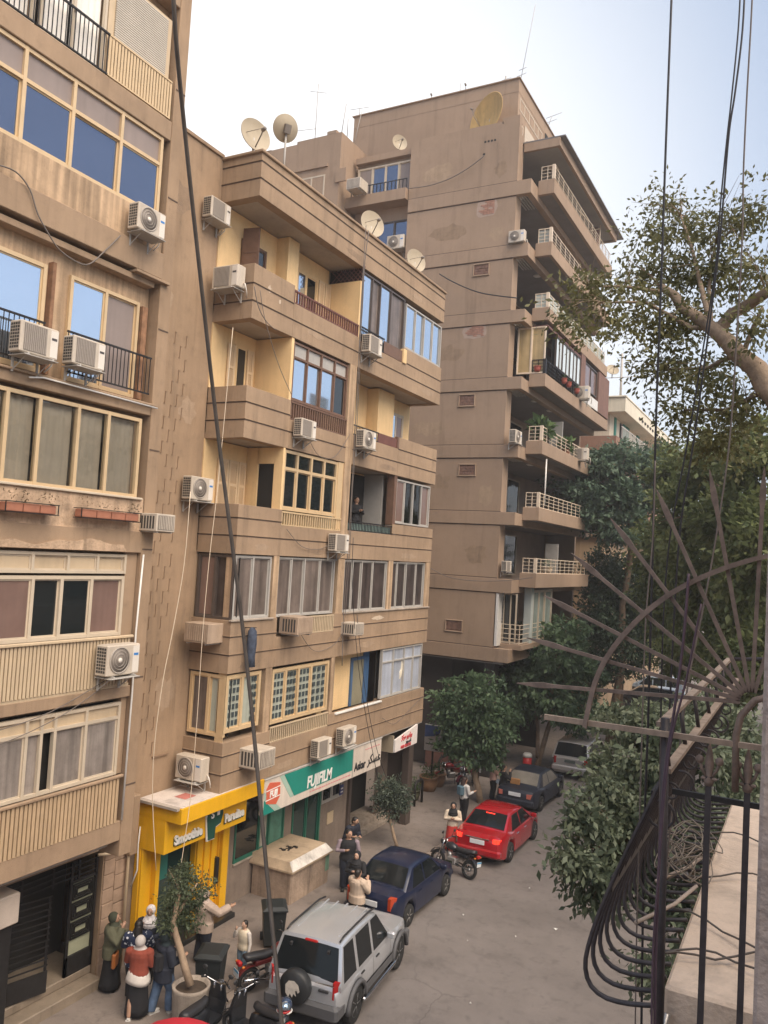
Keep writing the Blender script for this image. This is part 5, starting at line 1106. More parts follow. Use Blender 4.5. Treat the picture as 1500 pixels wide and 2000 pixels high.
# dishes
DISH = mat('dish_cream', (.43, .365, .265), .6, .08, 2, 0, grime=.1); DISHO = mat('dish_ochre', (.56, .36, .13), .7, .15, 1.2, 0, grime=.25)
def dish(x, y, z, r, label, yaw, tilt, m=DISH, back=False, mast=.9):
    R = thing('satellite_dish', label, 'satellite dish', (x, y, z - mast), group='satellite dishes on the roofs')
    mb = MB(); n = 24; prof = [(r * t, .22 * r * t * t) for t in (.02, .3, .55, .8, 1.0)]
    mb.lathe(prof, n=n, axis='x', caps=False); mb.lathe([(q, h_ - .025) for q, h_ in prof], n=n, axis='x', caps=False)
    mb.lathe([(r, .22 * r - .025), (r * 1.015, .22 * r - .01), (r, .22 * r)], n=n, axis='x', caps=False)
    M = Matrix.Translation((x, y, z)) @ Matrix.Rotation(yaw, 4, 'Z') @ Matrix.Rotation(-tilt, 4, 'Y')
    mb.xform(M).build('reflector', m, R)
    a = MB(); a.tube([(0, 0, -r * .85), (r * .8, 0, -r * .3), (r * 1.0, 0, -.02)], .018, 5); a.tube([(0, -r * .6, 0), (r * 1.0, 0, 0)], .01, 4); a.cyl((r * .92, 0, -.05), .05, .13, 'x', 8, 0); a.box(-.16, -.02, -.09, .09, -.14, .10)
    a.xform(M).build('feed_arm', ACG, R)
    p = MB(); p.tube([(x, y, z - mast), (x, y, z - .05)], .03, 8); p.build('mast', FRG, R); return R
dish(-13.72, 16.9, 21.34, .46, 'cream dish on the roof corner seen nearly face on, the nearer of two', rad(-20), rad(8))
dish(-13.62, 18.2, 22.2, .38, 'cream dish behind the corner dish, showing its ribbed back', rad(150), rad(22), mast=1.55)
dish(-14.05, 24.05, 21.75, .48, 'cream dish standing over the middle of the roof edge', rad(-28), rad(8), mast=1.3)
dish(-14.05, 27.6, 21.7, .46, 'small cream dish near the far end of the roof edge', rad(-25), rad(8), mast=1.3)
dish(-19.9, 36.5, 31.95, .42, 'pale dish on the tower parapet above the side windows', rad(-40), rad(5), mast=.6)
dish(-15.0, 36.9, 32.45, 1.22, 'huge weathered ochre dish on top of the tower side wall', rad(-118), rad(6), DISHO, mast=1.0)
dish(-18.75, 38.2, 34.8, .45, 'dish barely rising over the roof storey, farther from the corner', rad(-100), rad(40), mast=.3)
dish(-16.75, 38.2, 34.85, .5, 'pale dish peeking over the roof storey near the middle', rad(-100), rad(40), mast=.3)
dish(-11.4, 50.4, 22.5, .4, 'small dish on the far corner balcony of the tower', rad(-60), rad(30), mast=.5)
def aerial(x, y, z, h, label, arms=(), lean=(0, 0), r=.022):
    R = thing('roof_aerial', label, 'aerial', (x, y, z), group='aerials on the roofs')
    m = MB(); m.tube([(x, y, z), (x + lean[0], y + lean[1], z + h)], r, 6); m.build('mast', FRG, R)
    if arms:
        a = MB()
        for (t, dx, x0, dz) in arms: px, pz = x + lean[0] * t, z + h * t; a.tube([(px + x0, y + lean[1] * t, pz), (px + x0 + dx, y + lean[1] * t, pz + dz)], .015, 5)
        a.build('arm', FRG, R)
aerial(-24.6, 35.5, 32.0, 3.7, 'tallest aerial with two crossbars behind the paired dishes', ((.92, 1.1, -.5, -.35), (.32, -1.2, 0, .12)))
aerial(-22.85, 35.4, 32.4, 1.7, 'leaning thin aerial pole on the rear wing ridge', lean=(.2, 0))
aerial(-22.6, 35.6, 32.4, 1.0, 'short upright aerial pole beside the leaning ones')
aerial(-22.5, 36.2, 32.3, 1.7, 'faint leaning aerial pole nearest the roof storey', lean=(.35, 0), r=.014)
aerial(-23.2, 37.7, 34.6, .65, 'low T-shaped aerial on the left corner of the roof storey', ((.98, 1.3, -.65, -.1),))
aerial(-17.4, 38.4, 34.6, 1.1, 'single thin aerial above the middle of the roof storey', r=.018)
aerial(-14.6, 37.8, 34.6, .5, 'stubby aerial with a box near the right corner of the roof storey', ((.6, .5, -.2, .05),), r=.04)
aerial(-13.8, 37.8, 34.6, 3.9, 'very tall thin aerial rising from the right corner of the roof storey', ((.08, .5, -.25, .1), (.16, .4, -.2, .08)), (.6, 0), .014)
aerial(-13.9, 42.8, 34.6, .8, 'bent aerial behind the canopy edge', ((.9, .9, -.3, .15), (.55, .6, -.2, .1)), (.25, 0), .018)

# planters and pots
SOIL = mat('soil', (.07, .05, .035), .95, .2, 8); POTL = leaf_mat('pot_leaf', (.04, .09, .03), (.12, .18, .06), .3); DRY = leaf_mat('dry_leaf', (.12, .08, .05), (.20, .15, .08), .3)
def wall_box(y0, y1, z, label):
    R = thing('window_box', label, 'window box', (-12.9, (y0 + y1) / 2, z), group='terracotta window boxes on the near block')
    fr = MB(); x0, x1 = -12.98, -12.74
    for (a, b, c, d) in ((x0, x1, y0, y0 + .015), (x0, x1, y1 - .015, y1)): fr.box(a, b, c, d, z - .02, z - .005); fr.box(a, b, c, d, z + .17, z + .185); fr.box(x1 - .015, x1, c, d, z - .005, z + .17)
    fr.box(x1, x1 + .015, y0, y1, z - .02, z - .004); fr.box(x1, x1 + .015, y0, y1, z + .17, z + .186); fr.build('cradle', IRON, R)
    n = max(2, int((y1 - y0) / .38))
    for i in range(n):
        a = y0 + .03 + i * (y1 - y0 - .06) / n; b = a + (y1 - y0 - .06) / n - .02
        MB().bbox(x0 + .01, x1 - .015, a, b, z, z + .16, .012).build('trough', TERRA, R)
        MB().box(x0 + .03, x1 - .035, a + .02, b - .02, z + .155, z + .165).build('soil', SOIL, R)
    leaves(R, [((x0 + x1) / 2, y0 + (y1 - y0) * t, z + .3, .05, .12, .16) for t in (.15, .4, .7, .92)], 90, .05, DRY, spread=.05, per=6, name='plant', seed=int(y0 * 10))
wall_box(9.5, 10.66, 10.60, 'rusty cradle of terracotta troughs with dry stems cut by the left edge')
wall_box(11.2, 12.8, 10.60, 'long cradle of terracotta troughs under the curtained windows')
def pot(x, y, z, r, h, label, m=TERRA, plant=.35, lm=POTL, group=None, n=260, spiky=False, cat='potted plant', name='potted_plant'):
    R = thing(name, label, cat, (x, y, z), group=group)
    MB().lathe([(r * .7, z), (r * .98, z + h * .55), (r * .95, z + h * .9), (r * 1.05, z + h * .92), (r * 1.05, z + h), (r * .9, z + h), (r * .88, z + h * .93)], (x, y, 0), 16).build('pot', m, R)
    MB().cyl((x, y, z + h * .88), r * .88, .02, 'z', 14).build('soil', SOIL, R)
    if plant: leaves(R, [(x, y, z + h + plant * .5, plant * .6, plant * .6, plant * .55)], n, plant * (.55 if spiky else .2), lm, spread=plant * .15, per=8, name='plant', seed=int(x * 7 + y * 3) % 99 + 1, droop=-.2 if spiky else .3)
    return R
pot(-14.5, 31.1, .08, .30, .42, 'mossy low pot with a bush beside the black bollards', mat('mossy_pot', (.13, .13, .08), .9, .2, 4), .45)
pot(-14.55, 32.75, .08, .42, .62, 'large brown clay pot with spiky plants nearest the hanging sign', mat('brown_clay', (.27, .15, .08), .85, .15, 3), .5, n=200)
pot(-14.5, 33.6, .08, .36, .55, 'second brown clay pot just behind the large one', mat('brown_clay', (.27, .15, .08)), .5, n=200)
for (y, z, lab) in ((39.9, 19.72, 'nearest'), (40.8, 19.72, 'middle'), (42.4, 19.72, 'farthest')):
    pot(-11.42, y, z - .32, .15, .26, 'red flower pot on the black tower balcony rail, %s of three facing the street' % lab, mat('red_pot', (.42, .10, .07), .7, .1), .22, group='red pots on the tower balcony', n=80)
pot(-11.95, 37.1, 19.4, .17, .26, 'red flower pot at the corner side of the black balcony rail', mat('red_pot', (.60, .10, .06)), .2, n=80)
pot(-11.9, 38.2, 15.95, .2, .4, 'tall spiky potted palm on the white tower balcony', TERRA, .85, n=150, spiky=True)
pot(-11.8, 42.2, 15.95, .22, .4, 'bushy potted palm farther along the white tower balcony', TERRA, .6, n=120, spiky=True)
pot(-11.9, 40.0, 9.75, .3, .3, 'low pot with a pale bush on the lowest railed balcony', CREAMM, .4, n=150)

# street furniture
def bollard_hoop(y0, y1, x, label):
    R = thing('bollard_hoop', label, 'bollard', (x, y0, .08), group='black hoop bollards')
    m = MB(); m.tube([(x, y0, .08), (x, y0, .92), (x, y0 + .12, 1.02), (x, y1 - .12, 1.02), (x, y1, .92), (x, y1, .08)], .055, 8); m.build('hoop', IRON, R)
bollard_hoop(28.9, 29.9, -14.2, 'short black bent hoop just behind the small tree by the step')
bollard_hoop(30.3, 31.0, -14.05, 'black bent hoop farther along by the mossy pot')
bollard_hoop(34.6, 36.2, -14.9, 'long black bent hoop beside the clay pots')
def street_board():
    R = thing('street_board', 'white and blue information board on a black pole beside the clay pots', 'sign', (-14.55, 33.0, .08))
    MB().tube([(-14.55, 33.0, .08), (-14.55, 33.0, 2.9)], .045, 8).build('pole', IRON, R)
    MB().bbox(-14.95, -14.17, 32.93, 32.99, 1.72, 2.86, .01).build('board', mat('board_grey', (.52, .50, .49), .5, .1, 2), R)
    MB().prism([(-14.94, 2.82), (-14.19, 2.82), (-14.2, 2.55), (-14.5, 2.38), (-14.94, 2.3)], 32.922, 32.93, 'y').build('print', mat('board_blue', (.06, .11, .30), .5, .2, 3), R)
    MB().box(-14.88, -14.3, 32.922, 32.93, 2.0, 2.04).box(-14.5, -14.25, 32.922, 32.93, 2.42, 2.5).box(-14.42, -14.28, 32.922, 32.93, 1.78, 1.9).build('print', IRON, R)
street_board()
def electric_kiosk():
    R = thing('electricity_kiosk', 'squat concrete utility box with a worn sloping lid on the pavement by the photo shop', 'utility box', (-13.55, 20.8, .08))
    st = mat('kiosk_stone', (.36, .27, .205), .95, .25, 2.2, .15, .7, 20, grime=.4); lid = mat('kiosk_lid', (.46, .35, .24), .85, .18, 1.6, 0, grime=.25)
    MB().bbox(-14.3, -12.92, 19.8, 21.85, .06, .98, .02).build('base', st, R)
    l = MB(); l.loft([[(-14.36, 19.72, .97), (-12.84, 19.72, .97), (-12.84, 21.93, .97), (-14.36, 21.93, .97)], [(-14.36, 19.72, 1.02), (-12.84, 19.72, 1.02), (-12.84, 21.93, 1.02), (-14.36, 21.93, 1.02)], [(-14.36, 19.84, 1.24), (-13.04, 19.84, 1.24), (-13.04, 21.8, 1.24), (-14.36, 21.8, 1.24)]]); l.build('lid', lid, R)
    l = MB(); l.add([(-12.832, 19.73, 1.03), (-12.832, 21.92, 1.03), (-13.03, 21.79, 1.245), (-13.03, 19.85, 1.245)], [(0, 1, 2, 3)]); l.build('worn_white_face', mat('kiosk_white', (.62, .58, .53), .8, .2, 3, 0, grime=.3), R)
    t = text_mesh('\uFE93\uFEAE\uFED7\uFEED', .34, bold=.012, extrude=.004)
    t.transform(Matrix.Translation((-13.7 + 13.55, 20.75 - 20.8, 1.25 - .08)) @ Matrix.Rotation(rad(75), 4, 'Z')); t.materials.clear(); t.materials.append(IRON)
    o = bpy.data.objects.new('stencil_lettering', t); C.objects.link(o); o.parent = R
    MB().box(-12.98, -12.915, 21.65, 21.86, .45, .9).build('green_paint', mat('green_patch', (.16, .28, .20), .8, .2, 3), R)
electric_kiosk()
def wheelie_bin(x, y, rz, label):
    R = thing('wheelie_bin', label, 'bin', (x, y, .08), rz, 'dark wheelie bins'); m = mat('bin_plastic', (.022, .026, .027), .5, .1, 4)
    b = MB(); b.loft([[(-.24, -.26, .06), (.24, -.26, .06), (.24, .24, .06), (-.24, .24, .06)], [(-.29, -.32, .92), (.29, -.32, .92), (.29, .33, .92), (-.29, .33, .92)]]); b.build('body', m, R)
    l = MB(); l.loft([[(-.32, -.36, .92), (.32, -.36, .92), (.32, .38, .92), (-.32, .38, .92)], [(-.32, -.36, .96), (.32, -.36, .96), (.32, .38, .96), (-.32, .38, .96)], [(-.22, -.26, 1.02), (.22, -.26, 1.02), (.22, .26, 1.02), (-.22, .26, 1.02)]]); l.build('lid', m, R)
    h = MB(); h.tube([(-.26, .38, .9), (-.26, .44, .93), (.26, .44, .93), (.26, .38, .9)], .018, 6); h.build('handle', m, R)
    for s in (-1, 1): MB().cyl((s * .27 - .03, .24, .1), .10, .06, 'x', 12).build('wheel', BLACK, R)
wheelie_bin(-11.75, 14.95, rad(25), 'dark wheelie bin just behind the concrete tree pot'); wheelie_bin(-12.0, 17.7, rad(40), 'dark wheelie bin standing by the motorbike and the silver jeep')
def tree_pot():
    R = thing('tree_planter', 'round chipped concrete pot holding the small leaning tree', 'planter', (-11.5, 14.05, .08))
    MB().lathe([(.33, .08), (.37, .2), (.40, .74), (.41, .80), (.35, .80), (.33, .70)], (-11.5, 14.0, 0), 20).build('pot', CONC, R); MB().cyl((-11.5, 14.0, .66), .34, .06, 'z', 16).build('soil', SOIL, R)
tree_pot()
def cooler():
    R = thing('water_cooler', 'red drinks cooler with a white lid on the pavement behind the navy car', 'cooler', (-12.25, 39.4, .08))
    MB().lathe([(.2, .08), (.22, .2), (.22, .62)], (-12.25, 39.4, 0), 16).build('body', mat('cooler_red', (.55, .03, .03), .4, .05), R); MB().lathe([(.23, .62), (.23, .74), (.16, .82)], (-12.25, 39.4, 0), 16).build('lid', WHITEM, R)
cooler()
def umbrella():
    R = thing('parasol', 'red parasol top just poking in at the bottom edge', 'umbrella', (-9.35, 11.05, 0)); z = 1.97
    m = MB(); m.lathe([(.95, z - .38), (.7, z - .2), (.4, z - .06), (.12, z), (.03, z + .03)], (-9.35, 11.05, 0), 16, caps=False); m.build('canopy', mat('parasol_red', (.55, .02, .04), .7, .05), R)
    MB().tube([(-9.35, 11.05, 0), (-9.35, 11.05, z)], .02, 6).build('pole', FRG, R)
umbrella()
def cloth():
    R = thing('hanging_clothes', 'dark blue clothes hanging from a short pole on the first floor band', 'clothes', (-12.8, 17.1, 7.6))
    MB().tube([(-13.0, 17.0, 8.1), (-12.7, 17.1, 8.12)], .012, 5).build('pole', IRON, R)
    m = MB(); m.loft([[(-12.82 + a * q, 17.08 + b * q, z) for a, b in ((-.1, -.05), (0, -.12), (.1, -.05), (.1, .08), (0, .12), (-.1, .06))] for z, q in ((8.12, .4), (8.02, .95), (7.7, 1.1), (7.35, .9), (7.1, 1.05))], smooth=True); m.build('trousers', mat('denim_dark', (.05, .065, .10), .9, .4, 9), R)
cloth()
# ------------------------------------------------------------------ vehicles (built heading +Y, origin on the ground under the middle)
CARGL = mat('car_glass', (.010, .013, .015), .04, 0, spec=.32); TYRE = mat('tyre', (.02, .02, .02), .85, .15, 9); RIM = mat('alloy_rim', (.30, .30, .30), .35, .1, 5, metal=.8)
TAILR = mat('tail_red', (.40, .015, .015), .2, .05); TAILON = mat('tail_lit', (.9, .03, .015), .3, 0, emit=.9); PLATE = mat('number_plate', (.72, .74, .76), .4, .05); CHR = mat('chrome', (.65, .65, .66), .12, 0, metal=1.0); AMB = mat('amber_lens', (.55, .16, .02), .25, 0); BLKP = mat('black_plastic', (.03, .03, .032), .5, .1, 5)
def interp(tab, y):
    if y <= tab[0][0]: return tab[0][1]
    for (a, u), (b, v) in zip(tab, tab[1:]):
        if y <= b: t = (y - a) / (b - a); return u + (v - u) * t
    return tab[-1][1]
def smooth_interp(tab, y):
    if y <= tab[0][0]: return tab[0][1]
    for (a, u), (b, v) in zip(tab, tab[1:]):
        if y <= b: t = (y - a) / (b - a); t = t * t * (3 - 2 * t) * .5 + t * .5; return u + (v - u) * t
    return tab[-1][1]
def car(name, label, loc, rz, paint, p, extra=None, dust=None):
    R = thing(name, label, 'car', loc, rz if abs(rz) > 1e-6 else 1e-4)
    L, W, wr = p['L'], p['W'] / 2, p['wr']; ax = p['axles']; zb0 = p.get('zb', .2)
    plan = p.get('plan') or [(-L / 2, W * .80), (-L / 2 + .12, W * .93), (-L / 2 + .5, W * .99), (0, W), (L / 2 - .75, W * .98), (L / 2 - .25, W * .88), (L / 2, W * .68)]
    ys = sorted(set([round(-L / 2 + L * i / 44, 3) for i in range(45)] + [round(a + s * d, 3) for a in ax for s in (-1, 1) for d in (wr + .075, wr + .06, wr * .8, wr * .5, 0)]))
    rings = []
    for y in ys:
        w = smooth_interp(plan, y); zt = smooth_interp(p['deck'], y); zb = interp(p.get('under') or [(-L / 2, zb0 + .14), (-L / 2 + .35, zb0), (L / 2 - .35, zb0), (L / 2, zb0 + .1)], y)
        for a in ax:
            d = abs(y - a)
            if d < wr + .065: zb = max(zb, wr + math.sqrt(max(0, (wr + .065) ** 2 - d * d)) * 1.0)
        zb = min(zb, zt - .12); h = zt - zb
        half = [(0, zb), (w * .90, zb), (w * .975, zb + .05), (w, zb + h * .38), (w * .995, zb + h * .66), (w * .965, zt - .07), (w * .93, zt - .02), (w * .80, zt + .004), (w * .45, zt + .018), (0, zt + .022)]
        ring = [(x, y, z) for x, z in half] + [(-x, y, z) for x, z in reversed(half[1:-1])]
        rings.append(ring)
    body = MB().loft(rings, smooth=True).build('body', paint, R)
    sh = body.modifiers.new('crease', 'EDGE_SPLIT'); sh.split_angle = rad(38)
    MB().bbox(-W * .72, W * .72, -L / 2 + .3, L / 2 - .3, zb0 - .03, zb0 + .32, .04).build('underbody', BLKP, R)
    def hring(y, d):
        w = smooth_interp(plan, y); zt = smooth_interp(p['deck'], y); zb = zb0; h = zt - zb
        return [(w * .985 + d, zb + .07), (w + d, zb + h * .38), (w * .995 + d, zb + h * .66), (w * .965 + d, zt - .07)]
    for s in (-1, 1):                              # shut lines of the doors
        sm = MB()
        for y in p['seams']:
            q = [(s * x, y - .006, z) for x, z in hring(y, .003)]; r_ = [(s * x, y + .006, z) for x, z in hring(y, .003)]
            for i in range(3): sm.add([q[i], r_[i], r_[i + 1], q[i + 1]], [(0, 1, 2, 3)])
        sm.build('door_seam', BLKP, R)
    # cabin
    c = p['cabin']; zbelt = p['belt']; zr = c['zr']; wb, wt = W * c.get('wb', .93), W * c['wt']
    y0, y1, y2, y3 = c['y']                        # rear glass foot, rear roof edge, front roof edge, windscreen foot
    z0 = smooth_interp(p['deck'], y0); z3 = smooth_interp(p['deck'], y3)
    def xs(z): return wb + (wt - wb) * (z - zbelt) / (zr - zbelt)
    st = [(y0, z0), (y0 + (y1 - y0) * .5, z0 + (zr - .03 - z0) * .52), (y1, zr - .03), (y1 + (y2 - y1) * .15, zr + .008), ((y1 + y2) / 2, zr + .02), (y2 - (y2 - y1) * .12, zr), (y2, zr - .035), (y3 + (y2 - y3) * .5, z3 + (zr - .035 - z3) * .52), (y3, z3)]
    rings = []
    for y, z in st:
        zt = max(z, zbelt + .01); e = min(.05, (zt - zbelt) * .5)
        half = [(0, zbelt - .08), (wb, zbelt - .08), (xs(zbelt), zbelt), (xs((zbelt + zt) / 2), (zbelt + zt) / 2), (xs(zt - e), zt - e), (xs(zt) - .035, zt - e * .3), (xs(zt) * .8, zt), (xs(zt) * .4, zt + .015), (0, zt + .02)]
        rings.append([(x, y, q) for x, q in half] + [(-x, y, q) for x, q in reversed(half[1:-1])])
    roof = MB().loft(rings, smooth=True).build('roof', paint, R); roof.modifiers.new('crease', 'EDGE_SPLIT').split_angle = rad(32)
    def strip(a, b, k, off):                       # glass on the sloping ends between heights
        m = MB(); (ya, za), (yb, zb_) = a, b; n = 5; g = []
        for i in range(n + 1):
            t = k[0] + (k[1] - k[0]) * i / n; y, z = ya + (yb - ya) * t, za + (zb_ - za) * t
            x = xs(max(z, zbelt)) * .90
            g.append([(x * u, y + off[0], z + off[1] + .02 * (1 - u * u)) for u in (-1, -.93, -.5, 0, .5, .93, 1)])
        for i in range(n):
            for j in range(6): m.add([g[i][j], g[i][j + 1], g[i + 1][j + 1], g[i + 1][j]], [(0, 1, 2, 3)], 0, True)
        return m
    gl = dust or CARGL
    sl = Vector((0, zr - z0, -(y1 - y0))); sl.normalize(); s3 = Vector((0, zr - z3, (y3 - y2))); s3.normalize()
    strip((y0, z0), (y1, zr - .03), c.get('rk', (.10, .93)), (-.012, .012)).build('rear_window', gl, R)
    strip((y3, z3), (y2, zr - .035), (.08, .94), (.012, .012)).build('windscreen', gl, R)
    for s in (-1, 1):
        for k, (a, b, a2, b2) in enumerate(p['windows']):
            zlo, zhi = zbelt + .025, zr - .085
            m = MB(); ring = []
            for (y, z) in ((a, zlo), (b, zlo), (b2, zhi), (a2, zhi)): ring.append((s * (xs(z) + .006), y, z))
            m.add(ring + [(s * (abs(x) - .02), y, z) for x, y, z in ring], [(0, 1, 2, 3), (0, 4, 5, 1), (1, 5, 6, 2), (2, 6, 7, 3), (3, 7, 4, 0)]); m.build('side_window', gl, R)
        for yh in p['handles']: MB().bbox(s * W * .97, s * (W * .97 + .035), yh - .09, yh + .09, zbelt - .16, zbelt - .12, .012).build('door_handle', p.get('handle_m', paint), R)
        m = MB(); m.bbox(s * (wb + .02), s * (wb + .22), y3 - .42, y3 - .28, zbelt + .02, zbelt + .17, .03); m.build('wing_mirror', p.get('mirror_m', paint), R)
        for a in ax:
            x = s * (W - .11)
            t = MB(); t.lathe([(wr * .62, -.10), (wr * .92, -.105), (wr, -.07), (wr, .07), (wr * .92, .105), (wr * .62, .10)], (x, a, wr), 26, axis='x'); to = t.build('wheel', TYRE, R)
            r = MB(); r.lathe([(wr * .62, -.02), (wr * .66, .098), (wr * .60, .102), (wr * .56, .05), (.06, .075), (.01, .08)] if s > 0 else [(wr * .62, .02), (wr * .66, -.098), (wr * .60, -.102), (wr * .56, -.05), (.06, -.075), (.01, -.08)], (x, a, wr), 20, axis='x', mi=1)
            for q in range(5): an = q * 2 * pi / 5; r.tube([(x + s * .085, a + .04 * cos(an), wr + .04 * sin(an)), (x + s * .082, a + wr * .6 * cos(an), wr + wr * .6 * sin(an))], .028, 5)
            r.build('rim', [p.get('rim', RIM), BLKP], to)
    if extra: extra(R, p, W, L)
    return R
def lamp(R, name, x0, x1, y0, y1, z0, z1, m): 
    d = .13 if y0 < 0 else -.13; a, b = (y0, y1) if y0 < 0 else (y1, y0)
    for s in (-1, 1): MB().prism([(s * x0, a), (s * x1 * .88, a), (s * x1, a + d), (s * x1, b + d * .2), (s * x0, b)], z0, z1, 'z').build(name, m, R)
# --- silver off-roader
SIL = mat('silver_paint', (.60, .62, .65), .30, .04, 1.5, metal=.55, coat=.5); CLAD = mat('grey_cladding', (.10, .10, .105), .6, .08, 3)
def jeep_extra(R, p, W, L):
    for s in (-1, 1):
        MB().tube([(s * .64, -1.75, 1.86), (s * .64, -1.6, 1.91), (s * .645, -.2, 1.92), (s * .64, .15, 1.86)], .022, 6).build('roof_rail', BLKP, R)
        MB().tube([(s * (W + .03), -1.0, .40), (s * (W + .05), -.9, .36), (s * (W + .05), .85, .36), (s * (W + .03), .95, .40)], .042, 8).build('side_step', CHR, R)
        for a in p['axles']:
            m = MB(); R2 = p['wr'] + .085; pts = []
            for k in range(13): t = pi * k / 12; pts.append((s * (W + .005), a + R2 * cos(t), p['wr'] + R2 * sin(t)))
            m.tube(pts, .055, 6); m.build('wheel_arch', CLAD, R)
        MB().bbox(s * (W - .02), s * (W + .012), -.9, .85, .42, .62, .02).build('side_cladding', CLAD, R)
    MB().bbox(-W * .97, W * .97, -L / 2 - .1, -L / 2 + .35, .42, .74, .06).build('rear_bumper', CLAD, R)
    MB().bbox(-W * .95, W * .95, L / 2 - .3, L / 2 + .06, .38, .68, .06).build('front_bumper', CLAD, R)
    lamp(R, 'tail_light', W * .78, W * .925, -L / 2 - .01, -L / 2 + .16, .86, 1.20, TAILR)
    MB().bbox(.16, -.16, -L / 2 + .30, -L / 2 + .40, 1.75, 1.81, .02).build('third_light', TAILR, R)
    t = MB(); c = (-.12, -L / 2 - .02, .98); t.lathe([(.10, .04), (.33, .05), (.355, .0), (.355, -.12), (.32, -.19), (.10, -.2), (.02, -.2)], c, 28, axis='y'); to = t.build('spare_wheel', mat('spare_cover', (.022, .024, .026), .5, .1, 5), R)
    b = MB()                                        # pale crest of a bird's head on the cover
    poly = [(-.16, -.1), (-.17, .06), (-.10, .15), (.03, .17), (.13, .10), (.17, -.02), (.13, -.06), (.10, -.01), (.06, -.03), (.09, -.13), (.03, -.09), (.0, -.17), (-.05, -.1), (-.09, -.18)]
    b.prism([(c[0] + u, c[2] + w) for u, w in poly], c[1] - .206, c[1] - .2, 'y'); b.build('crest', mat('crest_pale', (.66, .60, .52), .6, .2, 8), to)
    MB().bbox(.38, .62, -L / 2 - .03, -L / 2 + .02, .96, 1.01, .01).build('tailgate_handle', BLKP, R)
    MB().bbox(.30, .74, -L / 2 - .012, -L / 2 + .02, 1.115, 1.13, .004).build('trim', CHR, R)
    for x in (-.45, .45): MB().bbox(x - .03, x + .03, -L / 2 + .22, -L / 2 + .34, 1.62, 1.70, .01).build('hinge', BLKP, R)
    for i in range(5): x = -.5 + i * .25; MB().bbox(x - .02, x + .02, -1.55, .05, 1.855, 1.885, .008).build('roof_rib', SIL, R)
    lamp(R, 'headlight', W * .6, W * .9, L / 2 - .16, L / 2 - .01, .74, .90, CARGL)
car('silver_jeep', 'silver boxy off-roader with a covered spare wheel on its tailgate', (-9.56, 17.14, 0), rad(6), SIL,
    dict(L=4.3, W=1.82, wr=.39, axles=(-1.27, 1.36), zb=.40, belt=1.10, deck=[(-2.15, 1.02), (-2.0, 1.10), (.65, 1.10), (.95, 1.08), (1.9, 1.0), (2.05, .93), (2.15, .80)],
         plan=[(-2.15, .80), (-2.08, .86), (-1.7, .89), (0, .90), (1.4, .88), (1.95, .80), (2.15, .66)],
         cabin=dict(zr=1.86, wt=.78, wb=.955, y=(-2.08, -1.80, .02, .82), rk=(.06, .90)),
         windows=[(-1.92, -1.28, -1.76, -1.28), (-1.14, -.42, -1.14, -.42), (-.30, .60, -.30, .06)], handles=(-.98, -.12), seams=(-1.2, -.34, .72), handle_m=BLKP, rim=mat('dull_rim', (.14, .14, .14), .45, .1, 5, metal=.6)), jeep_extra)
# --- blue saloon
NAVY = mat('navy_paint', (.009, .015, .042), .3, .1, 1.5, coat=.25, grime=.1)
def sedan_extra(tail, plate_z, trim=None, third=None, tz=(.68, .92), tx=(.60, .88), bl=.0):
    def f(R, p, W, L):
        lamp(R, 'tail_light', W * tx[0], W * tx[1], -L / 2 - .012, -L / 2 + .16, tz[0], tz[1], tail)
        MB().bbox(-.26, .26, -L / 2 - .02 - bl, -L / 2 + .03, plate_z, plate_z + .15, .008).build('number_plate', PLATE, R)
        MB().bbox(-W * .93, W * .93, -L / 2 - .05, -L / 2 + .22, .32, .60, .07).build('rear_bumper', p['paint'], R)
        MB().bbox(-W * .8, W * .8, L / 2 - .2, L / 2 + .05, .30, .55, .07).build('front_bumper', p['paint'], R)
        lamp(R, 'headlight', W * .5, W * .82, L / 2 - .22, L / 2 - .02, .60, .74, CHR)
        if trim: MB().bbox(-.42, .42, -L / 2 - .02, -L / 2 + .02, trim, trim + .035, .008).build('chrome_strip', CHR, R)
        if third: c = p['cabin']; MB().bbox(-.17, .17, c['y'][1] - .16, c['y'][1] - .08, c['zr'] - .10, c['zr'] - .055, .012).build('third_light', third, R)
    return f
car('blue_saloon', 'dusty dark blue saloon parked between the silver jeep and the motorbike', (-10.42, 22.02, 0), rad(-.5), NAVY,
    dict(L=4.2, W=1.72, wr=.30, axles=(-1.27, 1.25), belt=.93, paint=NAVY, deck=[(-2.1, .86), (-2.02, .97), (-1.5, 1.0), (-.9, .95), (.9, .95), (1.1, .93), (1.85, .78), (2.1, .60)],
         cabin=dict(zr=1.47, wt=.74, wb=.94, y=(-1.48, -.88, .35, 1.12)), windows=[(-1.02, -.30, -.78, -.30), (-.22, .78, -.22, .32)], handles=(-.62, .12), seams=(-.95, -.24, .85), rim=mat('hubcap', (.24, .23, .22), .5, .15, 6, metal=.5)),
    sedan_extra(mat('tail_orange_red', (.48, .06, .02), .25, .05), .66, tz=(.66, .98), tx=(.68, .89)))
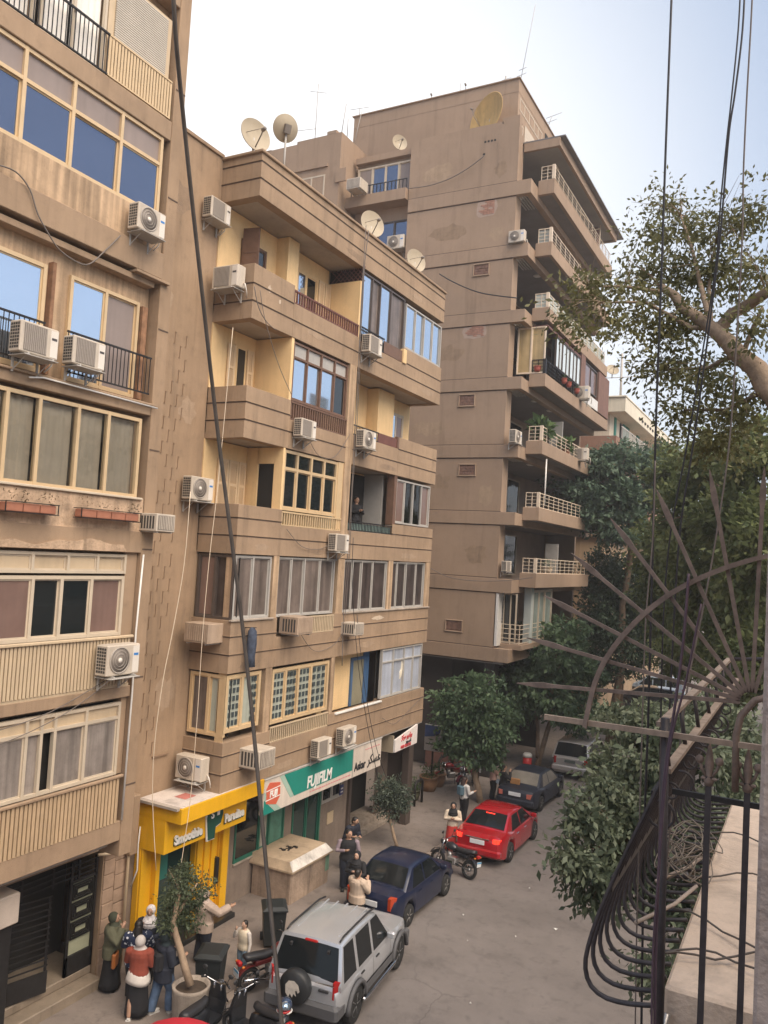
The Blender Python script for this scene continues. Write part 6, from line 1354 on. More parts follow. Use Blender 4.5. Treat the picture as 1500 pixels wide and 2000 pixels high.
# --- red saloon, lamps on
REDP = mat('red_paint', (.36, .008, .016), .18, .04, 1.5, coat=.8)
car('red_saloon', 'glossy red saloon with its brake lights lit', (-9.72, 28.42, 0), rad(0), REDP,
    dict(L=4.6, W=1.78, wr=.325, axles=(-1.32, 1.38), belt=.95, paint=REDP, deck=[(-2.3, .90), (-2.22, 1.02), (-1.6, 1.06), (-1.0, .98), (.95, .97), (1.15, .95), (1.95, .80), (2.3, .62)],
         cabin=dict(zr=1.48, wt=.72, wb=.94, y=(-1.72, -.95, .30, 1.22)), windows=[(-1.15, -.28, -.85, -.28), (-.20, .86, -.20, .30)], handles=(-.66, .16), seams=(-1.0, -.22, .92), handle_m=CHR, rim=RIM),
    sedan_extra(TAILON, .70, trim=.88, third=TAILON, tz=(.82, .95), tx=(.62, .90)))
# --- old navy saloon under dust
car('navy_saloon', 'old navy saloon with a dust-covered roof parked ahead of the red car', (-10.45, 34.6, 0), rad(-2), mat('dusty_navy', (.022, .026, .040), .42, .3, 1.0, grime=.3),
    dict(L=4.5, W=1.72, wr=.31, axles=(-1.28, 1.3), belt=.90, paint=mat('dusty_navy', (.035, .042, .075)), deck=[(-2.25, .82), (-2.15, .93), (-1.5, .97), (-.9, .92), (1.0, .92), (1.2, .90), (1.95, .78), (2.25, .60)],
         cabin=dict(zr=1.42, wt=.72, wb=.93, y=(-1.55, -.85, .35, 1.2)), windows=[(-1.02, -.30, -.74, -.30), (-.22, .84, -.22, .34)], handles=(-.62, .14), seams=(-.95, -.24, .9), rim=mat('hubcap', (.24, .23, .22))),
    sedan_extra(mat('tail_pale_red', (.55, .16, .12), .3, .1), .68, tz=(.66, .84), tx=(.60, .89)), dust=mat('dusty_car_glass', (.20, .18, .15), .45, .25, 1.5, 0, spec=.5))
MB().bbox(-10.92, -10.52, 32.92, 33.02, .99, 1.22, .01).build('cardboard_box', mat('cardboard', (.40, .20, .08), .85, .1, 3), None, label='small cardboard box standing on the boot lid of the dusty navy saloon', cat='box')
# --- silver people carrier
def van_extra(R, p, W, L):
    lamp(R, 'tail_light', W * .72, W * .91, -L / 2 - .012, -L / 2 + .14, .72, 1.02, TAILR)
    MB().bbox(-.26, .26, -L / 2 - .03, -L / 2 + .03, .80, .93, .008).build('number_plate', mat('dark_plate', (.10, .12, .11), .5, .2), R)
    MB().bbox(-W * .95, W * .95, -L / 2 - .06, -L / 2 + .25, .36, .66, .07).build('rear_bumper', p['paint'], R)
    MB().bbox(-W * .9, W * .9, L / 2 - .25, L / 2 + .03, .32, .6, .07).build('front_bumper', p['paint'], R)
SILG = mat('silver_grey_paint', (.50, .47, .45), .3, .05, 1.5, metal=.4, coat=.4)
def carrier(label, loc, rz, paint, group=None, name='people_carrier', ex=van_extra):
    return car(name, label, loc, rz, paint, dict(L=4.8, W=1.86, wr=.34, axles=(-1.45, 1.45), belt=1.02, paint=paint, deck=[(-2.4, .96), (-2.3, 1.03), (1.0, 1.03), (1.4, .98), (2.1, .84), (2.4, .66)],
        cabin=dict(zr=1.72, wt=.80, wb=.95, y=(-2.33, -2.02, .35, 1.45), rk=(.08, .92)), windows=[(-2.0, -1.1, -1.88, -1.1), (-.98, -.1, -.98, -.1), (0, 1.0, 0, .38)], handles=(-.85, .1), seams=(-1.05, -.04, 1.05), rim=RIM), ex)
carrier('silver people carrier half under the leaning ficus', (-10.0, 41.3, 0), rad(0), SILG)
# --- cars far down the street
carrier('pale blue estate car parked across the far end of the street', (-11.2, 68.5, 0), rad(96), mat('pale_blue_paint', (.34, .42, .52), .25, .05, 1, metal=.3, coat=.5))
carrier('black car parked crossways below the pale blue estate', (-10.6, 62.0, 0), rad(94), mat('black_paint', (.015, .015, .018), .2, .05, 1, coat=.5))
def far_extra(R, p, W, L):
    van_extra(R, p, W, L); lamp(R, 'brake_light', W * .75, W * .98, -L / 2 - .03, -L / 2 + .1, 1.03, 1.2, TAILON)
carrier('pale car driving away with a red brake light far down the street', (-6.6, 54.5, 0), rad(-8), mat('grey_beige_paint', (.42, .39, .36), .3, .05, 1, coat=.4), ex=far_extra)

# ------------------------------------------------------------------ motorbikes (heading +Y)
def bike(name, label, loc, rz, paint, scooter=False, box=False, group='motorbikes', lean=rad(6)):
    R = thing(name, label, 'motorbike', loc, rz, group); M = Matrix.Rotation(lean, 4, 'Y')
    def bd(mb, nm, m, par=R): return mb.xform(M).build(nm, m, par)
    wr = .29 if not scooter else .23; wbx = .64; dk = BLKP
    for y in (-wbx, wbx):
        w = MB(); w.torus((0, y, wr), wr - .05, .055, 'x', 26, 8); wo = bd(w, 'wheel', TYRE)
        r = MB(); r.torus((0, y, wr), wr - .10, .016, 'x', 24, 6); r.cyl((-.05, y, wr), .055, .10, 'x', 10)
        for k in range(8): a = k * pi / 4; r.tube([(0, y + .04 * cos(a), wr + .04 * sin(a)), (0, y + (wr - .1) * cos(a), wr + (wr - .1) * sin(a))], .010, 4)
        bd(r, 'rim', RIM, wo)
    f = MB()
    for s in (-1, 1): f.tube([(s * .08, wbx, wr), (s * .085, wbx - .16, .70), (s * .085, wbx - .24, .95)], .022, 8)
    bd(f, 'fork', CHR)
    h = MB(); h.tube([(-.36, .28, 1.03), (-.30, .33, 1.05), (-.08, .40, .97), (.08, .40, .97), (.30, .33, 1.05), (.36, .28, 1.03)], .015, 6); h.tube([(-.36, .28, 1.03), (-.25, .35, 1.04)], .024, 6, 1); h.tube([(.36, .28, 1.03), (.25, .35, 1.04)], .024, 6, 1); bd(h, 'handlebar', [CHR, BLACK])
    for s in (-1, 1): m = MB(); m.tube([(s * .22, .36, 1.02), (s * .30, .34, 1.20)], .007, 4); m.ell((s * .32, .33, 1.23), .065, .02, .05, 8, 5); bd(m, 'mirror', BLKP)
    l = MB(); l.ell((0, .50, .88), .10, .09, .10, 12, 8); lo = bd(l, 'headlight', BLKP); g = MB(); g.ell((0, .555, .88), .085, .05, .085, 12, 6); bd(g, 'lens', CHR, lo)
    fd = MB()
    for y, a0, a1 in ((wbx, .35, 2.4), (-wbx, .6, 2.6)):
        pts = [(y + (wr + .035) * cos(a0 + (a1 - a0) * k / 8), wr + (wr + .035) * sin(a0 + (a1 - a0) * k / 8)) for k in range(9)]
        fd.loft([[(-.07, p[0], p[1]), (.07, p[0], p[1]), (.06, p[0], p[1] + .015), (-.06, p[0], p[1] + .015)] for p in pts])
    bd(fd, 'mudguard', paint)
    if scooter:
        b = MB(); b.loft([[(x * q, y, z + dz) for x, dz in ((-.16, 0), (.16, 0), (.18, .22), (.12, .34), (-.12, .34), (-.18, .22))] for y, z, q in ((-.85, .55, .5), (-.7, .42, .95), (-.2, .36, 1.0), (.0, .34, .9))], smooth=True); b.loft([[(x, y, z) for x in (-.2, .2) for z in ()] or [(-.2, y, .28), (.2, y, .28), (.2, y, .34), (-.2, y, .34)] for y in (-.1, .45)]); b.loft([[(-w, y, z), (w, y, z), (w * .9, y + .09, z), (-w * .9, y + .09, z)] for y, z, w in ((.42, .3, .2), (.46, .6, .22), (.40, .95, .13))]); bd(b, 'bodywork', paint)
    else:
        t = MB(); t.loft([[(.15 * q * cos(a), y, .80 + zc + .12 * q * sin(a)) for a in [2 * pi * k / 12 for k in range(12)]] for y, q, zc in ((-.12, .5, -.03), (0, .9, 0), (.15, 1.1, .02), (.30, .8, .02), (.38, .35, 0))], smooth=True); bd(t, 'fuel_tank', paint)
        e = MB(); e.bbox(-.13, .13, -.15, .22, .28, .52, .04); e.cyl((0, .18, .42), .09, .22, 'z', 10); bd(e, 'engine', ALU)
        c = MB(); c.tube([(0, .38, .92), (0, .28, .62), (0, .22, .3), (0, -.2, .28)], .025, 6); c.tube([(0, .3, .8), (0, -.1, .72), (0, -.75, .74)], .022, 6); c.tube([(.1, -.15, .36), (.1, -wbx, wr)], .022, 6); c.tube([(-.1, -.15, .36), (-.1, -wbx, wr)], .022, 6); bd(c, 'frame', BLKP)
        x = MB(); x.tube([(.1, .2, .4), (.14, .1, .25), (.15, -.2, .25), (.16, -.45, .32), (.16, -.85, .40)], [.02, .02, .025, .045, .045], 8); bd(x, 'exhaust', CHR)
        sp = MB(); sp.bbox(-.12, .12, -.55, -.1, .60, .74, .03); bd(sp, 'side_panel', paint)
    s = MB(); s.loft([[(-w, y, z), (w, y, z), (w * 1.05, y, z + .05), (w * .6, y, z + .1), (-w * .6, y, z + .1), (-w * 1.05, y, z + .05)] for y, z, w in ((-.82, .82, .08), (-.7, .80, .12), (-.35, .76, .13), (-.1, .75, .10), (0, .78, .07))], smooth=True); bd(s, 'seat', mat('seat_vinyl', (.025, .025, .028), .45, .1, 6))
    t = MB(); t.bbox(-.08, .08, -.98, -.88, .70, .80, .02); bd(t, 'tail_light', TAILR)
    for sx in (-1, 1): q = MB(); q.ell((sx * .15, -.9, .72), .035, .045, .03, 8, 5); bd(q, 'indicator', AMB)
    p = MB(); p.bbox(-.11, .11, -.99, -.975, .46, .62, .006); po = bd(p, 'number_plate', PLATE); q = MB(); q.bbox(-.11, .11, -.993, -.988, .565, .615, .004); bd(q, 'band', mat('plate_band_blue', (.12, .35, .55), .5, 0), po)
    k = MB(); k.tube([(-.12, -.05, .32), (-.26, .02, .02)], .015, 5); bd(k, 'side_stand', BLKP)
    if box: b = MB(); b.bbox(-.24, .24, -1.15, -.68, .86, 1.24, .06); bd(b, 'top_box', mat('grey_box', (.08, .09, .10), .5, .1, 3))
    return R
DKP = mat('dark_bike_paint', (.02, .022, .027), .3, .1, 4, coat=.3)
bike('motorbike', 'black motorbike parked crosswise with its front wheel on the road before the red car', (-10.1, 25.0, 0), rad(76), DKP, lean=rad(7))
bike('motorbike', 'motorbike with a blue and white plate beside the back of the jeep', (-11.0, 16.25, .0), rad(-22), mat('maroon_bike', (.14, .02, .02), .3, .1, 3))
bike('motorbike', 'dark motorbike seen from above below the concrete tree pot', (-10.95, 13.72, .0), rad(6), DKP, scooter=True)
bike('motorbike', 'black bike at the bottom edge with a helmet on its seat', (-9.9, 14.08, .0), rad(82), DKP, scooter=True, lean=rad(4))
bike('motorbike', 'red motorbike leaning left by the clay pots and the black hoop', (-14.1, 34.3, .08), rad(150), mat('red_bike', (.25, .015, .02), .3, .1, 3))
bike('motorbike', 'dark red motorbike facing the ficus trunk, second from the clay pots', (-13.3, 34.3, .08), rad(172), mat('dark_red_bike', (.17, .012, .03), .3, .1, 3))
def helmet():
    R = thing('helmet', 'shiny blue and red helmet resting on the black bike at the bottom edge', 'helmet', (-9.2, 14.16, .9))
    m = MB(); m.ell((-9.2, 14.16, 1.0), .15, .17, .15, 20, 14); m.build('shell', mat('helmet_dark', (.03, .05, .10), .12, .3, 6, coat=1.0), R)
    m = MB(); m.torus((-9.2, 14.16, .9), .148, .018, 'z', 24, 6); m.build('rim', WHITEM, R)
    m = MB(); m.ell((-9.15, 14.08, 1.03), .115, .11, .085, 14, 8); m.build('visor', mat('visor', (.35, .45, .55), .06, 0, metal=.8), R)
    m = MB(); m.ell((-9.18, 14.11, .93), .135, .14, .04, 14, 6); m.build('stripe', mat('helmet_red', (.5, .03, .03), .2, 0), R)
helmet()
# ------------------------------------------------------------------ people (built facing +Y, feet at the origin)
SKIN = mat('skin', (.42, .25, .17), .55, .05, 6); SKIN2 = mat('skin_light', (.52, .33, .24), .55, .05, 6); HAIR = mat('dark_hair', (.018, .014, .012), .5, .2, 20); SHOEW = mat('white_shoe', (.70, .68, .64), .6, .05, 6); SHOEB = mat('black_shoe', (.02, .02, .02), .5, .1, 6)
ARMS = {   # elbow and wrist offsets from the shoulder, for the right arm (x outward)
    'down': ((.07, .0, -.28), (.09, .06, -.52)), 'bent': ((.06, .02, -.27), (.02, .25, -.22)), 'phone': ((.08, .10, -.24), (-.05, .24, -.02)), 'chest': ((.07, .06, -.26), (-.14, .22, -.18)),
    'face': ((.08, .16, -.20), (-.06, .22, .07)), 'point': ((.10, .18, -.16), (.16, .42, -.06)), 'hold': ((.07, .10, -.25), (-.06, .28, -.28)), 'back': ((.09, -.05, -.27), (.10, .02, -.52))}
def person(label, loc, rz, H=1.68, top=None, bottom=None, kind='trousers', head='hair', head_m=None, arms=('down', 'down'), shoes=None, coat=0.0, puff=1.0, stride=.0, bend=0.0, skin=None, extra=None, group=None, female=True, headturn=0.0, sleeves=None, hem=.0, vest=None):
    R = thing('person', label, 'person', loc, rz if abs(rz) > 1e-6 else 1e-4, group); k = H / 1.70; sk = skin or SKIN
    V = lambda x, y, z: (x * k, (y + bend * max(0, z - .9)) * k, z * k)
    sw = .185 if female else .215
    def legs(mb, e, z0=.10, hipw=.095):
        for s in (-1, 1):
            st = s * stride
            mb.tube([V(s * hipw, .0, .93), V(s * hipw, st * .35 + .015, .68), V(s * .09, st * .8 + .02, .50), V(s * .09, st * 1.0 - .015, .28), V(s * .088, st * 1.25 - .03, z0)], [(.092 + e) * k, (.082 + e) * k, (.060 + e) * k, (.056 + e) * k, (.042 + e * 1.3) * k], 10)
    def torso(mb, e, z0=.86, wide=1.0):
        rings = []
        for z, a, b, y in ((z0, .150, .105, 0), (.94, .158, .112, 0), (1.06, .132, .098, .0), (1.20, .148, .108, .01), (1.32, .165, .112, .0), (1.40, .150, .095, -.01), (1.45, .085, .065, -.01)):
            if z < z0: continue
            rings.append([V((a * wide * sw / .185 + e) * cos(t), y + (b + e) * sin(t), z) for t in [2 * pi * i / 14 for i in range(14)]])
        mb.loft(rings, smooth=True)
    def arm(mb, s, pose, e, full=True):
        el, wr = ARMS[pose]; sh = (s * sw, -.005, 1.385); a = (sh[0] + s * el[0], sh[1] + el[1], sh[2] + el[2]); w = (sh[0] + s * wr[0], sh[1] + wr[1], sh[2] + wr[2])
        mb.tube([V(sh[0] - s * .05, sh[1], sh[2] + .015), V(*sh), V(*[(p + q) / 2 for p, q in zip(sh, a)]), V(*a), V(*[(p + q) / 2 for p, q in zip(a, w)]), V(*w)], [(.055 + e) * k, (.058 + e) * k, (.048 + e) * k, (.041 + e) * k, (.036 + e) * k, (.027 + e) * k], 9)
        return a, w
    b = MB(); legs(b, 0, .07); torso(b, 0)
    for s in (-1, 1):
        a, w = arm(b, s, arms[0 if s < 0 else 1], 0)
        d = Vector(w) - Vector(a); d.normalize(); sd = d.cross(Vector((s * .2, .2, 1))); sd.normalize(); nm = sd.cross(d)
        pc = Vector(w) + d * .045
        b.tube([V(*w), V(*(Vector(w) + d * .03)), V(*(Vector(w) + d * .095))], [.026 * k, .034 * k, .036 * k], 8)
        for i, ln in enumerate((.062, .074, .070, .055)):      # four fingers, curled
            o = pc + sd * (-.028 + .019 * i) + d * .045
            b.tube([V(*o), V(*(o + d * ln * .55 + nm * .006)), V(*(o + d * ln * .85 + nm * .026))], [.0105 * k, .010 * k, .008 * k], 6)
        o = Vector(w) + d * .03 + sd * .030 * (-1 if s > 0 else 1); b.tube([V(*o), V(*(o + d * .03 + sd * .03 * (-1 if s > 0 else 1))), V(*(o + d * .062 + sd * .035 * (-1 if s > 0 else 1)))], [.013 * k, .012 * k, .009 * k], 6)
    b.tube([V(0, -.01, 1.38), V(0, .0, 1.47), V(0, .015, 1.54)], [.062 * k, .055 * k, .056 * k], 10)
    hd = MB(); hd.ell(V(0, .012, 1.60), .076 * k, .094 * k, .112 * k, 16, 12); hd.ell(V(0, .045, 1.555), .055 * k, .055 * k, .055 * k, 12, 8); hd.ell(V(0, .112, 1.592), .014 * k, .020 * k, .026 * k, 8, 6)
    for s in (-1, 1): hd.ell(V(s * .077, .0, 1.595), .012 * k, .022 * k, .032 * k, 8, 6)
    hd.ell(V(0, .097, 1.548), .024 * k, .010 * k, .009 * k, 8, 5)
    T0 = Vector(V(0, 0, 1.5)); Rt = Matrix.Translation(T0) @ Matrix.Rotation(headturn, 4, 'Z') @ Matrix.Translation(-T0)
    hd.xform(Rt); n0 = len(b.v); b.v += hd.v; b.f += [tuple(i + n0 for i in f) for f in hd.f]; b.m += hd.m; b.sm += hd.sm
    remesh(b.build('body', sk, R), .0115, 2)
    e = MB()
    for s in (-1, 1): e.ell(V(s * .030, .098, 1.612), .012 * k, .008 * k, .007 * k, 8, 5); e.tube([V(s * .018, .104, 1.635), V(s * .045, .096, 1.634)], .004 * k, 4)
    e.xform(Rt).build('eyes', HAIR, R)
    # clothes
    if kind == 'trousers':
        m = MB(); legs(m, .016 + .008 * puff, .075); m.loft([[V((.165 + .012) * cos(t), (.118 + .01) * sin(t), z) for t in [2 * pi * i / 14 for i in range(14)]] for z in (.84, .92, 1.0)], smooth=True); remesh(m.build('trousers', bottom, R), .014, 3)
    else:
        m = MB(); pr = ((1.03, .145, .112), (.93, .178, .132), (.75, .185, .150), (.45, .205, .175), (.2, .225, .20), (.07, .235, .215))
        m.loft([[V((a + .012 * sin(t * 5 + z * 3) * (1.05 - z)) * cos(t), stride * .4 * (1 - z) + (c + .012 * cos(t * 6) * (1.05 - z)) * sin(t), z) for t in [2 * pi * i / 28 for i in range(28)]] for z, a, c in pr], smooth=True); m.build('skirt', bottom, R)
    if top:
        m = MB(); z0 = .86 - hem; torso(m, .022 * puff)
        if hem: m.loft([[V((.175 + .02 * puff) * cos(t), (.125 + .02 * puff) * sin(t), z) for t in [2 * pi * i / 14 for i in range(14)]] for z in (z0, .94, 1.0)], smooth=True)
        if not vest:
            for s in (-1, 1): arm(m, s, arms[0 if s < 0 else 1], .017 * puff)
        remesh(m.build('jacket' if not vest else 'waistcoat', top, R), .0135, 3)
        if vest:
            m = MB(); torso(m, .012)
            for s in (-1, 1): arm(m, s, arms[0 if s < 0 else 1], .014)
            remesh(m.build('shirt', vest, R), .0135, 3)
    for s in (-1, 1):
        st = s * stride * 1.25; m = MB(); m.ell(V(s * .09, st + .045, .045), .048 * k, .125 * k, .044 * k, 12, 8); m.box(*[q * k for q in (s * .09 - .045, s * .09 + .045)], (st - .07) * k, (st + .15) * k, 0, .022 * k); m.build('shoe', shoes or SHOEB, R)
    if head == 'hair':
        m = MB(); m.ell(V(0, -.018, 1.632), .087 * k, .098 * k, .102 * k, 16, 10); m.ell(V(0, -.05, 1.57), .078 * k, .06 * k, .085 * k, 12, 8); remesh(m.xform(Rt).build('hair', head_m or HAIR, R), .012, 3)
    elif head == 'long':
        m = MB(); m.ell(V(0, -.018, 1.632), .09 * k, .10 * k, .105 * k, 16, 10); m.tube([V(0, -.05, 1.6), V(0, -.085, 1.45), V(0, -.12, 1.25)], [.085 * k, .09 * k, .055 * k], 12); remesh(m.xform(Rt).build('hair', head_m or HAIR, R), .012, 3)
    elif head == 'hijab':
        m = MB(); m.ell(V(0, -.022, 1.615), .102 * k, .108 * k, .128 * k, 18, 12); m.tube([V(0, .0, 1.52), V(0, .005, 1.45), V(0, .005, 1.38)], [.085 * k, .10 * k, .165 * k], 16)
        m.loft([[V(q * 1.35 * .105 * cos(t), .01 + q * .10 * sin(t) * 1.1, z) for t in [2 * pi * i / 16 for i in range(16)]] for z, q in ((1.22, 1.15), (1.32, 1.35), (1.42, 1.1), (1.48, .75))], smooth=True)
        remesh(m.xform(Rt).build('headscarf', head_m, R), .013, 3)
        f = MB(); f.ell(V(0, .062, 1.594), .058 * k, .034 * k, .078 * k, 14, 10); f.ell(V(0, .108, 1.59), .012 * k, .014 * k, .024 * k, 8, 6); f.xform(Rt).build('face', sk, R)
        f = MB()
        for s in (-1, 1): f.ell(V(s * .025, .096, 1.612), .012 * k, .006 * k, .007 * k, 8, 5)
        f.xform(Rt).build('eyes', HAIR, R)
    elif head == 'cap':
        m = MB(); m.ell(V(0, -.005, 1.65), .09 * k, .105 * k, .085 * k, 16, 10); m.bbox(-.07 * k, .07 * k, .09 * k, .17 * k, 1.645 * k, 1.66 * k, .01); m.xform(Rt).build('cap', head_m, R)
    if extra: extra(R, k, V)
    if H > 1.4: R.scale = (1.13, 1.12, 1.0)
    return R
def bag(m, x=0, y=-.17, z=1.15, w=.15, d=.09, h=.2, name='backpack'):
    def f(R, k, V):
        b = MB(); b.bbox((x - w) * k, (x + w) * k, (y - d) * k, (y + d) * k, (z - h) * k, (z + h) * k, .05); b.build(name, m, R)
    return f
NV = mat('navy_cloth', (.018, .022, .036), .85, .2, 8); BK = mat('black_cloth', (.016, .016, .019), .85, .2, 8); JN = mat('blue_jeans', (.075, .12, .20), .85, .25, 7, .1); JNL = mat('washed_jeans', (.17, .24, .31), .85, .25, 7, .1)
OLV = mat('olive_cloth', (.105, .105, .065), .85, .15, 7); RST = mat('rust_knit', (.26, .058, .035), .9, .12, 9); IVY = mat('ivory_cloth', (.62, .57, .52), .9, .08, 8); BEI = mat('beige_padded', (.42, .33, .27), .8, .12, 7); PNK = mat('pink_knit', (.62, .38, .30), .9, .1, 8)
GH = 'people waiting before the yellow shop'
def checked():
    m = bpy.data.materials.new('blue_white_check'); m.use_nodes = True; nt = m.node_tree; b = nt.nodes['Principled BSDF']; b.inputs['Roughness'].default_value = .9
    c = nt.nodes.new('ShaderNodeTexVoronoi'); c.inputs['Scale'].default_value = 13; t = nt.nodes.new('ShaderNodeTexCoord'); nt.links.new(t.outputs['Object'], c.inputs['Vector'])
    r = nt.nodes.new('ShaderNodeValToRGB'); r.color_ramp.elements[0].position = .30; r.color_ramp.elements[0].color = (.72, .74, .78, 1); r.color_ramp.elements[1].position = .36; r.color_ramp.elements[1].color = (.02, .03, .07, 1)
    nt.links.new(c.outputs['Distance'], r.inputs[0]); nt.links.new(r.outputs[0], b.inputs['Base Color']); return m
def orange_bag(R, k, V): MB().bbox(.10, .36, .10, .18, .62, .95, .03).build('handbag', mat('orange_leather', (.36, .12, .03), .6, .15, 4), R)
def tail_shirt(R, k, V):
    m = MB(); m.loft([[V((.195 + q) * cos(t), (.15 + q) * sin(t), z + .03 * sin(t * 2)) for t in [2 * pi * i / 18 for i in range(18)]] for z, q in ((.74, .05), (.82, .042), (.91, .02), (1.0, -.01))], smooth=True); m.build('shirt_tail', IVY, R)
person('person in olive jacket and long black skirt with orange bag, nearest the gate', (-13.75, 13.9, .08), rad(-62), 1.66, OLV, BK, 'skirt', 'hijab', mat('olive_scarf', (.05, .055, .035), .9, .1), ('bent', 'face'), puff=3.4, hem=.10, extra=orange_bag, group=GH)
person('person with black hair in a blue and white patterned top, back turned', (-13.05, 13.95, .08), rad(40), 1.66, checked(), BK, 'trousers', 'long', HAIR, ('hold', 'hold'), puff=2.8, hem=.12, group=GH)
person('person in a rust jumper over a white shirt and wide black trousers, back turned', (-12.5, 13.45, .08), rad(28), 1.66, RST, BK, 'skirt', 'hijab', mat('grey_white_scarf', (.52, .48, .45), .9, .1, 6), ('hold', 'bent'), SHOEW, puff=2.2, stride=.10, extra=tail_shirt, group=GH)
person('person in a navy jacket and blue jeans carrying a dark backpack', (-12.15, 13.85, .08), rad(-15), 1.70, NV, JN, 'trousers', 'hijab', mat('dark_teal_scarf', (.03, .045, .05), .9, .2, 6), ('bent', 'bent'), SHOEW, puff=2.6, hem=.16, stride=.12, extra=bag(BK), group=GH)
person('person in a pale patterned headscarf standing just behind the small pot tree', (-13.35, 14.62, .08), rad(-150), 1.66, NV, BK, 'trousers', 'hijab', mat('white_print_scarf', (.66, .62, .62), .9, .35, 16), ('hold', 'phone'), puff=1.3, hem=.1, group=GH)
person('person in a beige padded jacket pointing towards the yellow shop', (-12.85, 15.95, .08), rad(-15), 1.70, BEI, NV, 'trousers', 'hijab', mat('beige_scarf', (.45, .36, .31), .9, .1), ('hold', 'point'), puff=3.8, hem=.08, headturn=rad(-20), group=GH)
person('child in a cream waistcoat and washed jeans holding a hand to the face', (-11.62, 15.95, .08), rad(168), 1.30, mat('cream_waistcoat', (.66, .57, .43), .9, .08, 7), JNL, 'trousers', 'hair', HAIR, ('down', 'face'), SHOEW, puff=2.0, female=False, vest=IVY, skin=SKIN2)
person('bearded man in a black waistcoat and dark trousers standing by the utility box', (-12.15, 21.65, .08), rad(-150), 1.76, BK, NV, 'trousers', 'hair', HAIR, ('down', 'chest'), puff=1.8, female=False, vest=mat('mauve_shirt', (.28, .22, .25), .85, .1, 7), headturn=rad(35))
person('person in black with a black headscarf facing the camera behind the jeep', (-11.25, 20.6, .08), rad(190), 1.62, BK, BK, 'skirt', 'hijab', BK, ('hold', 'chest'), puff=1.4, hem=.1, skin=SKIN2)
person('person in a cream hooded jacket, back turned, behind the blue saloon', (-10.72, 19.75, 0), rad(-12), 1.60, mat('cream_hoodie', (.56, .44, .34), .9, .08, 7), BK, 'trousers', 'hair', HAIR, ('hold', 'phone'), puff=3.2, hem=.08, extra=bag(mat('cream_hoodie', (.56, .44, .34)), y=-.13, z=1.37, w=.11, d=.05, h=.06, name='hood'))
def red_skirt(R, k, V): pass
person('person in a white top and bright red skirt walking beside the red car', (-10.95, 26.9, .0), rad(200), 1.62, mat('cream_blouse', (.66, .56, .44), .9, .15, 9), mat('bright_red_cloth', (.62, .06, .05), .85, .15, 8), 'skirt', 'hijab', BK, ('chest', 'chest'), puff=1.3)
person('person in a white top with a teal backpack under the ficus', (-11.75, 29.9, .08), rad(-30), 1.64, mat('grey_white_top', (.55, .54, .52), .9, .1, 8), BK, 'trousers', 'long', mat('brown_hair', (.04, .02, .015), .5, .2), ('hold', 'bent'), puff=1.3, extra=bag(mat('teal_bag', (.09, .16, .20), .8, .15, 6), z=1.22))
person('person in a pink jumper beside the boot of the navy saloon', (-11.75, 33.15, .08), rad(-55), 1.62, PNK, BK, 'trousers', 'hair', HAIR, ('hold', 'face'), puff=1.5)
person('person in black with black hair leaning to the boot of the navy saloon', (-11.25, 33.0, .0), rad(-50), 1.66, BK, BK, 'trousers', 'hair', HAIR, ('hold', 'face'), puff=1.6, hem=.1, extra=bag(mat('pale_bag', (.30, .36, .42), .8, .2, 6), x=-.12, z=.98, w=.06, d=.08, h=.1, name='bag'))
person('person in dark clothes on the shadowed third floor balcony beside the grey partition', (-14.0, 24.1, 10.5), rad(-110), 1.62, BK, BK, 'trousers', 'hair', HAIR, ('chest', 'chest'))
person('person in a dark coat bending forward behind the man in the waistcoat', (-13.0, 23.1, .08), rad(-100), 1.66, NV, BK, 'trousers', 'hair', HAIR, ('hold', 'bent'), puff=2.4, hem=.12, bend=.35)
# ------------------------------------------------------------------ spiked fan, basket grille, loose wires and hanging cables by the camera
def fan_guard():
    R = thing('spiked_fan_guard', 'rusty fan of flat spikes spreading from the wall over the ledge', 'security guard', (-.17, 2.9, 9.75))
    Y = 2.9; hub = Vector((-.165, Y, 9.79))
    tips = [(-.955, 9.755), (-.925, 9.925), (-.87, 10.085), (-.775, 10.245), (-.64, 10.375), (-.487, 10.48), (-.318, 10.55), (-.15, 10.56), (.0, 10.5)]
    for (x, z) in tips:
        t = Vector((x, Y, z)); d = (t - hub).normalized(); n = Vector((-d.z, 0, d.x)); s = hub + d * .035; m = MB(); w = .0062
        def q(p, a, y): v = p + n * a; return (v.x, v.y + y, v.z)
        L = (t - s).length; rings = []
        for u, ww in ((0, w), (L - .14, w), (L - .105, w * 1.6), (L - .07, w * 1.45), (L, w * .12)):
            p = s + d * u; rings.append([q(p, -ww, -.005), q(p, ww, -.005), q(p, ww, .005), q(p, -ww, .005)])
        m.loft(rings); m.build('spike', RUST, R)
    m = MB(); pts = []
    pts = spline([(a, Y - .012, b) for a, b in ((-.697, 9.635), (-.655, 9.83), (-.56, 9.99), (-.43, 10.12), (-.27, 10.215), (-.10, 10.275), (.08, 10.30))], 6)
    m.loft([[(x - .007, y - .006, z + .0055), (x + .007, y - .006, z - .0055), (x + .007, y + .006, z - .0055), (x - .007, y + .006, z + .0055)] for x, y, z in pts]); m.build('cross_strap', RUST, R)
    m = MB(); m.loft([[(x, Y - .008, z - .009), (x, Y + .008, z - .009), (x, Y + .008, z + .009), (x, Y - .008, z + .009)] for x, z in ((-.845, 9.648), (-.835, 9.648), (-.11, 9.652), (.05, 9.655))]); m.build('base_bar', RUSTP, R)
    m = MB(); m.tube([(-.205, Y, 9.50), (-.208, Y, 9.68), (-.195, Y, 9.745), (-.155, Y, 9.80), (-.09, Y, 9.825), (0, Y, 9.83)], .011, 8); m.build('hub_arch', RUST, R)
fan_guard()
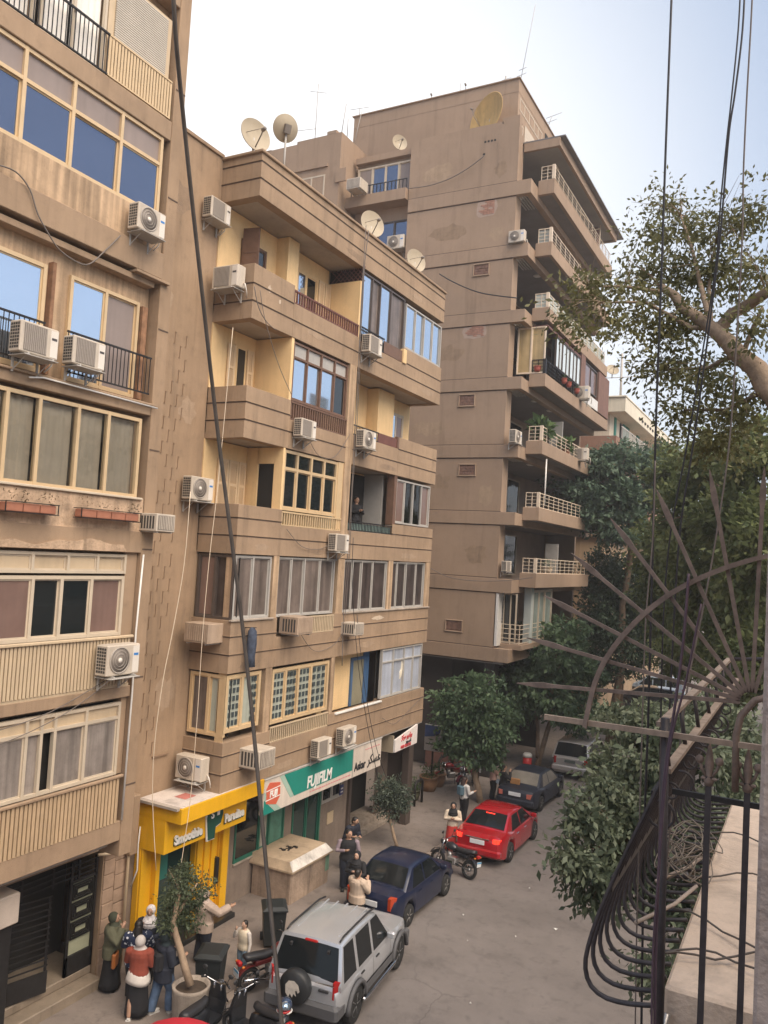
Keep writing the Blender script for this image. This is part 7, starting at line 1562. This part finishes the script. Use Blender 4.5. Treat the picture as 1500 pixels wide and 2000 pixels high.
def panel():
    R = thing('railing_panel', 'upright iron bars with fleur-de-lis tips across the end of the ledge', 'railing', (-.25, 2.92, 8.7)); Y = 2.92
    for x in (-.287, -.170): 
        m = MB(); m.box(x - .0095, x + .0095, Y - .009, Y + .009, 8.2, 9.53); m.build('bar', IRONP, R)
        f = MB(); f.lathe([(.012, 9.50), (.017, 9.515), (.009, 9.53), (.015, 9.57), (.009, 9.61), (.001, 9.645)], (x, Y, 0), 10)
        for s in (-1, 1): f.tube([(x + s * .004, Y, 9.525), (x + s * .022, Y, 9.55), (x + s * .03, Y, 9.575)], .006, 6); f.ell((x + s * .030, Y, 9.582), .014, .012, .014, 10, 7)
        f.bbox(x - .025, x + .025, Y - .009, Y + .009, 9.518, 9.527, .003); f.build('finial', RUST, R)
    m = MB(); m.tube([(-.405, Y, 8.2), (-.432, Y, 9.70)], .015, 8); m.build('corner_post', IRONP, R)
    m = MB(); m.box(-.40, .05, Y - .006, Y + .006, 9.452, 9.470); m.build('top_rail', IRON, R)
    for x in (-.365, -.265, -.15): MB().tube([(x + .02, Y + .1, 8.60), (x - .005, Y + .01, 8.42)], .011, 6).build('stay', ALU, R)
panel()
def basket():
    R = thing('basket_grille', 'dark bulging basket grille of curved bars running along the ledge', 'railing', (-.5, 4.4, 8.7))
    y0, y1, n = 2.98, 5.9, 27
    def prof(y, near=0.0):
        return spline([(-.435, y, 8.72), (-.52, y, 8.70), (-.60, y, 8.695), (-.655, y, 8.72), (-.678, y, 8.775), (-.672, y, 8.85), (-.64, y, 8.97), (-.58, y, 9.14), (-.50, y, 9.34), (-.435, y, 9.50)], 2)
    for i in range(n):
        y = y0 + (y1 - y0) * i / (n - 1); o = (0 if i else -.02)
        MB().tube(prof(y), .0085, 6).build('curved_bar', IRONP, R)
    for (x, z, r, nm, m_) in ((-.43, 9.51, .016, 'top_rail', RUSTP), (-.455, 9.665, .015, 'hand_rail', RUSTP)):
        m = MB(); m.box(x - r, x + r, y0, y1 if nm == 'top_rail' else 5.6, z - .008, z + .008); m.build(nm, m_, R)
    m = MB(); m.loft([[(x - .004, y, z), (x + .004, y, z), (x + .004, y, z + .05), (x - .004, y, z + .05)] for x, y, z in ((-.60, y0, 9.06), (-.60, y1, 9.06))]); m.loft([[(x - .004, y, z), (x + .004, y, z), (x + .004, y, z + .035), (x - .004, y, z + .035)] for x, y, z in ((-.475, y0, 9.40), (-.475, y1, 9.40))]); m.build('flat_band', IRON, R)
    m = MB()
    for y in np.arange(y0 + .05, 5.6, .42): m.tube([(-.43, y, 9.51), (-.455, y, 9.66)], .009, 5)
    m.tube([(-.455, 5.6, 9.665), (0, 5.6, 9.72)], .012, 5); m.build('upright', IRONP, R)
    for y in np.arange(3.3, 5.8, .55):
        m = MB(); m.torus((-.49, y, 9.27), .05, .006, 'y', 14, 5); m.torus((-.46, y + .02, 9.36), .03, .005, 'y', 12, 5); m.build('scroll', IRONP, R)
basket()
def wires():
    g = random.Random(5); m = MB(); w = mat('old_wire', (.22, .185, .15), .6, .2, 8)
    for i in range(16):                            # a tangle lodged in the grille
        c = Vector((-.60 + .12 * g.random(), 4.25 + .5 * g.random(), 8.76 + .05 * g.random())); r = .07 + .06 * g.random(); ph = g.random() * 6; pts = []
        for k in range(15): a = ph + k * .5; pts.append((c.x + r * .8 * cos(a), c.y + r * 1.5 * sin(a), c.z + .04 * sin(a * 1.7 + i)))
        m.tube(pts, .0032, 4)
    m.build('wire_tangle', w, None, label='tangle of pale old wires lodged in the basket grille', cat='wire', kind='stuff')
    for i, (ya, yb, k) in enumerate(((3.35, 3.5, .0), (3.75, 3.62, .1), (4.3, 4.5, -.1), (5.0, 5.1, .05), (3.25, 3.9, .2))):
        m = MB(); pts = []
        for t in range(9): u = t / 8; pts.append((-.5 + .55 * u, ya + (yb - ya) * u + .08 * sin(u * 5 + k * 9), 8.708 + .012 + .02 * abs(sin(u * 6 + i)) - (.0 if u > .15 else 0)))
        m.tube(pts, .0045, 5); m.build('loose_wire', mat('dark_wire', (.10, .085, .075), .6, .1), None, label=('loose dark wire lying across the near end of the ledge', 'wire crossing the ledge a little past its near end', 'wire crossing the ledge by the pale tangle', 'wire crossing the far part of the ledge', 'long slanting wire on the ledge, crossing two of its straighter neighbours')[i], cat='wire', group='wires lying on the ledge')
    m = MB()
    for (ya, za) in ((4.1, 8.73), (3.6, 8.72)): m.tube([(-.62, ya, za), (-.50, ya + .25, za + .02), (-.44, ya + .5, za + .03)], .009, 5)
    m.build('stick', mat('pale_stick', (.42, .34, .28), .8, .2), None, label='pale sticks caught in the bottom of the basket grille', cat='stick', kind='stuff')
wires()
BLKC = mat('black_cable', (.022, .022, .026), .5, .1, 8); GRYC = mat('grey_cable', (.16, .135, .12), .65, .15, 10); PURC = mat('purple_cable', (.10, .065, .085), .6, .2, 12)
def cable(label, pts, r, m, group='hanging cables', n=5):
    MB().tube(spline(pts, n), r, 6).build('cable', m, None, label=label, cat='cable', group=group)
cable('thick dark cable sagging down across the near block and the yellow shop', [(-2.32, 2.25, 12.9), (-2.37, 2.35, 12.41), (-2.48, 2.59, 11.97), (-2.54, 2.85, 11.3), (-2.55, 3.04, 10.68), (-2.4, 3.16, 9.68), (-2.13, 3.06, 8.76), (-1.9, 2.91, 8.23), (-1.8, 2.85, 7.9)], .0095, mat('weathered_cable', (.085, .072, .062), .6, .25, 9))
cable('single black cable hanging straight down, apart from the paired cables', [(-0.693, 4.0, 13.181), (-0.693, 4.0, 12.917), (-0.692, 4.0, 12.24), (-0.688, 4.0, 11.575), (-0.687, 4.0, 10.972), (-0.677, 4.0, 10.233), (-0.668, 4.0, 9.51), (-0.664, 4.0, 8.919), (-0.641, 4.0, 7.999)], 0.0058, BLKC)
cable('black cable of the pair, curving down through the right tree', [(-0.35, 3.9, 13.008), (-0.354, 3.9, 12.713), (-0.376, 3.9, 12.425), (-0.396, 3.9, 12.234), (-0.411, 3.9, 11.897), (-0.42, 3.9, 11.706), (-0.451, 3.9, 11.326), (-0.499, 3.9, 10.805), (-0.541, 3.9, 10.427), (-0.554, 3.9, 10.051), (-0.56, 3.9, 9.425), (-0.559, 3.9, 8.857)], 0.0047, BLKC)
cable('second cable of the pair, twisted round the first', [(-0.373, 3.95, 13.049), (-0.377, 3.95, 12.75), (-0.397, 3.95, 12.408), (-0.409, 3.95, 12.237), (-0.426, 3.95, 11.945), (-0.438, 3.95, 11.629), (-0.485, 3.95, 11.197), (-0.538, 3.95, 10.765), (-0.592, 3.95, 10.38), (-0.609, 3.95, 9.998), (-0.601, 3.95, 9.41), (-0.584, 3.95, 8.836)], 0.004, BLKC)
cable('thin grey cable running down beside the paired cables, nearest the plastered wall', [(-0.34, 4.2, 13.213), (-0.344, 4.2, 12.897), (-0.351, 4.2, 12.532), (-0.354, 4.2, 12.169), (-0.349, 4.2, 11.859), (-0.357, 4.2, 11.402), (-0.374, 4.2, 10.849), (-0.417, 4.2, 10.4), (-0.463, 4.2, 10.05), (-0.52, 4.2, 9.674), (-0.561, 4.2, 9.201), (-0.592, 4.2, 8.756)], 0.0045, GRYC)
cable('purple cable bundled down the corner post of the railing', [(-0.366, 2.86, 10.196), (-0.375, 2.86, 9.974), (-0.394, 2.86, 9.752), (-0.416, 2.86, 9.547), (-0.424, 2.86, 9.345), (-0.425, 2.86, 9.112), (-0.423, 2.86, 8.882), (-0.417, 2.86, 8.64)], 0.005, PURC)
cable('second purple cable looping off the corner post', [(-0.322, 2.85, 10.098), (-0.361, 2.85, 9.842), (-0.399, 2.85, 9.652), (-0.415, 2.85, 9.449), (-0.422, 2.85, 9.232), (-0.431, 2.85, 8.966), (-0.425, 2.85, 8.642)], 0.004, PURC)
cable('thin brown string hanging before the leafy trees', [(-0.614, 3.6, 10.672), (-0.612, 3.6, 10.339), (-0.627, 3.6, 10.009), (-0.626, 3.6, 9.683), (-0.621, 3.6, 9.233), (-0.614, 3.6, 8.727), (-0.602, 3.6, 8.232)], 0.0032, GRYC)
cable('cable drooping across the near block to the condenser with the blue sticker', [(-12.9, 8.85, 16.67), (-12.9, 9.26, 16.72), (-12.9, 9.58, 16.53), (-12.9, 9.8, 16.14), (-12.9, 10.12, 15.82), (-12.9, 10.35, 15.66), (-12.9, 10.75, 15.58), (-12.9, 11.06, 15.65), (-12.9, 11.42, 16.05), (-12.9, 11.79, 16.51)], 0.014, GRYC, 'cables on the facades', 4)
cable('pale cord hanging down the front of the left balconies to the yellow shop', [(-12.7, 15.34, 15.54), (-12.7, 15.26, 13.49), (-12.7, 15.18, 11.61), (-12.7, 15.05, 9.76), (-12.7, 15.0, 7.94), (-12.7, 15.01, 6.14), (-12.7, 14.97, 4.25), (-12.7, 14.79, 2.67)], 0.008, CREAMM, 'cables on the facades', 4)
cable('second pale cord from the blank wall to the yellow shop roof', [(-12.9, 14.46, 11.41), (-12.9, 14.42, 9.73), (-12.9, 14.2, 8.21), (-12.9, 13.99, 7.07), (-12.9, 13.87, 5.71), (-12.9, 13.93, 4.46), (-12.9, 14.21, 2.8)], 0.009, CREAMM, 'cables on the facades', 4)
cable('bundle of thin cables running down the column by the condensers', [(-12.85, 21.69, 20.63), (-12.85, 21.67, 17.97), (-12.85, 21.75, 15.37), (-12.85, 21.77, 13.09), (-12.85, 21.78, 10.83), (-12.85, 21.73, 8.59), (-12.85, 21.83, 6.68)], 0.012, GRYC, 'cables on the facades', 4)
cable('thin cable slanting from the column to the small tree by the step', [(-12.5, 21.45, 10.67), (-12.5, 21.58, 9.1), (-12.5, 22.24, 6.69), (-12.5, 22.94, 4.99), (-12.5, 23.63, 3.57), (-12.5, 24.19, 2.45)], 0.009, BLKC, 'cables on the facades', 4)
cable('second thin cable slanting to the small tree, above the sign end', [(-12.5, 21.96, 8.3), (-12.5, 22.53, 6.5), (-12.5, 23.18, 4.96), (-12.5, 23.89, 3.68), (-12.5, 24.63, 2.69)], 0.009, BLKC, 'cables on the facades', 4)
cable('cable looped below the upper corner band', [(-12.9, 16.32, 16.9), (-12.9, 16.55, 16.43), (-12.9, 16.96, 16.14), (-12.9, 17.39, 16.05)], 0.012, GRYC, 'cables on the facades', 4)
cable('long cord hanging from the roof dish over the top floor windows', [(-12.85, 21.87, 20.53), (-12.85, 21.74, 19.32), (-12.85, 21.77, 18.0), (-12.85, 21.73, 16.67)], 0.014, GRYC, 'cables on the facades', 4)
cable('black cable sagging across the tower side wall from the roof edge', [(-16.72, 35.6, 24.23), (-16.09, 35.6, 23.82), (-15.25, 35.6, 23.37), (-14.44, 35.6, 23.03), (-13.52, 35.6, 22.79), (-12.62, 35.6, 22.6)], .03, BLKC, 'cables on the facades', 4)
cable('thin cable drooping across the top of the tower side wall', [(-18.76, 35.8, 29.0), (-17.6, 35.8, 28.96), (-16.49, 35.8, 29.14), (-15.54, 35.8, 29.5), (-14.76, 35.8, 29.95)], .022, GRYC, 'cables on the facades', 4)
cable('thin cable draped over the low beam of the tower', [(-16.34, 35.7, 9.67), (-15.62, 35.7, 9.37), (-14.76, 35.7, 9.23), (-13.47, 35.7, 9.24), (-12.23, 35.7, 9.37), (-11.26, 35.7, 9.55)], .018, GRYC, 'cables on the facades', 4)
XC = -12.93; GF = 'cables on the facades'
for lab, pts in (('thin cable drooping from the corner condenser with looped pipes to the balcony below', [(XC, 16.6, 16.9), (XC, 16.9, 16.2), (XC, 17.6, 15.2), (XC, 18.3, 14.5)]),
                 ('thin cable hanging between the condenser under the brown rail and the column', [(XC, 19.2, 13.5), (XC, 19.9, 13.0), (XC, 20.8, 13.1), (XC, 21.6, 13.9)]),
                 ('loose cable looping below the dark gilt-framed bay', [(XC, 18.5, 10.75), (XC, 19.3, 10.3), (XC, 20.2, 10.25), (XC, 20.9, 10.45)]),
                 ('cable sagging along the band beneath the dusty glazing', [(XC, 19.4, 7.9), (XC, 20.3, 7.25), (XC, 21.4, 7.35), (XC, 22.0, 7.8)]),
                 ('cable looped along the band end over the hanging sign', [(XC, 24.9, 4.6), (XC, 25.8, 4.25), (XC, 26.8, 4.5), (XC, 28.1, 4.95)]),
                 ('cable running down beside the column past the red balcony panel', [(XC, 21.95, 16.9), (XC, 21.98, 15.2), (XC, 22.0, 13.6), (XC, 21.96, 12.0), (XC, 22.02, 10.4), (XC, 21.97, 8.0)]),
                 ('thin cable crossing the lower band of the near block under the slatted screen', [(XC, 8.5, 6.55), (XC, 9.8, 6.62), (XC, 11.0, 6.8), (XC, 12.3, 7.25)]),
                 ('second thin cable under the slatted screen, drooping lower', [(XC, 8.5, 6.3), (XC, 10.0, 6.38), (XC, 11.3, 6.7), (XC, 12.2, 7.1)])):
    cable(lab, pts, .009, GRYC, GF, 5)
# ------------------------------------------------------------------ thin city haze
def haze():
    m = bpy.data.materials.new('city_haze'); m.use_nodes = True; N = m.node_tree.nodes; L = m.node_tree.links
    for n in list(N):
        if n.type != 'OUTPUT_MATERIAL': N.remove(n)
    out = [n for n in N if n.type == 'OUTPUT_MATERIAL'][0]
    v = N.new('ShaderNodeVolumePrincipled'); v.inputs['Color'].default_value = (.93, .93, .94, 1); v.inputs['Density'].default_value = .0014; v.inputs['Anisotropy'].default_value = .2
    L.new(v.outputs[0], out.inputs['Volume'])
    MB().box(-520, 520, -320, 920, -1.2, 40.5).build('haze', m, None, kind='stuff', label='thin pale city haze hanging over the whole street', cat='haze')
haze()
